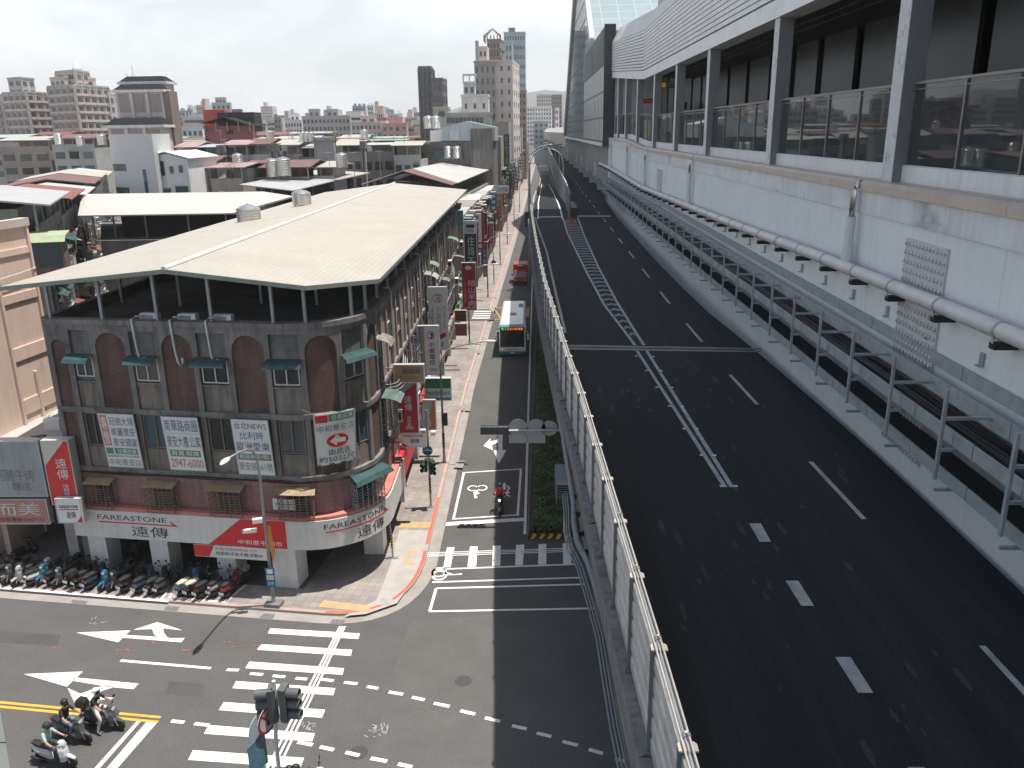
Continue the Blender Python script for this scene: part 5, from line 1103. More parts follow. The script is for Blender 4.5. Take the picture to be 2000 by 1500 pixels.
block('glass_slab_tower', 'tallest blue grey slab tower with a round cap at the end of the street', 'tower', 984, 1025, 1027, 64, 520, B_teal, 0, 14, wl=8, fh=5.2, ww=.5, wh=.4)
t = [o for o in COL.objects if o.name.startswith('glass_slab_tower')][0]; block('', '', '', 993, 1005, 1006, 56, 524, B_dk, 0, 6, parent=t, z0=60); block('', '', '', 980, 1000, 1003, 84, 514, B_teal, 0, 6, parent=t, z0=30, wl=3, fh=5.2)
block('teal_sliver_tower', 'thin teal glass tower showing left of the brown ribbed one', 'tower', 928, 934, 935, 82, 420, B_teal, 0, 5)
block('brown_slab', 'plain brown grey block filling the gap right of the beige tower', 'building', 1012, 1027, 1029, 178, 380, B_brn, 0, 10, wl=2)
t = block('white_annex', 'white rendered building with a roof frame left of the beige tower', 'building', 901, 953, 956, 188, 240, B_whi, 0, 10, wl=3, fh=4.5, ww=.25, wh=.3); block('', '', '', 905, 927, 929, 163, 262, B_whi, 0, 6, parent=t, wl=2, z0=20); b = MB(); p = at(905, 163, 262); q = at(928, 144, 262)
for x in (p.x, (p.x + q.x) / 2, q.x): b.cbox((x, 262, (p.z + q.z) / 2), .35, .35, q.z - p.z)
b.box(p.x - .2, q.x + .2, 261.6, 264, q.z - .5, q.z); b.build('roof_frame', B_whi, t)
t = block('white_roof_house', 'cream house with one dark window right of the dark tower', 'house', 846, 876, 880, 213, 225, c_('cream render', .58, .55, .49), 0, 8, m2=B_beige); A = at(862, 220, 225); ubox('window', (A.x, 224.95, A.z - .3), (1.6, .15, 1.3), 0, M_wd, t)
t = block('long_grey_house', 'long pale grey house with a window row above the pale blue gable', 'house', 870, 958, 960, 224, 205, c_('pale grey render', .42, .42, .41), 0, 10); 
for k in range(9): A = at(876 + 8 * k, 235, 205); ubox('window', (A.x, 204.95, A.z), (.8, .15, 1.2), 0, M_wd, t)
t = thing('blue_gable_house', 'grey concrete house with a pale blue corrugated gable on its roof', 'house', tuple(at(915, 325, 163)), wcoord=True)
Y = 163; A, Bq, C, D, E_ = at(855, 253, Y), at(911, 236, Y), at(967, 248, Y), at(967, 275, Y), at(855, 275, Y)
b = MB(); b.add([tuple(p) for p in (E_, D, C, Bq, A)] + [(p.x, p.y + 14, p.z) for p in (E_, D, C, Bq, A)], [[0, 1, 2, 3, 4], [9, 8, 7, 6, 5]] + [[i, (i + 1) % 5, 5 + (i + 1) % 5, 5 + i] for i in range(5)]); b.build('gable', B_lbl, t)
A2, B2 = at(821, 277, Y), at(963, 277, Y); b = MB(); b.box(A2.x, B2.x, Y + .2, Y + 20, 0, A2.z); b.build('wall', M_concd, t)
A3, B3 = at(919, 251, Y), at(963, 330, Y); b = MB(); b.box(A3.x, B3.x, Y - .9, Y + .1, 0, A3.z); b.build('blind_wall', mat('stained cement', (.25, .235, .22), .9, .3, .35, streak=.5, stain=(.16, .15, .145)), t)
A4, B4 = at(840, 255, Y), at(862, 276, Y); ubox('white_sheet', ((A4.x + B4.x) / 2, Y - .1, (A4.z + B4.z) / 2), (B4.x - A4.x, .2, A4.z - B4.z), 0, M_white, t)
for x0, y0, x1, y1 in ((879, 257, 897, 274), (842, 292, 868, 312), (872, 292, 905, 310)): A, B = at(x0, y0, Y), at(x1, y1, Y); ubox('window', ((A.x + B.x) / 2, Y - .02, (A.z + B.z) / 2), (B.x - A.x, .3, A.z - B.z), 0, M_alu if y0 < 260 else M_glassb, t)
# far right street end
for lab, x0, x1, yt, Y, m, n in (('white apartment slab with many bays closing the street end', 1029, 1078, 209, 760, B_whi, 9), ('pinkish apartment tower pair behind the white slab', 1048, 1080, 185, 900, B_pink, 7), ('brown tower with pale corner by the glass hall', 1078, 1098, 186, 700, B_brn, 4), ('grey blue office block low at the street end', 1043, 1072, 238, 560, B_teal, 3), ('narrow white tower next to the glass hall', 1084, 1092, 212, 520, B_whi, 2)):
    block('skyline_building', lab, 'building', x0, x1 - 1, x1, yt, Y, m, 0, 14, wl=n, fh=3.6, group='skyline blocks')
# hills
M_hill = mat('hill forest', (.05, .075, .05), .95, .3, .004)
hills = None
for x0, x1, Y, seed, hh in ((-3600, 1500, 3600, 3, 290), (-2200, 900, 2900, 8, 170), (-200, 1500, 2500, 5, 190)):
    r = random.Random(seed); b = MB(); n = 60; ph = [r.uniform(0, 6) for _ in range(5)]
    def hz(u): return hh * max(.12, .45 + .3 * math.sin(u * 7 + ph[0]) + .2 * math.sin(u * 15 + ph[1]) + .07 * math.sin(u * 37 + ph[2]))
    rows = []
    for j, f in enumerate((0, .55, .85, 1.0, .8, .3)):
        for i in range(n + 1): u = i / n; rows.append((x0 + (x1 - x0) * u, Y + j * 140, hz(u) * f + (6 * math.sin(i * 2.3 + j) if 0 < j else -1)))
    b.add(rows, [[j * (n + 1) + i, j * (n + 1) + i + 1, (j + 1) * (n + 1) + i + 1, (j + 1) * (n + 1) + i] for j in range(5) for i in range(n)]); tag(b.build('hills', M_hill), kind='structure')
# --- old walk-up rows filling the middle distance
ROOFC = {'white': (.44, .44, .42), 'cream': (.42, .37, .29), 'brown': (.16, .085, .075), 'rust red': (.22, .07, .055), 'grey': (.38, .39, .39), 'pink': (.34, .24, .225), 'green': (.22, .27, .20), 'pale blue': (.32, .39, .41)}
RM = {k: mat(k + ' roof sheet', v, .55, .15, .3, streak=.1, grain=.08) for k, v in ROOFC.items()}
WALLC = [c_('old grey render', .34, .335, .32), c_('old beige render', .44, .395, .34), c_('old green grey render', .36, .385, .36), c_('old pale tile', .54, .52, .50), c_('old brown tile', .30, .25, .22)]
def walkup(label, x0, x1, Y, D, zt, roof, rnd, nwin=4, group='old walk-up blocks', open_roof=False, name='walkup_block', rz=0.0):
    """an old four storey block in world metres with a sheet roof shelter on top"""
    t = thing(name, label, 'building', ((x0 + x1) / 2, Y, 0), rz, group=group); w = x1 - x0; wm = rnd.choice(WALLC)
    b = MB(); b.box(-w / 2, w / 2, 0, D, 0, zt); b.build('wall', wm, t)
    h = rnd.uniform(2.0, 2.7); ov = .5; q = rnd.uniform(.3, 1.1); b = MB()
    b.loft([[(-w / 2 - ov, -ov, zt + h), (-w / 2 - ov, D / 2, zt + h + q), (-w / 2 - ov, D + ov, zt + h), (-w / 2 - ov, D + ov, zt + h - .12), (-w / 2 - ov, D / 2, zt + h + q - .12), (-w / 2 - ov, -ov, zt + h - .12)], [(w / 2 + ov, -ov, zt + h), (w / 2 + ov, D / 2, zt + h + q), (w / 2 + ov, D + ov, zt + h), (w / 2 + ov, D + ov, zt + h - .12), (w / 2 + ov, D / 2, zt + h + q - .12), (w / 2 + ov, -ov, zt + h - .12)]]); b.build('roof', RM[roof], t)
    n = max(2, int(w / 3.5))
    for k in range(n + 1): ubox('roof_post', (-w / 2 + w * k / n, .1, zt + h / 2), (.14, .14, h), 0, M_steel, t)
    if not open_roof: ubox('roof_room', (w * rnd.uniform(-.15, .15), D * .55, zt + h * .45), (w * .7, D * .6, h * .85), 0, rnd.choice(WALLC), t)
    ubox('parapet', (0, .08, zt + .45), (w, .16, .9), 0, wm, t)
    for f in range(3):
        z = zt - 1.6 - 3.1 * f
        for k in range(nwin):
            x = -w / 2 + w * (k + .5) / nwin; ubox('window', (x, -.04, z), (w / nwin * .66, .16, 1.5), 0, rnd.choice([M_wd, M_glassb, M_wd, M_dark]), t)
            if rnd.random() < .45: ubox('awning', (x, -.5, z + .85), (w / nwin * .72, .9, .08), 0, rnd.choice([M_tealp, RM['grey'], RM['cream'], RM['brown'], RM['white']]), t)
            elif rnd.random() < .4: ubox('balcony', (x, -.45, z - 1.1), (w / nwin * .8, .8, .9), 0, rnd.choice(WALLC), t)
    return t
rnd = random.Random(31); keys = list(ROOFC)
# measured rows right behind the corner block: (left px, right px, roof y, distance)
row1 = [(343, 378, 281, 150, 'pink'), (380, 424, 278, 150, 'pale blue'), (436, 480, 280, 150, 'pink'), (482, 523, 279, 151, 'brown'), (540, 580, 279, 150, 'cream'), (582, 628, 284, 152, 'grey'), (655, 704, 274, 155, 'cream'), (706, 767, 274, 155, 'white'), (768, 820, 280, 152, 'cream')]
for k, (a, b_, y, Y, rf_) in enumerate(row1):
    A, B = at(a, y, Y), at(b_, y, Y); walkup('old walk-up with a %s roof sheet, %s of the row behind the cream roof' % (rf_, ['first', 'second', 'third', 'fourth', 'fifth', 'sixth', 'seventh', 'eighth', 'last'][k]), A.x, B.x, Y, 11, A.z - 2.9, rf_, rnd, 3)
for k, (a, b_, y, h) in enumerate(((425, 437, 284, 4), (523, 541, 281, 4), (704, 712, 276, 4))):
    A, B = at(a, y, 149), at(b_, y, 149); t = thing('stair_shaft', ['dark concrete stair shaft topping the row, left one', 'dark concrete stair shaft topping the row, middle one', 'dark concrete stair shaft topping the row, right one'][k], 'stair shaft', ((A.x + B.x) / 2, 149, 0), group='stair shafts of the walk-up row'); w = B.x - A.x
    ubox('head', (0, .6, A.z - .6), (w * 1.3, 2, 1.3), 0, M_concd, t); [ubox('pier', (s * w * .35, .5, A.z / 2 - .7), (w * .25, 1, A.z - 1.4), 0, M_conc, t) for s in (-1, 1)]
t = block('grey_gable_block', 'tall stained grey concrete block with plants on its roof in the walk-up row', 'building', 612, 650, 656, 275, 146, M_conc, 0, 10)
row2 = [(366, 408, 316, 118, 'brown'), (408, 470, 323, 112, 'pink'), (470, 600, 322, 118, 'brown'), (600, 650, 320, 122, 'cream')]
for k, (a, b_, y, Y, rf_) in enumerate(row2): A, B = at(a, y, Y), at(b_, y, Y); walkup('old walk-up with a %s roof just beyond the white sheet roofs, %s from the left' % (rf_, ['first', 'second', 'third', 'fourth'][k]), A.x, B.x, Y, 12, A.z - 2.6, rf_, rnd, 4)
# general carpet of low blocks
NUM = 0
for row, (Y, ytop) in enumerate(((200, 272), (245, 268), (300, 266), (370, 262), (460, 260), (580, 258), (740, 256))):
    x = -30 if row else 0
    while x < 1010:
        wpx = rnd.uniform(10, 17) / Y * 1611; yt = ytop + rnd.uniform(-5, 8)
        if not ((row < 2 and (205 < x + wpx / 2 < 350 or 385 < x + wpx / 2 < 505)) or (x + wpx > 815 and Y < 300) or x + wpx > 1000):
            A, B = at(x, yt, Y), at(x + wpx * .95, yt, Y); rf_ = rnd.choice(keys); zt = max(8, A.z - 2.5); NUM += 1
            if Y < 330: walkup('low walk-up block with a %s roof in the crowded quarter under the skyline' % rf_, A.x, B.x, Y + rnd.uniform(-8, 8), 14, zt, rf_, rnd, 3, group='crowded low blocks with %s roofs' % rf_)
            else:
                t = thing('low_block', 'distant low block with a %s roof in front of the skyline towers' % rf_, 'building', ((A.x + B.x) / 2, Y, 0), group='distant low blocks with %s roofs' % rf_); w = B.x - A.x; zt += rnd.choice([0, 0, 4, 8, 12]) if Y > 400 else 0
                ubox('wall', (0, 8, zt / 2), (w, 16, zt), 0, rnd.choice(WALLC + [B_whi, B_pink]), t); ubox('roof', (0, 8, zt + 1), (w * rnd.uniform(.5, .95), 10, 2), 0, RM[rf_], t)
                for k in range(3): ubox('window_band', (0, -.05, zt - 2 - 3.2 * k), (w * .85, .2, 1.3), 0, M_wd, t)
        x += wpx * rnd.uniform(1.0, 1.15)
# second skyline layer: many pale mid-rise blocks fading into the haze
rnd = random.Random(55)
for k in range(105):
    Y = rnd.choice([620, 760, 900, 1100, 1350, 1700]); x = rnd.uniform(-40, 1025); top = rnd.uniform(218, 252) - (14 if rnd.random() < .22 else 0); w = rnd.uniform(13, 30)
    if 205 < x < 330 or 385 < x < 500: continue
    A, B = at(x, top, Y), at(x + w, top, Y); tone = rnd.choice(['pale', 'pinkish', 'grey', 'teal']); m = {'pale': B_whi, 'pinkish': B_pink, 'grey': B_grey, 'teal': B_teal}[tone]; W_m = B.x - A.x
    t = thing('hazy_block', 'hazy %s mid-rise block on the far skyline' % tone, 'building', ((A.x + B.x) / 2, Y, 0), group='hazy %s mid-rise blocks' % tone)
    ubox('wall', (0, 9, A.z / 2), (W_m, 18, A.z), 0, m, t); n = int((A.z - 14) / 3.4); nb = rnd.choice([3, 4, 5])
    for f in range(min(n, 9)): ubox('window_band', (0, -.1, A.z - 2 - 3.4 * f), (W_m * .88, .3, 1.5), 0, M_wd, t)
    for f in range(nb): ubox('pier', (W_m * (-.5 + (f + .5) / nb), -.2, A.z * .6), (W_m / nb * .35, .4, A.z * .78), 0, m, t)
    for f in range(rnd.choice([1, 2])): ubox('roof_hut', (W_m * rnd.uniform(-.3, .3), 8, A.z + 2), (W_m * rnd.uniform(.2, .4), 8, rnd.uniform(3, 7)), 0, m, t)
# rooftop clutter on the walk-ups: huts, masts, pipes
for k in range(46):
    Y = rnd.choice([152, 155, 120, 205, 250, 305]); x = rnd.uniform(340, 820); y = {152: 283, 155: 280, 120: 322, 205: 274, 250: 270, 305: 267}[Y]; p = at(x, y, Y)
    t = thing('roof_mast', 'thin television mast on a walk-up roof in the middle distance', 'antenna', (p.x, p.y + 3, p.z - 2.5), group='television masts on the roofs'); h = rnd.uniform(3.5, 6)
    b = MB(); b.tube([(0, 0, 0), (0, 0, h)], .04, 4); [b.tube([(-.6 + .1 * i, 0, h - .3 * i), (.6 - .1 * i, 0, h - .3 * i)], .025, 4) for i in range(3)]; b.build('mast', M_steel, t)
# --- big sheet roofs next to the corner block
def sheethouse(label, slopes, m, walls, zb=11.5, posts=(), ridge=None, dark=True):
    t = thing('sheet_roof_house', label, 'house', tuple(Vector((sum(p[0] for p in walls) / len(walls), sum(p[1] for p in walls) / len(walls), 0))), wcoord=True)
    for pl, mm in slopes:
        b = MB(); n = len(pl); P = [gz(x, y, z) for x, y, z in pl]; b.add(P + [p - Vector((0, 0, .12)) for p in P], [list(range(n)), list(range(n, 2 * n))] + [[i, (i + 1) % n, n + (i + 1) % n, n + i] for i in range(n)]); b.build('roof', mm, t)
    b = MB(); b.prism(walls, 0, zb); b.build('wall', M_concd, t)
    c = Vector((sum(p[0] for p in walls) / len(walls), sum(p[1] for p in walls) / len(walls)))
    b = MB(); b.prism([tuple(c + (Vector(p) - c) * .72) for p in walls], zb, zb + 2.3); b.build('roof_room', M_dark, t)
    for (x, y, z) in posts: p = gz(x, y, z); ubox('roof_post', (p.x, p.y, (zb + z) / 2), (.12, .12, z - zb - .1), 0, M_steel, t)
    return t
def wq(pts): return [tuple(gz(x, y, z).xy) for x, y, z in pts]
RW = tilemat('white sheet roof', (.46, .45, .42), (.44, .43, .40), (.36, .355, .335), 1.1, .32, .012, plane='floor', var=.08, scale=.3, rough=.55, rot=1.2)
sheethouse('house under a broad white sheet roof on posts, left of the corner block', [([(152, 421, 14.4), (455, 416, 14.4), (514, 374, 15.3), (160, 379, 15.3)], RW), ([(514, 374, 15.3), (455, 416, 14.4), (463, 412, 14.4), (574, 383, 14.5)], RW)], RW, wq([(188, 421, 14.4), (440, 417, 14.4), (540, 380, 14.6), (190, 383, 15)]), 12.2, [(180, 420, 14.3), (220, 420, 14.3), (282, 419, 14.3), (366, 418, 14.3), (440, 416, 14.3), (505, 398, 14.3)])
sheethouse('house under a grey and cream sheet roof beyond the upper roof tank', [([(467, 360, 14.9), (572, 372, 14.6), (655, 352, 14.7), (560, 342, 15.1)], RM['grey']), ([(560, 342, 15.1), (655, 352, 14.7), (722, 337, 14.8), (622, 331, 15.3)], RM['cream'])], RW, wq([(480, 362, 14.7), (568, 371, 14.6), (715, 338, 14.8), (615, 333, 15.2)]), 12.3, [(500, 364, 14.7), (530, 367, 14.6), (571, 371, 14.5), (610, 361, 14.6), (650, 352, 14.6)])
sheethouse('house under a brown and white gable sheet roof at the end of the cream roof', [([(706, 359, 14.0), (786, 333, 15.4), (880, 315, 15.4), (800, 335, 14.2)], RM['white']), ([(786, 333, 15.4), (882, 361, 14.0), (893, 357, 14.0), (806, 329, 15.4)], RM['brown']), ([(806, 329, 15.4), (893, 357, 14.0), (966, 327, 14.0), (880, 314, 15.4)], RM['white'])], RW, wq([(715, 360, 14.0), (880, 362, 14.0), (962, 328, 14.0), (850, 322, 14)]), 11.6, [])
# street front beyond the corner block: narrow houses to the blue gable house
for k, (y0, y1) in enumerate(((98.5, 111), (111.3, 122), (122.3, 134), (134.3, 147), (147.3, 161.5), (184, 200), (200.4, 222), (222.4, 248), (318, 350), (350.5, 390), (390.5, 450), (450.5, 540))):
    X = XK((y0 + y1) / 2) - 3.1; t = thing('street_house', '%s street house squeezed along the pavement beyond the corner block' % ['first', 'second', 'third', 'fourth', 'fifth', 'sixth', 'seventh', 'eighth', 'ninth', 'tenth', 'eleventh', 'farthest'][k], 'house', (X - 6, y0, 0), group='street houses beyond the corner block')
    zt = 11.5 if k < 3 else rnd.uniform(10.5, 13) if k < 5 else rnd.uniform(12, 24); wm = rnd.choice(WALLC)
    ubox('wall', (-1, (y1 - y0) / 2, zt / 2), (14, y1 - y0, zt), 0, wm, t)
    for f in range(4):
        for q in range(4):
            yq = (y1 - y0) * (q + .5) / 4; ubox('window', (6.04, yq, 4.2 + 2.6 * f if 4.2 + 2.6 * f < zt - 1 else zt - 1.2), (.16, 1.6, 1.4), 0, M_wd, t)
            if rnd.random() < .7: ubox('awning', (6.45, yq, 5.2 + 2.6 * f if 5.2 + 2.6 * f < zt else zt - .4), (.9, 1.9, .08), 0, rnd.choice([M_tealp, M_teal, RM['cream'], RM['grey'], RM['white']]), t)
            elif rnd.random() < .6: ubox('window_cage', (6.35, yq, 3.9 + 2.6 * f if 3.9 + 2.6 * f < zt - 1 else zt - 1.4), (.7, 1.7, 1.5), 0, rnd.choice([M_steel, M_rust, M_galv]), t)
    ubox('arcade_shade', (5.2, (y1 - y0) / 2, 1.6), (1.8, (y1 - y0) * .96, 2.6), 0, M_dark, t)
# --- tanks on the roofs
for k, (x, y, z, r, h, sq, lab) in enumerate(((487, 434, 14.75, .86, .95, 1, 'squat rusty stainless tank on the cream roof, the nearer one'), (590, 402, 14.95, .8, 1.05, 1, 'squat stainless tank on the cream roof, the farther one'))): p = gz(x, y, z); watertank(p.x, p.y, p.z - .15, r, h, lab, True)
for k, (x, y, Y, r, h, lab) in enumerate(((533, 345, 116, .85, 2.2, 'left tall ribbed tank of the pair behind the grey and cream roof'), (555, 343, 116, .95, 2.2, 'right tall ribbed tank of the pair behind the grey and cream roof'), (668, 327, 120, .8, 1.8, 'lone tall tank at the edge of the cream sheet roof'), (466, 331, 118, .7, 2.0, 'tall tank beside the pink roofed walk-up'), (837, 251, 172, .95, 2.2, 'left white domed tank above the blue gable house'), (851, 251, 172, .95, 2.2, 'right white domed tank above the blue gable house'), (875, 309, 160, .8, 2.0, 'left tank on the bracket in front of the grey concrete house'), (892, 309, 160, .8, 2.0, 'right tank on the bracket in front of the grey concrete house'), (592, 277, 153, .6, 1.6, 'left of three small tanks on the walk-up row'), (600, 277, 153, .6, 1.6, 'middle of three small tanks on the walk-up row'), (608, 277, 153, .6, 1.6, 'right of three small tanks on the walk-up row'), (116, 282, 190, .9, 2.2, 'tank above the low roofs in front of the spire tower'), (158, 285, 190, .9, 2.0, 'tank on a roof left of the slate roofed tower'), (200, 283, 180, .9, 2.0, 'tank tucked against the slate roofed tower'), (712, 272, 160, .7, 1.6, 'small tank on the white roofed walk-up'), (528, 275, 156, .7, 1.6, 'small tank on the brown roofed walk-up'))):
    p = at(x, y, Y); watertank(p.x, p.y, p.z - .25, r, h, lab)
# --- peach building, alley houses
M_peach = mat('peach render', (.74, .57, .475), .85, .07, .3, streak=.1, bump=.15)
t = thing('peach_building', 'windowless peach rendered building with shallow wall panels at the left edge', 'building', (-30, 45, 0), wcoord=True)
pd = Vector((.12, 1, 0)).normalized(); pe = Vector((-26.8, 43.5, 0)); pn = Vector((pd.y, -pd.x, 0)); pf = lambda a, n, z: pe - pd * a + pn * n + Vector((0, 0, z))
PZt = at(63, 440, 43.5).z
b = MB(pf); b.box(0, 5.4, -22, 0, 0, PZt); b.build('wall', M_peach, t)
b = MB(pf); b.box(0, .16, .002, .12, 0, PZt); b.box(1.30, 1.46, .002, .12, 0, 9.0); b.box(2.7, 2.86, .002, .12, 0, PZt); b.build('pier', M_peach, t)
for y0, y1 in ((480, 492), (562, 578), (660, 684), (755, 782)): b = MB(pf); b.box(.17, 2.69, .002, .075, at(80, y1, 43.4).z, at(80, y0, 43.4).z); b.build('panel_band', M_peach, t)
b = MB(pf); b.box(-.1, 5.4, -.3, .16, PZt, PZt + .4); b.build('coping', mat('pale peach coping', (.5, .44, .4), .8, .1, .5), t)
b = MB(pf); zc_ = at(70, 522, 43.4).z; b.tube([(0.02, .16, zc_), (1.2, .2, zc_ - .1), (5, .2, zc_ - .3)], .02, 5); b.build('cable', M_white, t)
b = MB(pf); [b.add([(x, .004, z), (x + .05, .004, z), (x + .025, .004, z - h)], [[0, 1, 2]]) for x, z, h in ((.75, at(70, 700, 43.4).z, .7), (.35, at(75, 560, 43.4).z, .5), (1.0, at(75, 784, 43.4).z, .5))]; b.build('rust_stain', mat('rust stain', (.34, .17, .08), .9, .3, 3), t)
AD = Vector((-.405, .914, 0)).normalized(); AN = Vector((AD.y, -AD.x, 0)); AO = Vector((-34.6, 57.5, 0)); rnd = random.Random(12)
for h in range(6):
    L0 = 15.5 * h; o = AO + AD * L0; F = frame(o, AD, AN); zt = (14.2 if h == 0 else 13.4) + rnd.uniform(-.5, .5); wm = rnd.choice(WALLC)
    rf_ = ['grey', 'rust red', 'white', 'brown', 'cream', 'white'][h]
    t = thing('alley_house', '%s back alley house with a %s roof, hung with cages and awnings' % (['nearest', 'second', 'third', 'fourth', 'fifth', 'farthest'][h], rf_), 'house', tuple(o), group='alley houses behind the peach building', wcoord=True)
    b = MB(F); b.box(0, 15.3, -9, 0, 0, zt); b.build('wall', wm, t)
    b = MB(F)
    for n0, n1, za, zb_ in ((-9.4, -4, zt + 2.2, zt + 3.1), (-4, 1.0, zt + 3.1, zt + 2.4)): b.add([(-.3, n0, za), (15.6, n0, za), (15.6, n1, zb_), (-.3, n1, zb_), (-.3, n0, za - .12), (15.6, n0, za - .12), (15.6, n1, zb_ - .12), (-.3, n1, zb_ - .12)], [[0, 1, 2, 3], [7, 6, 5, 4], [0, 4, 5, 1], [1, 5, 6, 2], [2, 6, 7, 3], [3, 7, 4, 0]])
    b.build('roof', RM[rf_], t)
    b = MB(F); b.box(1, 14.5, -7.5, -1.2, zt, zt + 2.1); b.build('roof_room', rnd.choice([M_concd, M_dark, WALLC[2]]), t); b = MB(F); b.box(0, 15.3, -.15, .05, zt, zt + .95); b.build('parapet', wm, t)
    for k in range(5): b = MB(F); b.box(.2 + 3.65 * k, .34 + 3.65 * k, -.1, .04, zt, zt + 2.4); b.build('roof_post', M_steel, t)
    for f in range(4):
        for k in range(5):
            u, z = .5 + 3.0 * k + rnd.uniform(0, .5), zt - 2.5 - 3.0 * f + rnd.uniform(-.2, .2); w = rnd.uniform(1.5, 2.3); q = rnd.random()
            b = MB(F); b.box(u + .1, u + w - .1, -.04, .04, z, z + 1.4); b.build('window', rnd.choice([M_glass, M_glassb]), t)
            if q < .75:
                d = rnd.uniform(.7, 1.25); b = MB(F); b.box(u - .15, u + w + .15, 0.0, d, z + 1.55, z + 1.6); b.v = [v - Vector((0, 0, .35)) * max(0, (v - o).dot(AN)) for v in b.v]; b.build('awning', rnd.choice([M_tealp, M_teal, RM['grey'], RM['cream'], RM['brown'], RM['white'], RM['green'], RM['rust red']]), t)
            if q > .45:
                d = .75; b = MB(F)
                for i in range(5): zz = z - .2 + 1.6 * i / 4; b.box(u, u + w, d - .03, d, zz, zz + .03); b.box(u, u + .03, 0, d, zz, zz + .03); b.box(u + w - .03, u + w, 0, d, zz, zz + .03)
                for i in range(7): x = u + (w - .03) * i / 6; b.box(x, x + .03, d - .035, d + .005, z - .2, z + 1.43)
                b.box(u, u + w, 0, d, z - .3, z - .21); b.build('window_cage', rnd.choice([M_steel, M_rust, M_alu]), t)
            elif q > .2: b = MB(F); b.box(u - .2, u + w, .0, .9, z - 1.0, z - .05); b.build('balcony', rnd.choice(WALLC), t)
    for k in range(3): b = MB(F); u = 1.8 + 5 * k; b.tube([(u, .12, 1), (u, .12, zt)], .07, 6); b.build('drainpipe', M_alu, t)
p = at(72, 470, 56.5); t = thing('bay_window', 'glazed bay window box under a curved pale green hood above the peach wall', 'window', (p.x, p.y, p.z - 2), wcoord=True); F = frame((p.x - .6, p.y, 0), Vector((.9, .25, 0)).normalized()); b = MB(F); b.box(0, 2.1, -1.2, 0, p.z - 2.2, p.z); b.build('frame', mat('brown bay frame', (.2, .14, .11), .6, .1, 3), t)
b = MB(F); [b.box(.1 + s, .98 + s, 0, .02, p.z - 1.9, p.z - .15) for s in (0, .95)]; b.build('pane', M_glassb, t)
b = MB(F); b.loft([[(-.2, .5, p.z - .1), (-.2, .1, p.z + .3), (-.2, -1.2, p.z + .5), (-.2, -1.2, p.z + .45), (-.2, .1, p.z + .25), (-.2, .47, p.z - .13)], [(2.4, .5, p.z - .1), (2.4, .1, p.z + .3), (2.4, -1.2, p.z + .5), (2.4, -1.2, p.z + .45), (2.4, .1, p.z + .25), (2.4, .47, p.z - .13)]]); b.build('hood', mat('pale green hood', (.36, .42, .27), .5, .15, 2), t)
# shops left of the corner block
t = thing('shop_annex', 'low shop building with a white flat roof between the peach wall and the corner block', 'building', (-27, 38, 0), wcoord=True)
SF = frame((-22.9, 36.75, 0), (-.9914, .1309, 0), (-.1309, -.9914, 0))
b = MB(SF); b.box(.15, 22, -9, -.4, 2.6, 6.3); b.build('wall', M_concd, t); b = MB(SF); b.box(.05, 22, -9.2, -.3, 6.3, 6.42); b.build('roof', RM['white'], t)
b = MB(SF); b.box(.15, 22, -5, -4.7, .13, 2.6); b.build('shop_front', M_dark, t); b = MB(SF)
b.box(.2, .8, -.9, -.15, .13, 2.6); b.build('column', mat('spotted old tile', (.33, .31, .30), .8, .35, 2.5), t); b = MB(SF); b.box(5, 5.7, -.9, -.15, .13, 2.6); b.build('column', M_concl, t)
b = MB(SF); b.cbox((0, 0, 0), 0, 0, 0); b.v = []; b.f = []; b.mi = []; b.box(2.2, 3.1, -3.2, -2.8, 6.42, 7.0); b.build('roof_unit', M_white, t)

def shrub(label, c, r, n, seed):
    rr = random.Random(seed); t = thing('shrub', label, 'shrub', tuple(c), wcoord=True)
    def reg(q):
        while 1:
            x, y, z = q.uniform(-1, 1), q.uniform(-1, 1), q.uniform(-1, 1)
            if .2 < x * x + y * y + z * z < 1: return c.x + r * x * (1 + .3 * math.sin(z * 5)), c.y + r * y, c.z + r * (1 + z * .8)
    o = leaves('foliage', reg, n, 0, r * .11, M_leaf + [mat('yellow leaf', (.20, .19, .05), .6, .2, 4)], rnd=rr); o.parent = t; o.matrix_parent_inverse = t.matrix_basis.inverted()
    b = MB(); b.tube([c + Vector((0, 0, -.6)), c + Vector((.1, 0, r * .6)), c + Vector((-.1, .1, r * 1.3))], [.07, .05, .02], 6); b.build('trunk', mat('bark', (.10, .075, .055), .9, .2, 5), t)
shrub('yellow green shrub on a terrace behind the corner block, seen under its roof edge', at(180, 566, 62), .85, 500, 1)
shrub('straggly green shrub growing on the grey concrete block roof', at(655, 279, 147), 1.3, 500, 2)
shrub('small shrub by the peach wall above the shop roof', at(100, 828, 42), .35, 250, 3)
shrub('potted green shrub on the roof edge beside the cream sheet roof', at(452, 340, 100), .8, 300, 4)
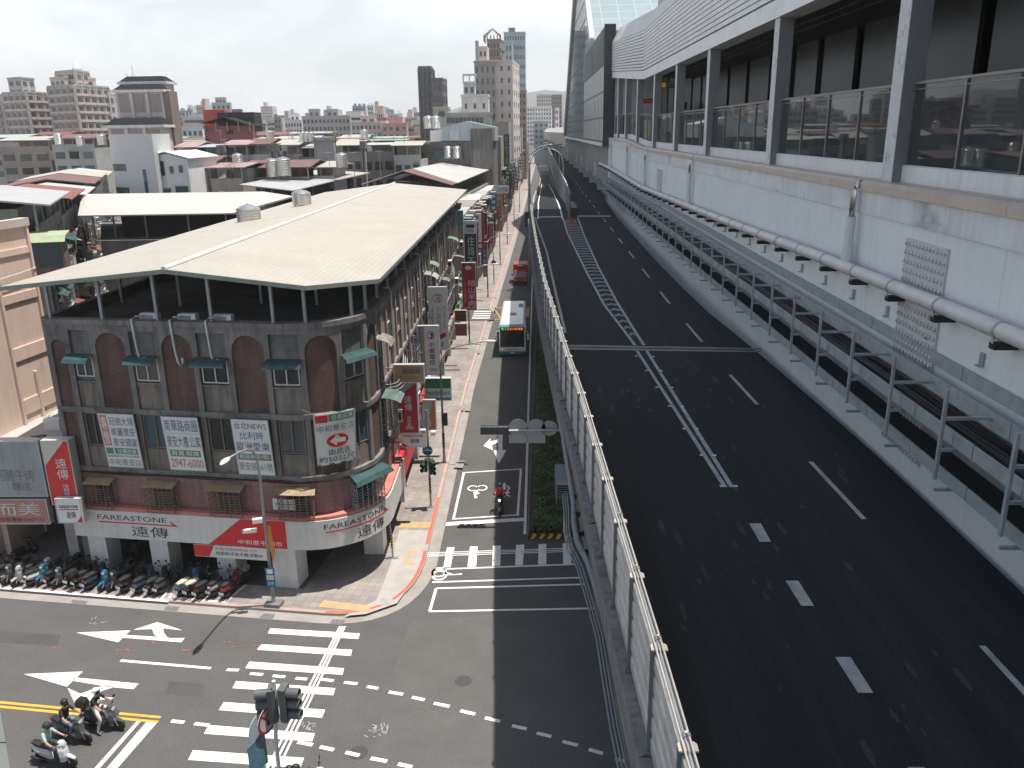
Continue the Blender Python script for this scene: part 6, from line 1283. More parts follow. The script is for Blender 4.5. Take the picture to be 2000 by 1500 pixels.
# ================================================================ STREET SIGNS AND FURNITURE
def hexm(name, c, r=.5, **k): return mat(name, c, r, k.pop('var', .05), 1.5, **k)
def vsign(label, l, t, r, b, m, rows=(), X0=-7.5, th=.28, arm=True, cat='sign', frame_m=None, Y=None):
    """a sign box standing square out from the street front, measured in the picture"""
    Y = Y or atx(l, (t + b) / 2, X0).y; A, B = at(l, t, Y), at(r, b, Y); A2 = at(l, b, Y)
    x0 = (A.x + A2.x) / 2; w, h = B.x - at(l, b, Y).x, A.z - B.z
    T = thing('shop_sign', label, cat, (x0, Y, B.z), wcoord=True)
    F = frame((x0, Y, B.z), (1, 0, 0), (0, -1, 0))
    q = MB(F); q.box(0, w, -th, 0, 0, h); q.build('case', m, T)
    fm = frame_m or M_alu; q = MB(F); e = .045
    q.box(-e, w + e, -th - .01, .02, h, h + e); q.box(-e, w + e, -th - .01, .02, -e, 0); q.box(-e, 0, -th - .01, .02, 0, h); q.box(w, w + e, -th - .01, .02, 0, h); q.build('frame', fm, T)
    for row in rows:
        if row[0] == 'box': q = MB(F); q.box(w * row[1], w * row[2], 0.001, .006 + .002 * (row[6] if len(row) > 6 else 0), h * (1 - row[4]), h * (1 - row[3])); q.build('print', row[5], T)
        elif row[0] == 'poly': q = MB(F); q.add([(w * u, .008, h * (1 - v)) for u, v in row[1]], [list(range(len(row[1])))]); q.build('print', row[2], T)
        elif row[0] == 'ring':
            u, v, rr, m2, fr = row[1:]; q = MB(F); n = 24
            for i in range(n):
                a0, a1 = 6.2832 * i / n, 6.2832 * (i + 1) / n; q.quad(*[(w * u + rr * w * s * math.cos(a), .01, h * (1 - v) + rr * w * s * math.sin(a)) for a, s in ((a0, 1), (a1, 1), (a1, fr), (a0, fr))])
            q.build('emblem', m2, T)
        else: text(row[0], F, w * row[1], w * row[2], h * (1 - row[4]), h * (1 - row[3]), .014, row[5], T, bold=row[6] if len(row) > 6 else .012)
    if arm:
        q = MB(F)
        for zz in (h * .2, h * .8): q.box(-.75 if Y < 95 else -1.2, -e, -th / 2 - .03, -th / 2 + .03, zz - .03, zz + .03)
        q.build('arm', M_steel, T)
    return T
V = lambda s: '\n'.join(s)
S_w = hexm('white lightbox', (.74, .76, .77)); S_red = hexm('deep red lightbox', (.42, .025, .04)); S_dg = hexm('dark green lightbox', (.015, .06, .05)); S_nav = hexm('navy lightbox', (.02, .045, .09)); S_or = hexm('orange lightbox', (.52, .22, .05)); S_tan = hexm('tan wooden sign', (.42, .25, .12), var=.2)
L_bl = hexm('cyan lettering', (.05, .33, .45), var=0); L_nv = hexm('navy lettering', (.03, .06, .16), var=0); L_gold = hexm('gold lettering', (.50, .36, .10), var=0); L_w = hexm('bright lettering', (.72, .72, .70), var=0); L_rd = hexm('red lettering', (.45, .04, .04), var=0)
vsign('tall white water shop sign with a ringed red character over blue characters', 839, 562, 873, 682, S_w, [('ring', .5, .17, .27, L_rd, .86), ('海', .34, .66, .11, .23, L_rd), (V('小海水產'), .38, .66, .29, .74, L_bl, .03), (V('一號二樓請上二樓'), .80, .88, .26, .66, M_ink), (V('海鮮快炒包廂'), .14, .22, .30, .62, M_ink), ('poly', [(.5, .77), (.85, .72), (.92, .78), (.6, .84)], L_rd), ('box', .62, .72, .88, .96, L_bl)], X0=-7.35)
vsign('telephone company sign with a blue swirl emblem and striped left edge', 818, 638, 857, 731, S_w, [('box', 0, .17, 0, 1, hexm('stripe blue', (.13, .33, .45))), ('box', .17, .30, 0, 1, hexm('stripe orange', (.55, .27, .18))), ('ring', .63, .18, .2, L_nv, .86), ('poly', [(.56, .14), (.74, .13), (.76, .2), (.66, .25), (.56, .24), (.66, .2)], L_nv), (V('中華電信'), .50, .80, .33, .80, M_ink, .015), ('服務專線\n門市營業', .50, .86, .87, .94, M_gry)], X0=-7.3)
vsign('tan wooden name board above the upright red phone shop sign', 770, 714, 827, 746, S_tan, [('劉榮華', .28, .9, .18, .52, L_nv, .03), ('代書地政事務所', .08, .8, .62, .85, M_gry)], X0=-7.3)
vsign('upright red phone shop sign with a grey slanted top on the street side', 778, 747, 815, 845, S_red, [('poly', [(0, 0), (1, 0), (0, .30)], hexm('sign grey', (.38, .38, .38))), (V('遠傳'), .32, .72, .26, .56, L_w, .012), ('行動\n寬頻\n網路\n國際服務', .34, .74, .66, .93, L_w)], X0=-7.25)
vsign('convenience store sign in green, white and blue bands', 830, 740, 880, 781, S_w, [('box', 0, 1, 0, .45, hexm('store green', (.02, .22, .10))), ('box', 0, 1, .90, 1, hexm('store blue', (.03, .22, .45))), ('FamilyMart', .04, .96, .54, .82, hexm('store lettering', (.02, .30, .45), var=0), .02)], Y=51.5, frame_m=M_white)
vsign('rounded white phone shop tag with red corners below the upright red sign', 785, 842, 830, 872, S_w, [('FAREASTONE', .06, .92, .22, .40, L_rd), ('遠傳', .34, .75, .50, .78, M_ink), ('poly', [(0, .75), (.3, 1), (0, 1)], S_red), ('poly', [(.6, 0), (1, 0), (1, .16)], S_or)], X0=-7.2)
vsign('tall dark green estate agent sign with a white top, highest of the near signs', 908, 432, 931, 560, S_dg, [('box', 0, 1, 0, .19, S_w), ('box', .15, .85, .05, .10, M_ink, 1), ('不動產', .2, .8, .125, .165, L_nv), (V('住商不動產'), .22, .80, .23, .98, L_w, .02)], X0=-7.4)
vsign('deep red mutton shop sign with a white goat mark above its characters', 903, 514, 929, 605, S_red, [('poly', [(.2, .1), (.35, .05), (.6, .06), (.75, .1), (.6, .14), (.4, .15)], L_w), (V('附訊'), .42, .74, .18, .34, M_ink), (V('岡山羊肉'), .42, .95, .37, .93, L_w, .02), (V('羊肉爐館'), .10, .3, .42, .85, L_gold), ('(02)2949-0001', .1, .9, .94, .98, L_w)], X0=-7.0)
vsign('navy car repair sign with gold characters', 938, 416, 951, 458, S_nav, [(V('汽車電機'), .25, .8, .05, .95, L_gold, .02)], X0=-7.4)
vsign('narrow red sign between the navy and orange signs', 953, 436, 963, 476, S_red, [(V('福岡麵'), .25, .8, .1, .9, L_gold)], X0=-6.8)
vsign('lower navy car workshop sign with pale characters', 940, 473, 952, 520, S_nav, [(V('千川汽車'), .25, .8, .05, .9, L_w, .02)], X0=-7.1)
vsign('orange clinic sign with a round blue letter badge and black characters', 966, 379, 981, 452, S_or, [('ring', .5, .1, .32, L_w, .0), ('ring', .5, .1, .26, L_nv, .6), (V('三大中醫診所'), .25, .8, .2, .98, M_ink, .02)], X0=-7.2)
vsign('white horizontal clinic sign above the orange one', 966, 363, 993, 377, S_w, [('三大中醫', .05, .95, .2, .85, L_nv, .02)], X0=-7.3)
vsign('tall navy and white chequered sign beyond the white clinic sign', 985, 339, 995, 412, S_nav, [('box', .1, .9, .02, .14, L_nv, 1), (V('公寓大樓租'), .2, .8, .18, .96, L_w, .02)], X0=-6.6)
vsign('dark framed stack of sign boxes high on the concrete house', 984, 262, 995, 324, S_nav, [(V('住電通'), .15, .85, .05, .95, hexm('pale sign square', (.3, .36, .4)), .03)], X0=-6.4)
vsign('weathered teal upright sign far down the street', 1000, 330, 1006, 372, hexm('teal sign', (.05, .2, .24)), [(V('金飾銀樓'), .2, .8, .05, .95, L_w)], X0=-6.0)
vsign('small brown grid sign behind the mutton shop sign', 889, 607, 910, 627, hexm('dark brown board', (.07, .045, .04)), [('明德 診所', .1, .9, .15, .5, L_rd), ('週日休診', .1, .9, .6, .85, L_rd)], X0=-7.2)
vsign('faded red cube sign under the brown grid sign', 889, 633, 911, 655, hexm('faded red board', (.24, .09, .09)), [('檳榔\n冷飲', .25, .75, .2, .8, L_rd)], X0=-7.1)
vsign('slim red banner sign near the blue cycle sign', 944, 518, 952, 540, hexm('maroon sign', (.28, .05, .07)), [(V('冰茶'), .2, .8, .1, .9, L_w)], X0=-6.4, arm=False)
vsign('slanting pale and orange shop sign tucked behind the convenience store sign', 828, 783, 850, 838, S_or, [('poly', [(0, 0), (.8, 0), (.3, .8), (0, .8)], hexm('pale blue print', (.45, .55, .58)))], X0=-7.2)
vsign('turquoise box sign high on the street front near the end of the cream roof', 893, 412, 904, 444, hexm('turquoise board', (.12, .33, .36)), [], X0=-7.9)
# signs at the left end of the front
def fsign(label, l, t, r, b, m, rows, Y, th=.3, name='shop_sign', arm=False): return vsign(label, l, t, r, b, m, rows, Y=Y, th=th, arm=arm)
t = fsign('upright bright red phone shop sign with a white slanted top at the left corner', 92, 862, 142, 984, hexm('bright red lightbox', (.62, .05, .04)), [('poly', [(0, 0), (.85, 0), (0, .38)], hexm('cream print', (.62, .58, .52))), (V('遠傳'), .38, .82, .27, .60, L_w, .012), ('行動\n寬頻\n網路\n國際服務', .42, .84, .68, .93, L_w)], 35.6, .55)
fsign('tilted white phone shop tag with red ends under the upright red sign', 112, 976, 158, 1020, S_w, [('FAREASTONE', .1, .9, .24, .38, M_ink), ('box', .1, .9, .42, .46, L_rd), ('遠傳', .36, .75, .52, .82, M_ink), ('box', -.06, .0, 0, 1, M_red), ('poly', [(.75, 1), (1, .7), (1, 1)], M_red)], 35.2)
fsign('large weathered grey billboard with faded brush calligraphy', -150, 864, 80, 968, mat('grey billboard sheet', (.36, .38, .40), .6, .12, .6, streak=.2, stain=(.25, .27, .28)), [('阿勝牛肉', .60, .92, .50, .72, hexm('faded ink', (.2, .21, .22))), ('麵店', .72, .88, .74, .9, hexm('faded ink', (.2, .21, .22)))], 36.3, .5)
t = fsign('faded salmon breakfast shop board with white characters', -150, 977, 92, 1022, mat('salmon board', (.50, .25, .21), .6, .12, .8, streak=.15), [('美而美', .40, .94, .12, .66, hexm('pale blue white', (.6, .62, .62))), ('早餐店  加盟專線:5047172', .44, .96, .74, .92, M_ink)], 36.4, .35)
b = MB(); 
for x, y0, y1 in ((96, 860, 1015), (88, 850, 985)): A, B = at(x, y0, 36.7), at(x + 12, y1, 36.7); b.tube([A, B], .05, 5); b.tube([A + Vector((-.9, .3, -.2)), A], .05, 5)
tt = thing('sign_scaffold', 'rusty black scaffold frame holding the grey billboard and red sign', 'frame', at(95, 1015, 36.7), wcoord=True); b.build('frame', M_black, tt)
# ---- lamps, poles
M_pole = mat('grey lamp pole', (.30, .32, .33), .5, .12, 2, metal=.3); M_lampw = mat('pale lamp head', (.62, .63, .62), .4, .05, 2)
M_yb = mat('yellow pole band', (.60, .33, .03), .6, .1, 3)
def bands(x, y, z0, z1, r, parent, rev=False):
    b = MB(); n = max(3, int((z1 - z0) / .16)); b.lathe([(r + .006, 0), (r + .006, z1 - z0)], (x, y, z0), 10); o = b.build('warning_band', M_black, parent); b = MB(); h = (z1 - z0) / n
    for i in range(n):
        for k in range(6):
            a0, a1 = 6.283 * k / 6, 6.283 * (k + 1) / 6; s = h * .5; za = z0 + i * h + (k % 3) * h * .12; b.quad(*[(x + (r + .012) * math.cos(a), y + (r + .012) * math.sin(a), z) for a, z in ((a0, za), (a1, za + .03), (a1, za + s + .03), (a0, za + s))])
    b.build('stripe', M_yb, o)
def lamp(label, base, arm, hz, hang=2.6, stripe=True, group='street lamps along the pavement'):
    """arm: unit vector of the bracket"""
    t = thing('street_lamp', label, 'street lamp', base, group=group, wcoord=True); x, y, z0 = base; a = Vector(arm).normalized()
    b = MB(); P = [Vector((x, y, z0)), Vector((x, y, hz * .82))]; top = Vector((x, y, 0))
    for s, dz in ((.04, .88), (.16, .935), (.36, .965), (.65, .985), (1.0, 1.0)): P.append(top + a * hang * s + Vector((0, 0, hz * dz)))
    w_ = 2.0 if hz > 12 else 1.0; b.tube(P, [q * w_ for q in (.085, .06, .055, .05, .045, .042, .04)], 10); b.build('pole', M_pole, t, smooth=True)
    e = P[-1]; b = MB(); n = Vector((-a.y, a.x, 0)); b.loft([[e + a * u + n * w * c1 + Vector((0, 0, h * s1)) for c1, s1 in ((1, 0), (.6, .8), (-.6, .8), (-1, 0), (-.6, -.5), (.6, -.5))] for u, w, h in ((-.1, .05, .05), (.1, .14, .09), (.4, .16, .10), (.62, .09, .06), (.7, .03, .03))]); b.build('lamp_head', M_lampw, t, smooth=True)
    b = MB(); b.cbox((x, y, z0 + .02), .38, .38, .04); b.lathe([(.12, 0), (.10, .3)], (x, y, z0 + .04), 8); b.build('base_plate', M_pole, t)
    if stripe: bands(x, y, 1.2, 2.2, .08, t)
    return t
t = lamp('corner street lamp with camera boxes and an orange strip, arm over the side road', (-12.13, 33.3, .13), (-.08, -1, 0), 8.55, 2.7, False)
b = MB(); b.cbox((-12.13, 33.3, .22), .75, .55, .18, -.13); b.build('plinth', M_concd, t)
b = MB(); b.cbox((-12.35, 33.0, 4.6), .42, .2, .2, .3); b.cbox((-12.75, 33.0, 4.1), .6, .16, .16, .2); b.build('camera_box', M_white, t)
b = MB(); b.add([(-12.02, 33.2, 4.3), (-11.86, 33.2, 4.2), (-11.80, 33.2, 3.0), (-11.92, 33.2, 2.4), (-12.03, 33.2, 3.2)], [[0, 1, 2, 3, 4]]); b.build('orange_strip', mat('orange ribbon', (.6, .22, .03), .6, .1, 3), t)
F = frame((-12.32, 33.17, 1.15), (1, 0, 0), (0, -1, 0)); b = MB(F); b.box(0, .42, 0, .02, 0, 1.0); q = b.build('notice_plate', mat('blue notice plate', (.03, .17, .27), .5, .05, 2), t); b = MB(F); b.box(.05, .37, .021, .025, .4, .62); b.box(.08, .34, .021, .026, .7, .92); b.build('print', L_w, q); text('拖吊', F, .08, .34, .44, .58, .03, L_rd, t); text('禁停', F, .08, .34, .12, .3, .03, L_w, t)
p2 = gz(868, 903, .13)
for k, (x, y, hz, lab) in enumerate(((p2.x, p2.y, 8.3, 'street lamp with a curved arm crossing in front of the store sign'), (-6.6, 82, 8.3, 'street lamp with striped foot near the mutton shop sign'), (-6.0, 107, 8.3, 'street lamp reaching over the pavement beside the red truck'), (-5.4, 134, 8.3, 'street lamp beyond the red truck, by the orange clinic sign'), (-5.0, 160, 8.3, 'street lamp farther down, level with the bus lay-by'), (-4.3, 190, 8.3, 'second farthest street lamp of the pavement row'), (-3.6, 225, 8.3, 'farthest street lamp of the pavement row'))): lamp(lab, (x, y, .13), (1, .05, 0), hz, 2.5 if k else 2.9)
for k, (x, y, z0, hz, dx, lab) in enumerate(((-.55, 113, 0, 19.3, 4.6, 'very tall curved lamp standing at the foot of the elevated road, nearer of two'), (-.55, 152, 0, 18.6, 3.4, 'very tall curved lamp standing at the foot of the elevated road, farther of two'), (5.1, 142, 11, 18.2, -2.4, 'tall lamp on the noise wall, nearest of its row'), (5.4, 172, 11, 18.6, -2.4, 'tall lamp on the noise wall, middle of its row'), (5.7, 215, 11, 18.8, -2.4, 'tall lamp on the noise wall, farthest of its row'))): lamp(lab, (x, y, z0), (1 if dx > 0 else -1, .1, 0), hz, abs(dx), False, 'tall lamps of the elevated road')
def rsign(T, x, y, z, r, m, back=False, rim=None):
    b = MB(); b.lathe([(.01, 0), (r, 0), (r, -.02), (.01, -.02)], (x, y, z), 24, 'y'); o = b.build('round_plate', m, T)
    if rim: b = MB(); n = 24; [b.quad(*[(x + r * s * math.cos(a), y - .026, z + r * s * math.sin(a)) for a, s in ((6.2832 * i / n, 1), (6.2832 * (i + 1) / n, 1), (6.2832 * (i + 1) / n, .85), (6.2832 * i / n, .85))]) for i in range(n)]; b.build('rim', rim, o)
    return o
def siglens(b, x, y, z, r, d, dx, dy): pass
def sighead(T, c, face, n=3, s=.30, m=M_black, horiz=False, vl=.24):
    """signal head: case with n lenses and visors looking along face"""
    f = Vector(face).normalized(); u = Vector((-f.y, f.x, 0)); c = Vector(c); h = s * 1.15 * n
    up = u if horiz else Vector((0, 0, 1)); sd = Vector((0, 0, 1)) if horiz else u
    b = MB(lambda a, d, e: c + sd * a + f * d + up * e); w = s * .62
    b.loft([[(-w * k, d, -h / 2 - .03 * 0), (w * k, d, -h / 2), (w * k, d, h / 2), (-w * k, d, h / 2)] for d, k in ((-.16, .7), (-.06, 1), (.06, 1))]); o = b.build('signal_case', m, T)
    for i in range(n):
        e = (i - (n - 1) / 2) * s * 1.12; b = MB(lambda a, d, q: c + sd * a + f * d + up * q); k = 14; r = s * .46
        rings = [[(rr * math.cos(6.283 * j / k), d, e + rr * math.sin(6.283 * j / k)) for j in range(k)] for rr, d in ((r * .9, .062), (r, .062), (r, .06 + vl), (r * .93, .06 + vl), (r * .93, .07))]; b.loft(rings, cap=False); q = b.build('visor', m, o)
        b = MB(lambda a, d, q2: c + sd * a + f * d + up * q2); b.add([(r * .9 * math.cos(6.283 * j / k), .066, e + r * .9 * math.sin(6.283 * j / k)) for j in range(k)], [list(range(k))]); b.build('lens', mat(['green lens', 'amber lens', 'red lens'][i % 3], [(.02, .09, .05), (.12, .07, .01), (.12, .015, .015)][i % 3], .3, 0), o)
# pedestrian signal pole at the pavement
t = thing('signal_pole', 'pavement signal pole with a round blue cycle sign, green signal heads and a striped foot', 'traffic signal', (-6.06, 43.7, .13), wcoord=True)
b = MB(); b.tube([(-6.06, 43.7, .13), (-6.06, 43.7, 6.1)], .06, 10); b.cbox((-6.06, 43.7, .16), .3, .3, .05); b.build('pole', M_pole, t); bands(-6.06, 43.7, 1.0, 2.1, .06, t)
M_sg = mat('signal green paint', (.03, .075, .055), .5, .1, 3)
sighead(t, (-6.3, 43.5, 2.75), (-.5, -1, 0), 2, .26, M_sg); sighead(t, (-5.85, 43.5, 2.7), (.6, -1, 0), 3, .24, M_sg); b = MB(); b.box(-6.3, -5.8, 43.64, 43.67, 3.0, 3.2); b.build('plate', M_galv, t)
o = rsign(t, -6.1, 43.6, 3.7, .30, mat('sign blue', (.02, .17, .32), .5, .04, 2)); b = MB(); b.box(-6.36, -5.84, 43.57, 43.575, 3.69, 3.72); b.lathe([(.05, -.005), (.03, -.005)], (-6.1, 43.572, 3.87), 8, 'y'); b.box(-6.13, -6.07, 43.57, 43.574, 3.74, 3.83)
for dx in (-.11, .11): b.lathe([(.07, -.004), (.05, -.004)], (-6.1 + dx, 43.572, 3.56), 12, 'y')
b.build('print', L_w, o)
rsign(t, -6.15, 43.75, 5.3, .32, M_galv); b = MB(); b.cbox((-5.72, 43.6, 4.75), .24, .3, .22); b.tube([(-6.06, 43.7, 4.6), (-5.75, 43.65, 4.62)], .02, 5); b.build('camera_box', M_white, t)
p = gz(965, 556, .13); t = thing('signal_pole', 'slim pole with a round blue sign on the pavement left of the red truck', 'sign pole', p, wcoord=True); b = MB(); b.tube([p, p + Vector((0, 0, 4.6))], .06, 8); b.build('pole', M_pole, t); rsign(t, p.x, p.y - .08, 3.3, .34, MATS['sign blue']); bands(p.x, p.y, 1.0, 2.2, .06, t)
p = gz(768, 1090, .13); t = thing('striped_post', 'thin grey post with a black and yellow band by the corner column', 'post', p, wcoord=True); b = MB(); b.tube([p, p + Vector((-.1, 0, 3.2))], .045, 8); b.cbox(p + Vector((0, 0, .02)), .5, .22, .05); b.build('post', M_pole, t); bands(p.x - .03, p.y, .75, 1.6, .05, t)
p = gz(871, 828, 2.7); t = thing('signal_box', 'grey signal control box strapped to the street lamp pole under the store sign', 'box', (p2.x + .12, p2.y - .1, 3.0), wcoord=True); b = MB(); b.cbox((p2.x + .16, p2.y - .16, 3.2), .34, .26, .8); b.build('case', M_black, t); b = MB(); b.cbox((p2.x - .02, p2.y - .06, 3.2), .1, .1, .9); b.build('bracket', M_steel, t)
# mast arm from the elevated road
t = thing('mast_arm_signal', 'mast arm from under the elevated road carrying a black signal and three round sign backs', 'traffic signal', (2.3, 41.6, 0), wcoord=True); Yg = 41.5
A, B = at(941, 842, Yg), at(1100, 842, Yg); zc = A.z; b = MB(); b.tube([(A.x, Yg, zc), (B.x + .6, Yg, zc + .05)], [.05, .075], 10); b.tube([(B.x + .6, Yg, zc + .3), (B.x + .6, Yg, 0.15)], .11, 10); b.build('arm', M_galv, t)
C = at(966, 841, Yg); sighead(t, (C.x, Yg - .12 + .25, C.z + .02), (0, 1, 0), 4, .33, M_black, horiz=True); b = MB(); b.box(C.x - .76, C.x + .76, Yg - .1, Yg + .05, C.z - .19, C.z + .21); b.build('back_board', mat('signal back', (.06, .065, .07), .5, .1, 2), t)
M_back = mat('grey sign back', (.40, .40, .41), .55, .12, 1.5, metal=.2)
for k, (px, r, plate) in enumerate(((1012, 17, 1), (1047, 17, 1), (1073, 14, 0))):
    c = at(px, 836, Yg + .1); rr = r / FPX * 49; rsign(t, c.x, Yg + .1, c.z, rr, M_back)
    b = MB(); [b.box(c.x + s - .025, c.x + s + .025, Yg + .04, Yg + .075, c.z - rr * .75, c.z + rr * .75) for s in (-.14, .14)]; b.build('sign_rail', M_galv, t)
    if plate: b = MB(); q = at(px, 857, Yg + .1); b.box(q.x - .5, q.x + .5, Yg + .085, Yg + .1, q.z - .24, q.z + .24); b.build('plate', M_back, t)
# near signal with signs, foot of the picture
c = gz(541, 1374, 5.7); t = thing('near_signal', 'traffic light pair with black visors and a red ringed sign at the picture foot', 'traffic signal', (c.x - .5, c.y - .3, 0), wcoord=True)
M_vis = mat('weathered black visor', (.11, .118, .118), .6, .2, 3)
sighead(t, c + Vector((-.18, .05, -.05)), (-.96, -.15, 0), 3, .31, M_vis, vl=.36); sighead(t, c + Vector((.24, .05, -.02)), (.98, -.1, 0), 3, .31, M_vis, vl=.36)
b = MB(); b.tube([c + Vector((-.02, .0, .75)), c + Vector((-.06, -.02, -.1)), c + Vector((-.12, -.1, -1.2)), c + Vector((-.15, -.12, -5.68))], .055, 10); b.build('pole', M_lampw, t)
f = Vector((.75, -.66, 0)).normalized()
def angplate(c0, r, m, face, rect=None, rim=None, bar=None):
    f = Vector(face).normalized(); u = Vector((-f.y, f.x, 0)); b = MB(lambda a, d, e: c0 + u * a + f * d + Vector((0, 0, e)))
    pts = [(r * math.cos(6.283 * i / 24), r * math.sin(6.283 * i / 24)) for i in range(24)] if not rect else [(-rect[0], -rect[1]), (rect[0], -rect[1]), (rect[0], rect[1]), (-rect[0], rect[1])]
    n = len(pts); b.add([(x, 0, z) for x, z in pts] + [(x, .02, z) for x, z in pts], [list(range(n)), list(range(n, 2 * n))] + [[i, (i + 1) % n, n + (i + 1) % n, n + i] for i in range(n)]); o = b.build('plate', m, t)
    if rim: b = MB(lambda a, d, e: c0 + u * a + f * d + Vector((0, 0, e))); [b.quad(*[(r * s * math.cos(a), .026, r * s * math.sin(a)) for a, s in ((6.2832 * i / 24, 1), (6.2832 * (i + 1) / 24, 1), (6.2832 * (i + 1) / 24, .8), (6.2832 * i / 24, .8))]) for i in range(24)]; b.quad((-r * .7, .026, r * .62), (-r * .6, .026, r * .72), (r * .7, .026, -r * .62), (r * .6, .026, -r * .72)); b.build('rim', rim, o); b = MB(lambda a, d, e: c0 + u * a + f * d + Vector((0, 0, e))); b.add([(-.05, .024, -.2), (.05, .024, -.2), (.05, .024, .05), (.15, .024, .05), (.15, .024, .13), (-.05, .024, .13)], [[0, 1, 2, 3, 4, 5]]); b.build('print', M_ink, o)
    return o
q = gz(522, 1405, 5.2); angplate(q, .42, mat('sign face white', (.5, .5, .49), .5, .05, 2), (.93, -.37, 0), rim=mat('ring red', (.33, .03, .04), .5, .05, 2))
q = gz(505, 1420, 5.0); angplate(q, .42, mat('blue grey sign back', (.40, .47, .52), .5, .1, 2), (.93, -.37, 0)); q = gz(503, 1475, 4.3); o = angplate(q, .5, mat('scratched blue plate', (.09, .20, .28), .5, .25, 3, stain=(.3, .36, .4)), (.93, -.37, 0), rect=(.36, .52))
# bridge panel in the lower left corner
t = thing('bridge_panel', 'pale grey green panel edge close to the camera in the lower left corner', 'panel', at(-40, 1500, 5.2), wcoord=True)
P = [at(-200, 1330, 5.2), at(1, 1392, 5.2), at(21, 1510, 5.0), at(30, 1600, 4.9), at(-200, 1600, 4.9)]; b = MB(); b.add(P + [p + (p - camo.location) * .02 for p in P], [[0, 1, 2, 3, 4], [9, 8, 7, 6, 5]] + [[i, (i + 1) % 5, 5 + (i + 1) % 5, 5 + i] for i in range(5)]); b.build('panel', mat('grey green panel', (.30, .33, .31), .5, .1, 2), t)
PJ = [at(-200, 1452, 5.18), at(14, 1447, 5.08), at(14, 1449, 5.08), at(-200, 1455, 5.18)]; b = MB(); b.quad(*[p - Vector((0, .012, 0)) for p in PJ]); b.build('panel_joint', M_black, t)
# overhead sign back and lane signal far on the street
t = thing('overhead_sign', 'back of a large overhead road sign with a grid frame far down the dark underpass', 'road sign', at(1062, 340, 300), wcoord=True); A, B = at(1053, 317, 300), at(1072, 333, 300); b = MB(); b.box(A.x, B.x, 300, 300.1, B.z, A.z); b.build('plate', M_galv, t); b = MB()
for i in range(5): x = A.x + (B.x - A.x) * i / 4; b.box(x - .05, x + .05, 299.9, 300, B.z, A.z); z = B.z + (A.z - B.z) * i / 4; b.box(A.x, B.x, 299.88, 299.9, z - .05, z + .05)
b.tube([(A.x - 1.5, 299.8, (A.z + B.z) / 2), (B.x + 2.5, 299.8, (A.z + B.z) / 2)], .12, 6); b.tube([(B.x + 2.5, 299.8, A.z), (B.x + 2.5, 299.8, 0)], .16, 6); b.build('frame', M_steel, t)
# air units, dishes and loose pipes on the street front
rnd = random.Random(77)
for k, (s, z) in enumerate(((S2 + 3.6, 6.3), (S2 + 5.4, 4.5), (S2 + 10.5, 5.0), (S2 + 15, 7.6), (S2 + 19, 6.0), (S2 + 24, 9.0), (S2 + 30, 6.2), (S2 + 37, 9.2), (S2 + 44, 6.4), (S2 + 52, 9.0))):
    p = fac(s, .35, z); t = thing('air_conditioner', 'white outdoor air unit bracketed to the street front, %s from the round corner' % ['first', 'second', 'third', 'fourth', 'fifth', 'sixth', 'seventh', 'eighth', 'ninth', 'tenth'][k], 'air conditioner', (p.x, p.y, z), 0, 'air units on the street front')
    b = MB(); b.cbox((.1, 0, .32), .34, .85, .6); b.build('case', M_white, t); b = MB(); b.cbox((.1, -.428, .32), .26, .01, .46); b.cbox((.275, -.05, .32), .01, .5, .46); b.build('fan_grille', M_black, t); b = MB(); b.box(-.4, .3, -.35, -.3, -.04, .0); b.box(-.4, .3, .3, .35, -.04, 0); b.build('bracket', M_steel, t)
for k in range(9):
    s = S2 + 4.5 + 6.2 * k; t = thing('drainpipe', 'old drainpipe running up the street front, number %s from the corner' % ['one', 'two', 'three', 'four', 'five', 'six', 'seven', 'eight', 'nine'][k], 'pipe', tuple(fac(s, .1, 4)), group='drainpipes on the street front', wcoord=True); b = FB(); b.tube([(s, -.2, 13.25), (s, .1, 13.3), (s, .16, 13.1), (s, .12, 8), (s + .1, .12, 7.8), (s + .1, .12, 3.9)], .055, 7); b.build('pipe', rnd.choice([M_alu, M_galv, M_rust]), t, smooth=True)

for k in range(7):
    s0 = S2 + .5 + 5.5 * k; z0 = 9.2 - .5 * (k % 3); t = thing('overhead_cable', 'slack cable slung along the street front of the corner block, span %s from the corner' % ['one', 'two', 'three', 'four', 'five', 'six', 'seven'][k], 'cable', tuple(fac(s0, .5, z0)), group='cables along the street front', wcoord=True)
    b = FB()
    for j in range(3): b.tube([(s0 + 6 * i / 10, .35 + .1 * j + .25 * math.sin(i * .31), z0 - .15 * j - .55 * math.sin(math.pi * i / 10)) for i in range(11)], .018, 5)
    b.build('cable', M_black if k % 2 else M_alu, t)

t = thing('pole_signal', 'dark signal box clamped to the tall lamp post beside the slip road', 'traffic signal', (-.75, 112.6, 8.3), wcoord=True); b = MB(); b.cbox((-.85, 112.6, 9.6), .55, .45, 2.0); b.build('case', M_black, t); b = MB(); b.cbox((-.6, 112.8, 9.6), .3, .1, .2); b.build('bracket', M_steel, t)

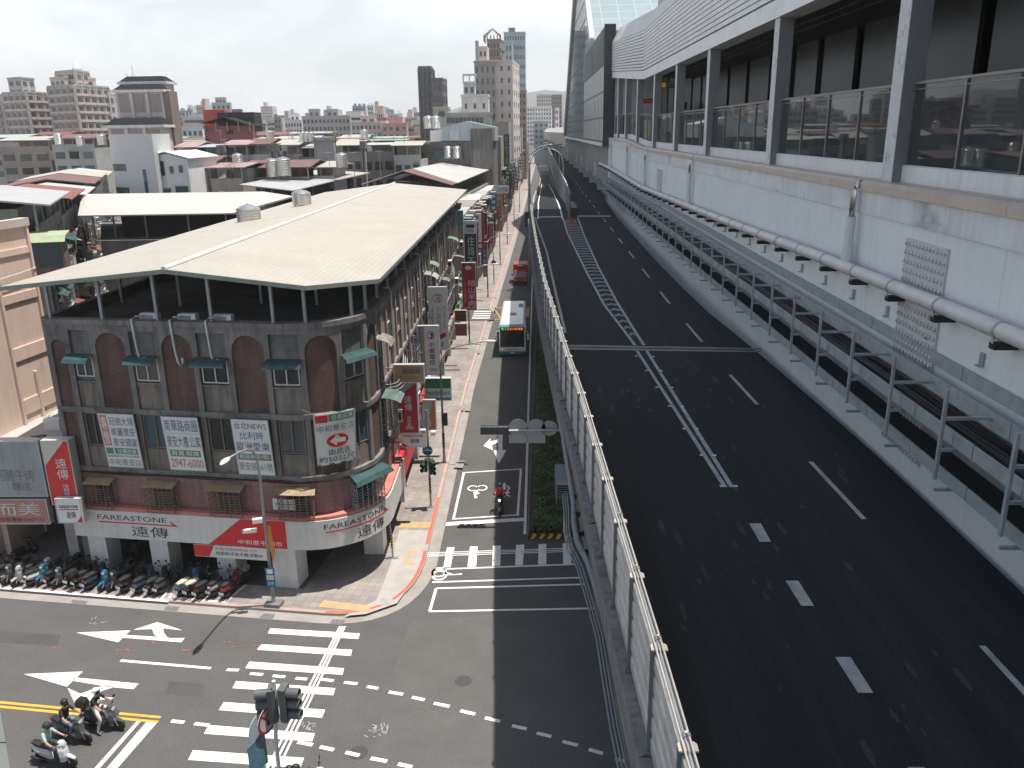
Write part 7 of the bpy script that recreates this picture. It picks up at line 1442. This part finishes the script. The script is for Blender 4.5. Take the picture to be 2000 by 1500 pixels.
rnd = random.Random(41); cols = {'navy': S_nav, 'red': S_red, 'white': S_w, 'orange': S_or, 'teal': MATS['teal sign'], 'green': S_dg, 'brown': MATS['dark brown board']}
for k in range(34):
    Y = 100 + 7.2 * k + rnd.uniform(-2, 2); x0 = XK(Y) - 3.0 + (0.0 if Y < 240 else .3); c = rnd.choice(list(cols)); w = rnd.uniform(.8, 1.5); h = rnd.uniform(2.5, 5.5); z = rnd.uniform(3.4, 8.5)
    T = thing('shop_sign', 'upright %s shop sign in the crowded row receding down the street' % c, 'sign', (x0, Y, z), group='upright %s signs down the street' % c, wcoord=True); F = frame((x0, Y, z), (1, 0, 0), (0, -1, 0))
    b = MB(F); b.box(.15, .15 + w, -.25, 0, 0, h); b.build('case', cols[c], T); b = MB(F); b.box(-.3, .15, -.15, -.1, h * .3, h * .3 + .06); b.box(-.3, .15, -.15, -.1, h * .8, h * .8 + .06); b.build('arm', M_steel, T)
    b = MB(F); n = int(h / .9); ink = L_w if c != 'white' else rnd.choice([L_rd, L_nv, L_bl])
    for i in range(n): b.box(.15 + w * .28, .15 + w * .72, .001, .006, h * (i + .25) / n, h * (i + .75) / n)
    b.build('print', ink, T)
# ================================================================ VEHICLES AND PEOPLE
M_chrome = mat('chrome', (.6, .6, .6), .15, .0, 1, metal=1); M_seat = mat('black vinyl seat', (.025, .024, .024), .5, .1, 5); M_lens = mat('headlight lens', (.55, .57, .58), .1, 0); M_tail = mat('tail light red', (.35, .015, .015), .25, 0); M_platew = mat('licence plate', (.62, .65, .63), .5, .05, 4)
PAINT = {k: mat(k + ' scooter paint', v, .3, .04, 3, spec=.5, coat=.6) for k, v in {'black': (.02, .021, .023), 'graphite': (.07, .073, .078), 'silver': (.38, .40, .41), 'white': (.66, .67, .67), 'blue': (.02, .15, .24), 'red': (.20, .025, .022), 'dark blue': (.03, .06, .10), 'brown': (.10, .05, .03)}.items()}
def wheel(b, c, r, w): b.lathe([(r * .62, -w / 2), (r * .93, -w / 2), (r, -w * .25), (r, w * .25), (r * .93, w / 2), (r * .62, w / 2)], c, 16, 'y')
def wheelthing(c, r, w, T):
    b = MB(); wheel(b, c, r, w); o = b.build('wheel', M_rub, T, smooth=True); b = MB(); b.lathe([(.03, -w * .45), (r * .62, -w * .25), (r * .62, w * .25), (.03, w * .45)], c, 12, 'y'); b.build('rim', M_steel, o); return o
def xs(prof, x): return [(x, y, z) for y, z in prof]
def scooter(label, loc, ang, col, group='parked scooters', seat=None, box=False, plate=True, name='scooter', lean=0.0):
    T = thing(name, label, 'scooter', loc, ang, group); P = PAINT[col]; T.rotation_euler = (lean, 0, ang)
    wheelthing((-.62, 0, .24), .24, .12, T); wheelthing((.62, 0, .24), .24, .11, T)
    def sec(x, w, z0, z1, f=.7): return [(x, -w * .7, z0), (x, -w, (z0 + z1) / 2), (x, -w * f, z1), (x, w * f, z1), (x, w, (z0 + z1) / 2), (x, w * .7, z0)]
    b = MB(); b.loft([sec(-.92, .05, .58, .66), sec(-.8, .14, .46, .70), sec(-.55, .18, .36, .72), sec(-.25, .19, .30, .70), sec(-.08, .17, .28, .60), sec(-.02, .15, .26, .40)]); b.build('body', P, T, smooth=False)
    b = MB(); b.loft([sec(-.06, .16, .24, .32), sec(.2, .17, .24, .31), sec(.36, .16, .25, .36)]); b.build('floorboard', M_black, T)
    b = MB(); b.loft([[(x0 + dx, y * w, z) for y, dx in ((-1, -.08), (-.6, .06), (0, .11), (.6, .06), (1, -.08), (.6, -.06), (0, -.02), (-.6, -.06))] for x0, w, z in ((.42, .17, .28), (.44, .20, .5), (.42, .19, .72), (.36, .13, .90), (.34, .09, .97))]); b.build('front_shield', P, T)
    b = MB(); b.loft([sec(.44, .06, .38, .52), sec(.62, .075, .44, .52), sec(.82, .05, .38, .45)]); b.build('front_fender', P, T)
    b = MB(); b.tube([(.62, .07, .24), (.48, .05, .6)], .025, 6); b.tube([(.62, -.07, .24), (.48, -.05, .6)], .025, 6); b.build('fork', M_steel, T)
    b = MB(); b.loft([[(x, y * w, z + dz) for y, dz in ((-1, -.04), (-.9, .04), (0, .06), (.9, .04), (1, -.04), (0, -.06))] for x, w, z in ((-.84, .09, .77), (-.6, .15, .77), (-.35, .16, .755), (-.12, .14, .74), (-.04, .08, .71))]); b.build('seat', seat or M_seat, T)
    b = MB(); b.loft([[(x, y * w, z) for y, z in ((-1, .94), (-.6, 1.03), (.6, 1.03), (1, .94), (0, .90))] for x, w in ((.26, .10), (.38, .14), (.48, .06))]); h = b.build('handlebar', P, T); b = MB(); b.tube([(.26, .34, 1.0), (.33, .1, 1.0), (.33, -.1, 1.0), (.26, -.34, 1.0)], .02, 6); b.build('grip', M_black, h)
    b = MB(); b.loft([[(x, y, z) for y, z in ((-.09 * k, .95), (-.07 * k, .86), (.07 * k, .86), (.09 * k, .95), (0, 1.0))] for x, k in ((.46, 1), (.50, .85))]); b.build('headlight', M_lens, T)
    for s in (-1, 1): b = MB(); b.tube([(.34, .2 * s, 1.0), (.32, .27 * s, 1.15), (.33, .30 * s, 1.2)], .009, 5); b.loft([[(x, .31 * s + y, 1.23 + z) for y, z in ((-.065, -.03), (-.05, .04), (.05, .045), (.065, -.02), (0, -.045))] for x in (.31, .34)]); b.build('mirror', M_black, T)
    b = MB(); b.loft([sec(-.975, .03, .59, .62), sec(-.9, .06, .585, .64)]); b.build('tail_light', M_tail, T)
    b = MB(); b.cbox((-.93, 0, .45), .03, .1, .22); m = b.build('rear_fender', M_black, T)
    if plate: b = MB(); b.cbox((-.955, 0, .44), .012, .26, .14); b.build('licence_plate', M_platew, T)
    b = MB(); b.tube([(-.35, -.16, .24), (-.6, -.2, .27), (-.85, -.2, .33)], [.03, .055, .05], 8); b.build('exhaust', M_black, T)
    b = MB(); b.tube([(-.6, .13, .74), (-.86, .11, .80), (-.93, 0, .80), (-.86, -.11, .80), (-.6, -.13, .74)], .014, 5); b.build('grab_rail', M_black, T)
    if box: b = MB(); b.loft([sec(-1.02, .16, .86, 1.08), sec(-.98, .2, .82, 1.14), sec(-.7, .2, .82, 1.14), sec(-.64, .16, .84, 1.08)]); b.build('top_case', M_black, T)
    return T
SK = mat('skin', (.42, .25, .18), .55, .05, 8); HAIR = mat('black hair', (.015, .013, .012), .5, .1, 8); M_shoe = mat('beige shoe', (.3, .25, .2), .7, .1, 5)
def person(label, root_loc, ang, shirt, pants, shoes, helmet, joints=None, sleeves='short', group=None, long_=False):
    """one continuous skinned body; joints in the local frame of the scooter (x forward, y left, z up)"""
    J = dict(pel=(-.28, 0, .86), sp=(-.25, 0, 1.04), ch=(-.19, 0, 1.24), nk=(-.15, 0, 1.40), hd=(-.12, 0, 1.52), ht=(-.11, 0, 1.62),
             ls=(-.18, .17, 1.32), le=(.0, .27, 1.10), lw=(.20, .29, 1.02), lh=(.27, .29, 1.02), rs=(-.18, -.17, 1.32), re=(.0, -.27, 1.10), rw=(.20, -.29, 1.02), rh=(.27, -.29, 1.02),
             lp=(-.22, .09, .84), lk=(.18, .15, .80), la=(.12, .14, .40), lt=(.30, .14, .35), rp=(-.22, -.09, .84), rk=(.18, -.15, .80), ra=(.12, -.14, .40), rt=(.30, -.14, .35))
    J.update(joints or {})
    RAD = dict(pel=.135, sp=.125, ch=.145, nk=.055, hd=.082, ht=.075, ls=.07, le=.045, lw=.032, lh=.036, rs=.07, re=.045, rw=.032, rh=.036, lp=.10, lk=.068, la=.045, lt=.038, rp=.10, rk=.068, ra=.045, rt=.038)
    E = [('pel', 'sp', 1), ('sp', 'ch', 1), ('ch', 'nk', 0), ('nk', 'hd', 0), ('hd', 'ht', 0), ('ch', 'ls', 1), ('ls', 'le', 1), ('le', 'lw', 1 if long_ else 0), ('lw', 'lh', 0), ('ch', 'rs', 1), ('rs', 're', 1), ('re', 'rw', 1 if long_ else 0), ('rw', 'rh', 0), ('pel', 'lp', 2), ('lp', 'lk', 2), ('lk', 'la', 2), ('la', 'lt', 3), ('pel', 'rp', 2), ('rp', 'rk', 2), ('rk', 'ra', 2), ('ra', 'rt', 3)]
    names = list(J); me = bpy.data.meshes.new('person'); me.from_pydata([J[n] for n in names], [(names.index(a), names.index(b)) for a, b, _ in E], [])
    o = bpy.data.objects.new('person', me); COL.objects.link(o); md = o.modifiers.new('skin', 'SKIN'); sd = me.skin_vertices[0].data
    for i, n in enumerate(names): sd[i].radius = (RAD[n], RAD[n] * (1.25 if n in ('pel', 'ch', 'sp') else 1)); sd[i].use_root = n == 'pel'
    ss = o.modifiers.new('sub', 'SUBSURF'); ss.levels = 2; ss.render_levels = 2; bpy.context.view_layer.update()
    nm = bpy.data.meshes.new_from_object(o.evaluated_get(bpy.context.evaluated_depsgraph_get())); o.modifiers.clear(); o.data = nm; bpy.data.meshes.remove(me); nm.name = 'person'
    # fingers closed round the grip, nose, brows: joined into the same mesh
    bm = bmesh.new(); bm.from_mesh(nm); fb = MB()
    for s, hn in ((1, 'lh'), (-1, 'rh')):
        h = Vector(J[hn])
        for k in range(4): y = (k - 1.5) * .019; fb.tube([h + Vector((.0, y, .005)), h + Vector((.045 - .003 * k, y, .012)), h + Vector((.06 - .003 * k, y, -.02)), h + Vector((.035, y, -.04))], [.010, .0095, .009, .007], 6)
        fb.tube([h + Vector((-.01, -s * .03, 0)), h + Vector((.015, -s * .045, -.02)), h + Vector((.035, -s * .04, -.03))], [.011, .010, .008], 6)
    hd = (Vector(J['hd']) + Vector(J['ht'])) / 2; fb.loft([[hd + Vector((.075, y, z)) for y, z in ((-.012, .01), (.012, .01), (.016, -.03), (-.016, -.03))], [hd + Vector((.105, y, -.025)) for y in (-.006, .006, .008, -.008)]])
    for s in (-1, 1): fb.ball(hd + Vector((-.005, s * .085, -.01)), .02, .012, .03, 6, 4)
    n0 = len(bm.faces); vs = [bm.verts.new(v) for v in fb.v]
    for f in fb.f:
        try: bm.faces.new([vs[i] for i in f])
        except ValueError: pass
    bm.to_mesh(nm); bm.free()
    for m in (SK, shirt, pants, shoes): nm.materials.append(m)
    segs = [(Vector(J[a]), Vector(J[b]), k) for a, b, k in E]
    for p in nm.polygons:
        if p.index >= n0: p.material_index = 0; continue
        best = 9
        for a, b, k in segs:
            d = b - a; u = max(0, min(1, (p.center - a).dot(d) / d.length_squared)); e = (a + d * u - p.center).length
            if k == 1 and sleeves == 'short' and (a - Vector(J['ls'])).length < .01 and u > .75: k = 0
            if k == 1 and sleeves == 'short' and (a - Vector(J['rs'])).length < .01 and u > .75: k = 0
            if k == 0 and a == Vector(J['ch']) and u < .72: k = 1
            if e < best: best = e; p.material_index = k
        p.use_smooth = p.index < n0
    o.location = root_loc; o.rotation_euler = (0, 0, ang); tag(o, label, 'person', group)
    hb = MB(); c = hd + Vector((-.01, 0, .03))
    rings = []
    for i in range(7):
        a = -.35 + (math.pi / 2 + .33) * i / 6; rings.append([(c.x + .138 * math.cos(a) * math.cos(6.283 * k / 14) - (.02 if a < 0 else 0), c.y + .125 * math.cos(a) * math.sin(6.283 * k / 14), c.z + .135 * math.sin(a)) for k in range(14)])
    hb.loft(rings); hl = hb.build('helmet', helmet, o, smooth=True); hb = MB(); hb.loft([[(c.x + r * math.cos(a), c.y + r * .92 * math.sin(a), z + c.z) for a in [(-1.0 + 2.0 * i / 6) for i in range(7)]] + [(c.x + (r - .006) * math.cos(a), c.y + (r - .006) * .92 * math.sin(a), z + c.z) for a in [(1.0 - 2.0 * i / 6) for i in range(7)]] for r, z in ((.135, -.10), (.146, -.03), (.14, .05))]); hb.build('visor', M_glass, hl)
    return o
# parked row at the left
PK = [(12, 1144, 1, 'graphite'), (31, 1147, 1, 'silver'), (56, 1147, 0, 'white'), (78, 1144, 1, 'blue'), (96, 1146, 0, 'black'), (109, 1150, 1, 'graphite'), (134, 1148, 0, 'black'), (150, 1151, 0, 'brown'), (168, 1155, 0, 'dark blue'), (199, 1156, 1, 'blue'), (216, 1156, 1, 'black'), (238, 1160, 0, 'black'), (266, 1163, 0, 'dark blue'), (291, 1164, 0, 'black'), (308, 1164, 0, 'graphite'), (350, 1168, 0, 'blue'), (367, 1169, 0, 'black'), (386, 1172, 0, 'black'), (412, 1169, 0, 'silver'), (437, 1172, 0, 'red'), (-12, 1142, 0, 'black'), (-32, 1140, 0, 'black')]
PL = ['graphite scooter nosing out at the left edge of the parked row', 'silver scooter nosing out beside the graphite one at the left', 'white scooter parked tail out next to the silver one', 'bright blue and white scooter nosing out, left of the two blue ones', 'black scooter hidden between the blue and graphite ones', 'graphite scooter nosing out behind the first drain grating', 'black scooter tail out beside the graphite nose', 'brown scooter tail out in front of the first white column', 'dark blue scooter tail out left of the blue nose', 'bright blue scooter nosing out in front of the first white column', 'black scooter nosing out right of the bright blue one', 'black scooter tail out, first right of the black nose', 'dark blue scooter tail out in front of the second white column', 'black scooter just right of the dark blue one in the middle', 'graphite scooter last before the white painted gap', 'blue scooter with a cream seat just right of the painted gap', 'black scooter just right of the cream seated one', 'black scooter in the middle of the right hand group', 'silver scooter second from the right end', 'faded red scooter at the right end beside the bicycle', 'black scooter almost cut off by the left edge', 'black scooter beyond the left edge of the picture']
rnd = random.Random(9)
for (x, y, nose, col), lab in zip(PK, PL):
    p = gz(x, y, .13); a = R_(72 + rnd.uniform(-7, 7)); d = Vector((math.cos(a), math.sin(a), 0))
    if nose: a += math.pi; c = p + d * .62
    else: c = p + d * .75
    scooter(lab, (c.x, c.y, .13), a, col, seat=mat('cream seat', (.5, .44, .36), .6, .1, 4) if 'cream' in lab else None, lean=.10 if not nose else -.10, box='brown' in lab)
# back rank of scooters under the arcade edge
for k, (x, y, col) in enumerate(((40, 1100, 'black'), (150, 1112, 'black'), (250, 1112, 'graphite'), (395, 1130, 'black'), (440, 1120, 'graphite'))):
    p = gz(x, y, .13); scooter('scooter in the second rank under the arcade edge, %s from the left' % ['first', 'second', 'third', 'fourth', 'fifth'][k], (p.x, p.y + .5, .13), R_(80 + 12 * k), col, 'second rank of parked scooters', lean=.1)
def bicycle(label, loc, ang):
    T = thing('bicycle', label, 'bicycle', loc, ang)
    for x in (-.5, .52):
        b = MB(); b.lathe([(.30, -.015), (.33, -.015), (.335, 0), (.33, .015), (.30, .015)], (x, 0, .335), 20, 'y'); w = b.build('wheel', M_rub, T); b = MB()
        for k in range(6): a = math.pi * k / 6; b.tube([(x + .3 * math.cos(a), 0, .335 + .3 * math.sin(a)), (x - .3 * math.cos(a), 0, .335 - .3 * math.sin(a))], .004, 4)
        b.build('spokes', M_chrome, w)
    b = MB(); [b.tube(q, .017, 6) for q in ([(-.5, 0, .335), (-.02, 0, .3)], [(-.02, 0, .3), (-.16, 0, .82)], [(-.02, 0, .3), (.36, 0, .82)], [(-.14, 0, .76), (.35, 0, .86)], [(-.5, 0, .335), (-.14, 0, .74)], [(.52, 0, .335), (.34, 0, .98)])]; b.build('frame', mat('worn bicycle paint', (.24, .16, .07), .5, .2, 4), T)
    b = MB(); b.loft([[(-.28, -.07, .86), (-.28, .07, .86), (-.28, .05, .9), (-.28, -.05, .9)], [(-.02, -.02, .86), (-.02, .02, .86), (-.02, .015, .88), (-.02, -.015, .88)]]); b.build('saddle', M_seat, T); b = MB(); b.tube([(.2, .28, 1.02), (.34, .1, 1.0), (.34, -.1, 1.0), (.2, -.28, 1.02)], .014, 6); b.build('handlebar', M_chrome, T)
    b = MB(); b.box(.42, .72, -.17, .17, .72, .75); b.box(.42, .44, -.17, .17, .75, .95); b.box(.7, .72, -.17, .17, .75, .95); b.build('basket', M_steel, T)
p = gz(461, 1166, .13); bicycle('old bicycle with a wire basket leaning at the right end of the parked scooters', (p.x - .1, p.y + .75, .13), R_(72))
# three riders waiting
shirts = [mat('black cotton', (.02, .02, .022), .9, .1, 5), mat('dark shirt', (.025, .026, .03), .9, .1, 5), mat('mint shirt', (.36, .50, .50), .9, .1, 5)]
pants = [mat('light chinos', (.55, .53, .47), .9, .1, 5), mat('blue jeans', (.13, .19, .25), .9, .15, 5), mat('dark shorts', (.05, .06, .07), .9, .1, 5)]
W = [(-16.02, 25.2, R_(-11), 'graphite', True), (-16.85, 24.55, R_(-18), 'graphite', False), (-16.8, 23.35, R_(-13), 'white', False)]
RL = ['graphite scooter with a top case under the white helmeted rider at the stop line', 'dark graphite scooter of the middle waiting rider', 'white scooter of the rider in mint nearest the corner']
for (x, y, a, col, bx), lab in zip(W, RL): scooter(lab, (x, y, .012), a, col, 'scooters waiting at the stop line', box=bx, name='ridden_scooter')
PR = ['rider in a black printed shirt and pale trousers with a white helmet, one foot down', 'rider in a dark shirt and jeans with a black helmet, middle of the three waiting', 'rider in a mint shirt with a black helmet, nearest to the lower left corner']
down = dict(rp=(-.22, -.11, .84), rk=(.08, -.27, .56), ra=(-.02, -.38, .10), rt=(.14, -.41, .05))
for k, ((x, y, a, col, bx), lab) in enumerate(zip(W, PR)):
    o = person(lab, (x, y, .012), a, shirts[k], pants[k], [M_shoe, mat('pale shoe', (.45, .45, .44), .7, .1, 5), M_black][k], [M_white, M_black, mat('matt black helmet', (.03, .03, .035), .6, .05, 4)][k], down if k == 0 else None, group='riders waiting at the stop line')
    if k == 0: b = MB(); b.add([(-.035, -.06 + .075 * math.cos(i * .524), 1.20 + .075 * math.sin(i * .524)) for i in range(12)], [list(range(12))]); b.v = [v + Vector((.0, 0, 0)) for v in b.v]; b.build('shirt_print', M_white, o)
T = scooter('black motorcycle style scooter coming down the street into the waiting box', (-2.02, 43.35, .012), R_(-90), 'black', None, name='ridden_scooter')
person('rider in a red jacket and black vest riding towards the camera on the street', (-2.02, 43.35, .012), R_(-90), mat('red jacket', (.50, .03, .05), .8, .1, 5), mat('dark jeans', (.03, .04, .06), .9, .1, 5), M_black, M_black, long_=True)
b = MB(); b.ball((.52, 0, .92), .02, .07, .07, 10, 6); b.build('lit_headlight', mat('lit headlight', (1, .85, .6), .3, 0, emit=2.0), T)
for k, (x, y, lab, sl) in enumerate(((566, 1502, 'black helmeted rider just entering at the bottom edge', 0), (580, 1497, 'second black helmeted rider at the bottom edge, on the right of the first', 1))):
    p = gz(x, y, 1.6); scooter(['graphite scooter of the left rider at the bottom edge', 'white scooter of the right rider at the bottom edge'][k], (p.x, p.y - .05 * k, .012), R_(8), ['graphite', 'white'][k], 'scooters at the bottom edge', name='ridden_scooter'); person(lab, (p.x + .1, p.y - .05 * k, .012), R_(8), shirts[k], pants[1], M_black, M_black, group='riders at the bottom edge')
p = gz(622, 1500, 1.0); scooter('white scooter just showing at the bottom edge, right of the two riders', (p.x - .3, p.y - .1, .012), R_(5), 'white', 'scooters at the bottom edge', name='ridden_scooter')
# cars, bus, truck
def car(label, loc, ang, col, name='car', van=False):
    T = thing(name, label, 'van' if van else 'car', loc, ang); w = .86; m = mat(name + ' paint', col, .25, .03, 1, coat=.8)
    def s(x, k, z0, z1, t=.92): return [(x, -w * k, z0), (x, -w * k, (z0 + z1) / 2), (x, -w * k * t, z1), (x, w * k * t, z1), (x, w * k, (z0 + z1) / 2), (x, w * k, z0)]
    h = 1.9 if van else 1.48; b = MB(); b.loft([s(-2.1, .92, .3, .75), s(-2.05, 1, .25, .95), s(-1, 1, .22, .98), s(1.0, 1, .22, .98), s(1.7, .98, .25, .88), s(2.1, .9, .3, .7)]); b.build('body', m, T)
    b = MB(); b.loft([s(-1.95, .88, .95, .97), s(-1.7, .88, .97, h * .95, .8), s(-.8, .9, .97, h, .8), s(.3, .9, .97, h * .98, .8), s(1.15, .9, .9, .99, .95)]); b.build('cabin', M_glassb, T)
    b = MB(); b.loft([[(x, -.68, z - .02), (x, -.66, z + .02), (x, .66, z + .02), (x, .68, z - .02)] for x, z in ((-1.68, h * .955), (-.8, h + .005), (.28, h * .985))]); b.build('roof', m, T)
    for x in (-1.3, 1.3):
        for y in (-.8, .8): wheelthing((x, y, .31), .31, .2, T)
    for y in (-.6, .6): b = MB(); b.ball((2.02, y, .66), .08, .2, .08); b.build('headlight', M_lens, T)
    return T
p = gz(70, 1490, 1.0); car('white car whose roof and windscreen just enter at the lower left', (p.x - 1.6, p.y - 1.25, .012), R_(-10), (.66, .67, .68), 'white_car')
p = gz(1063, 366, 1.7); car('small pale van going away in the sunlit slot of the slip road', (p.x, p.y, p.z - 1.7), R_(90), (.35, .42, .45), 'far_van', True)
t = thing('bus', 'white and teal city bus with a lit red destination board coming towards the camera', 'bus', (-2.08, 77.2, 0), wcoord=True); X0, X1, Y0, Y1 = -3.36, -.82, 77.2, 89.2
M_busw = mat('bus white', (.68, .70, .70), .3, .04, 1, coat=.4); M_bust = mat('bus teal', (.03, .22, .28), .3, .05, 1, coat=.4)
def bs(y, i, z0, z1, r=.22): return [(X0 + i, y, z0), (X0 + i, y, z1 - r), (X0 + i + r * .35, y, z1 - r * .3), (X0 + i + r, y, z1), (X1 - i - r, y, z1), (X1 - i - r * .35, y, z1 - r * .3), (X1 - i, y, z1 - r), (X1 - i, y, z0)]
b = MB(); b.loft([bs(Y0 + .06, .07, .95, 3.02), bs(Y0 + .45, 0, .95, 3.2), bs(Y1 - .2, 0, .95, 3.2), bs(Y1, .08, .95, 3.1)]); b.build('body', M_busw, t)
b = MB(); b.box(X0 + .02, X1 - .02, Y0 - .02, Y1 - .05, .32, .62); b.build('skirt', M_bust, t); b = MB(); b.box(X0 - .005, X1 + .005, Y0 - .03, Y1 - .04, .62, .96); b.build('bumper_band', M_busw, t)
b = MB(); b.add([(X0 + .1, Y0 + .02, 1.05), (X1 - .1, Y0 + .02, 1.05), (X1 - .12, Y0 + .05, 2.62), (X0 + .12, Y0 + .05, 2.62), (X0 + .1, Y0 + .08, 1.05), (X1 - .1, Y0 + .08, 1.05), (X1 - .12, Y0 + .1, 2.62), (X0 + .12, Y0 + .1, 2.62)], [[0, 1, 2, 3], [0, 4, 5, 1], [1, 5, 6, 2], [2, 6, 7, 3], [3, 7, 4, 0]]); b.build('windscreen', M_glass, t)
b = MB(); b.box(X0 + .08, X1 - .08, Y0 + .02, Y0 + .07, 2.63, 3.0); q = b.build('destination_board', M_black, t); F = frame((X0, Y0 + .02, 2.63), (1, 0, 0), (0, -1, 0)); text('橘1', F, .22, .5, .08, .3, .01, mat('green led', (.05, .9, .35), .5, 0, emit=.9), t); text('8 台北小城-捷運', F, .6, 2.3, .08, .32, .01, mat('orange led', (1, .22, .04), .5, 0, emit=1.0), t)
b = MB(); b.loft([[(X0 + .06, Y0 + .02, 3.0), (X1 - .06, Y0 + .02, 3.0), (X1 - .12, Y0 + .3, 3.17), (X0 + .12, Y0 + .3, 3.17)], [(X0 + .06, Y0 + .06, 3.0), (X1 - .06, Y0 + .06, 3.0), (X1 - .12, Y0 + .34, 3.2), (X0 + .12, Y0 + .34, 3.2)]]); b.build('brow', M_bust, t)
for x in (X0 + .36, X1 - .36): b = MB(); b.ball((x, Y0 - .02, .78), .26, .06, .1); b.build('headlight', M_lens, t)
for x, s in ((X0, -1), (X1, 1)): b = MB(); b.tube([(x + .1 * -s, Y0 + .1, 2.75), (x + .22 * s, Y0 - .25, 2.6), (x + .26 * s, Y0 - .25, 2.4)], .03, 6); b.cbox((x + .26 * s, Y0 - .25, 2.1), .16, .14, .55); b.build('mirror', M_white, t)
for x in (X0, X1):
    for k in range(7): b = MB(); y = Y0 + .9 + 1.55 * k; b.box(x - .012, x + .012, y, y + 1.45, 1.5, 2.55); b.build('side_window', M_glass, t)
    for y in (Y0 + 2.4, Y1 - 3.2): b = MB(); b.lathe([(.25, -.14), (.48, -.14), (.5, 0), (.48, .14), (.25, .14)], (x + (.16 if x == X0 else -.16), y, .5), 18, 'x'); b.build('wheel', M_rub, t)
b = MB(); b.box(-2.4, -1.75, Y0 + 4.6, Y0 + 5.5, 3.2, 3.27); b.build('roof_hatch', M_steel, t); b = MB(); [b.box(-1.6, -1.1, Y0 + 8.4 + .5 * k, Y0 + 8.7 + .5 * k, 3.2, 3.23) for k in range(4)]; b.build('roof_vent', M_steel, t)
for x in (X0 + .7, X0 + 1.25): b = MB(); b.tube([(x, Y0, 1.1), (x + .55, Y0 - .01, 1.7)], .014, 5); b.build('wiper', M_black, t)
F = frame((X0, Y0 - .03, 0), (1, 0, 0), (0, -1, 0)); text('首都客運', F, .75, 1.8, .70, .86, .01, M_gry, t); b = MB(F); b.box(1.05, 1.5, 0.03, .04, .40, .56); b.build('licence_plate', M_platew, t)
b = MB(F); b.box(1.5, 2.1, -.6, -.5, 1.3, 1.9); 
t = thing('red_truck', 'small red box truck driving towards the camera in the viaduct shade', 'truck', (-1.86, 115.9, 0), wcoord=True); X0, X1, Y0 = -2.82, -.90, 115.9; M_rt = mat('truck red', (.36, .05, .03), .4, .06, 1)
b = MB(); b.loft([[(X0 + .08, Y0, .45), (X1 - .08, Y0, .45), (X1 - .08, Y0, 1.15), (X0 + .08, Y0, 1.15)], [(X0 + .02, Y0 + .12, .4), (X1 - .02, Y0 + .12, .4), (X1 - .02, Y0 + .12, 1.2), (X0 + .02, Y0 + .12, 1.2)], [(X0 + .02, Y0 + 1.6, .4), (X1 - .02, Y0 + 1.6, .4), (X1 - .02, Y0 + 1.6, 1.2), (X0 + .02, Y0 + 1.6, 1.2)]]); b.loft([[(X0 + .04, Y0 + .12, 1.2), (X1 - .04, Y0 + .12, 1.2), (X1 - .04, Y0 + 1.6, 1.2), (X0 + .04, Y0 + 1.6, 1.2)], [(X0 + .14, Y0 + .5, 2.0), (X1 - .14, Y0 + .5, 2.0), (X1 - .14, Y0 + 1.6, 2.0), (X0 + .14, Y0 + 1.6, 2.0)]]); b.build('cab', M_rt, t)
b = MB(); b.add([(X0 + .16, Y0 + .14, 1.24), (X1 - .16, Y0 + .14, 1.24), (X1 - .24, Y0 + .45, 1.9), (X0 + .24, Y0 + .45, 1.9)], [[0, 1, 2, 3]]); b.v = [v + Vector((0, -.02, .0)) for v in b.v]; b.build('windscreen', glassmat('truck windscreen', (.12, .15, .16), .1), t)
b = MB(); b.box(X0 - .06, X1 + .06, Y0 + 1.8, Y0 + 5.0, .7, 2.75); b.build('cargo_box', M_rt, t); b = MB(); b.box(X0 + .5, X0 + 1.3, Y0 + 1.75, Y0 + 1.8, 2.52, 2.68); b.build('roof_mark', M_white, t)
for x in (X0 + .2, X1 - .2):
    b = MB(); b.ball((x + (.1 if x < -2 else -.1), Y0 - .01, .8), .16, .04, .09); b.build('headlight', M_lens, t)
    for y in (Y0 + .8, Y0 + 4.0): b = MB(); b.lathe([(.2, -.1), (.36, -.1), (.38, 0), (.36, .1), (.2, .1)], (x, y, .38), 14, 'x'); b.build('wheel', M_rub, t)
for x in (X0 - .2, X1 + .2): b = MB(); b.cbox((x, Y0 + .35, 1.5), .16, .08, .4); b.build('mirror', M_black, t)
b = MB(); b.box(X0 + .1, X1 - .1, Y0 - .06, Y0, .42, .62); b.build('bumper', M_black, t)
# ================================================================ AIR
hz_b = MB(); hz_b.box(-6000, 6000, -300, 6000, -1, 420); hz = hz_b.build('haze', mat('haze', (1, 1, 1), 1, 0)); tag(hz, kind='stuff')
m_ = MATS['haze']; m_.node_tree.nodes.clear(); o_ = N(m_.node_tree, 'ShaderNodeOutputMaterial'); pv = N(m_.node_tree, 'ShaderNodeVolumePrincipled'); pv.inputs['Color'].default_value = (.95, .985, 1, 1); pv.inputs['Density'].default_value = .00022; pv.inputs['Anisotropy'].default_value = 0
m_.node_tree.links.new(pv.outputs['Volume'], o_.inputs['Volume'])
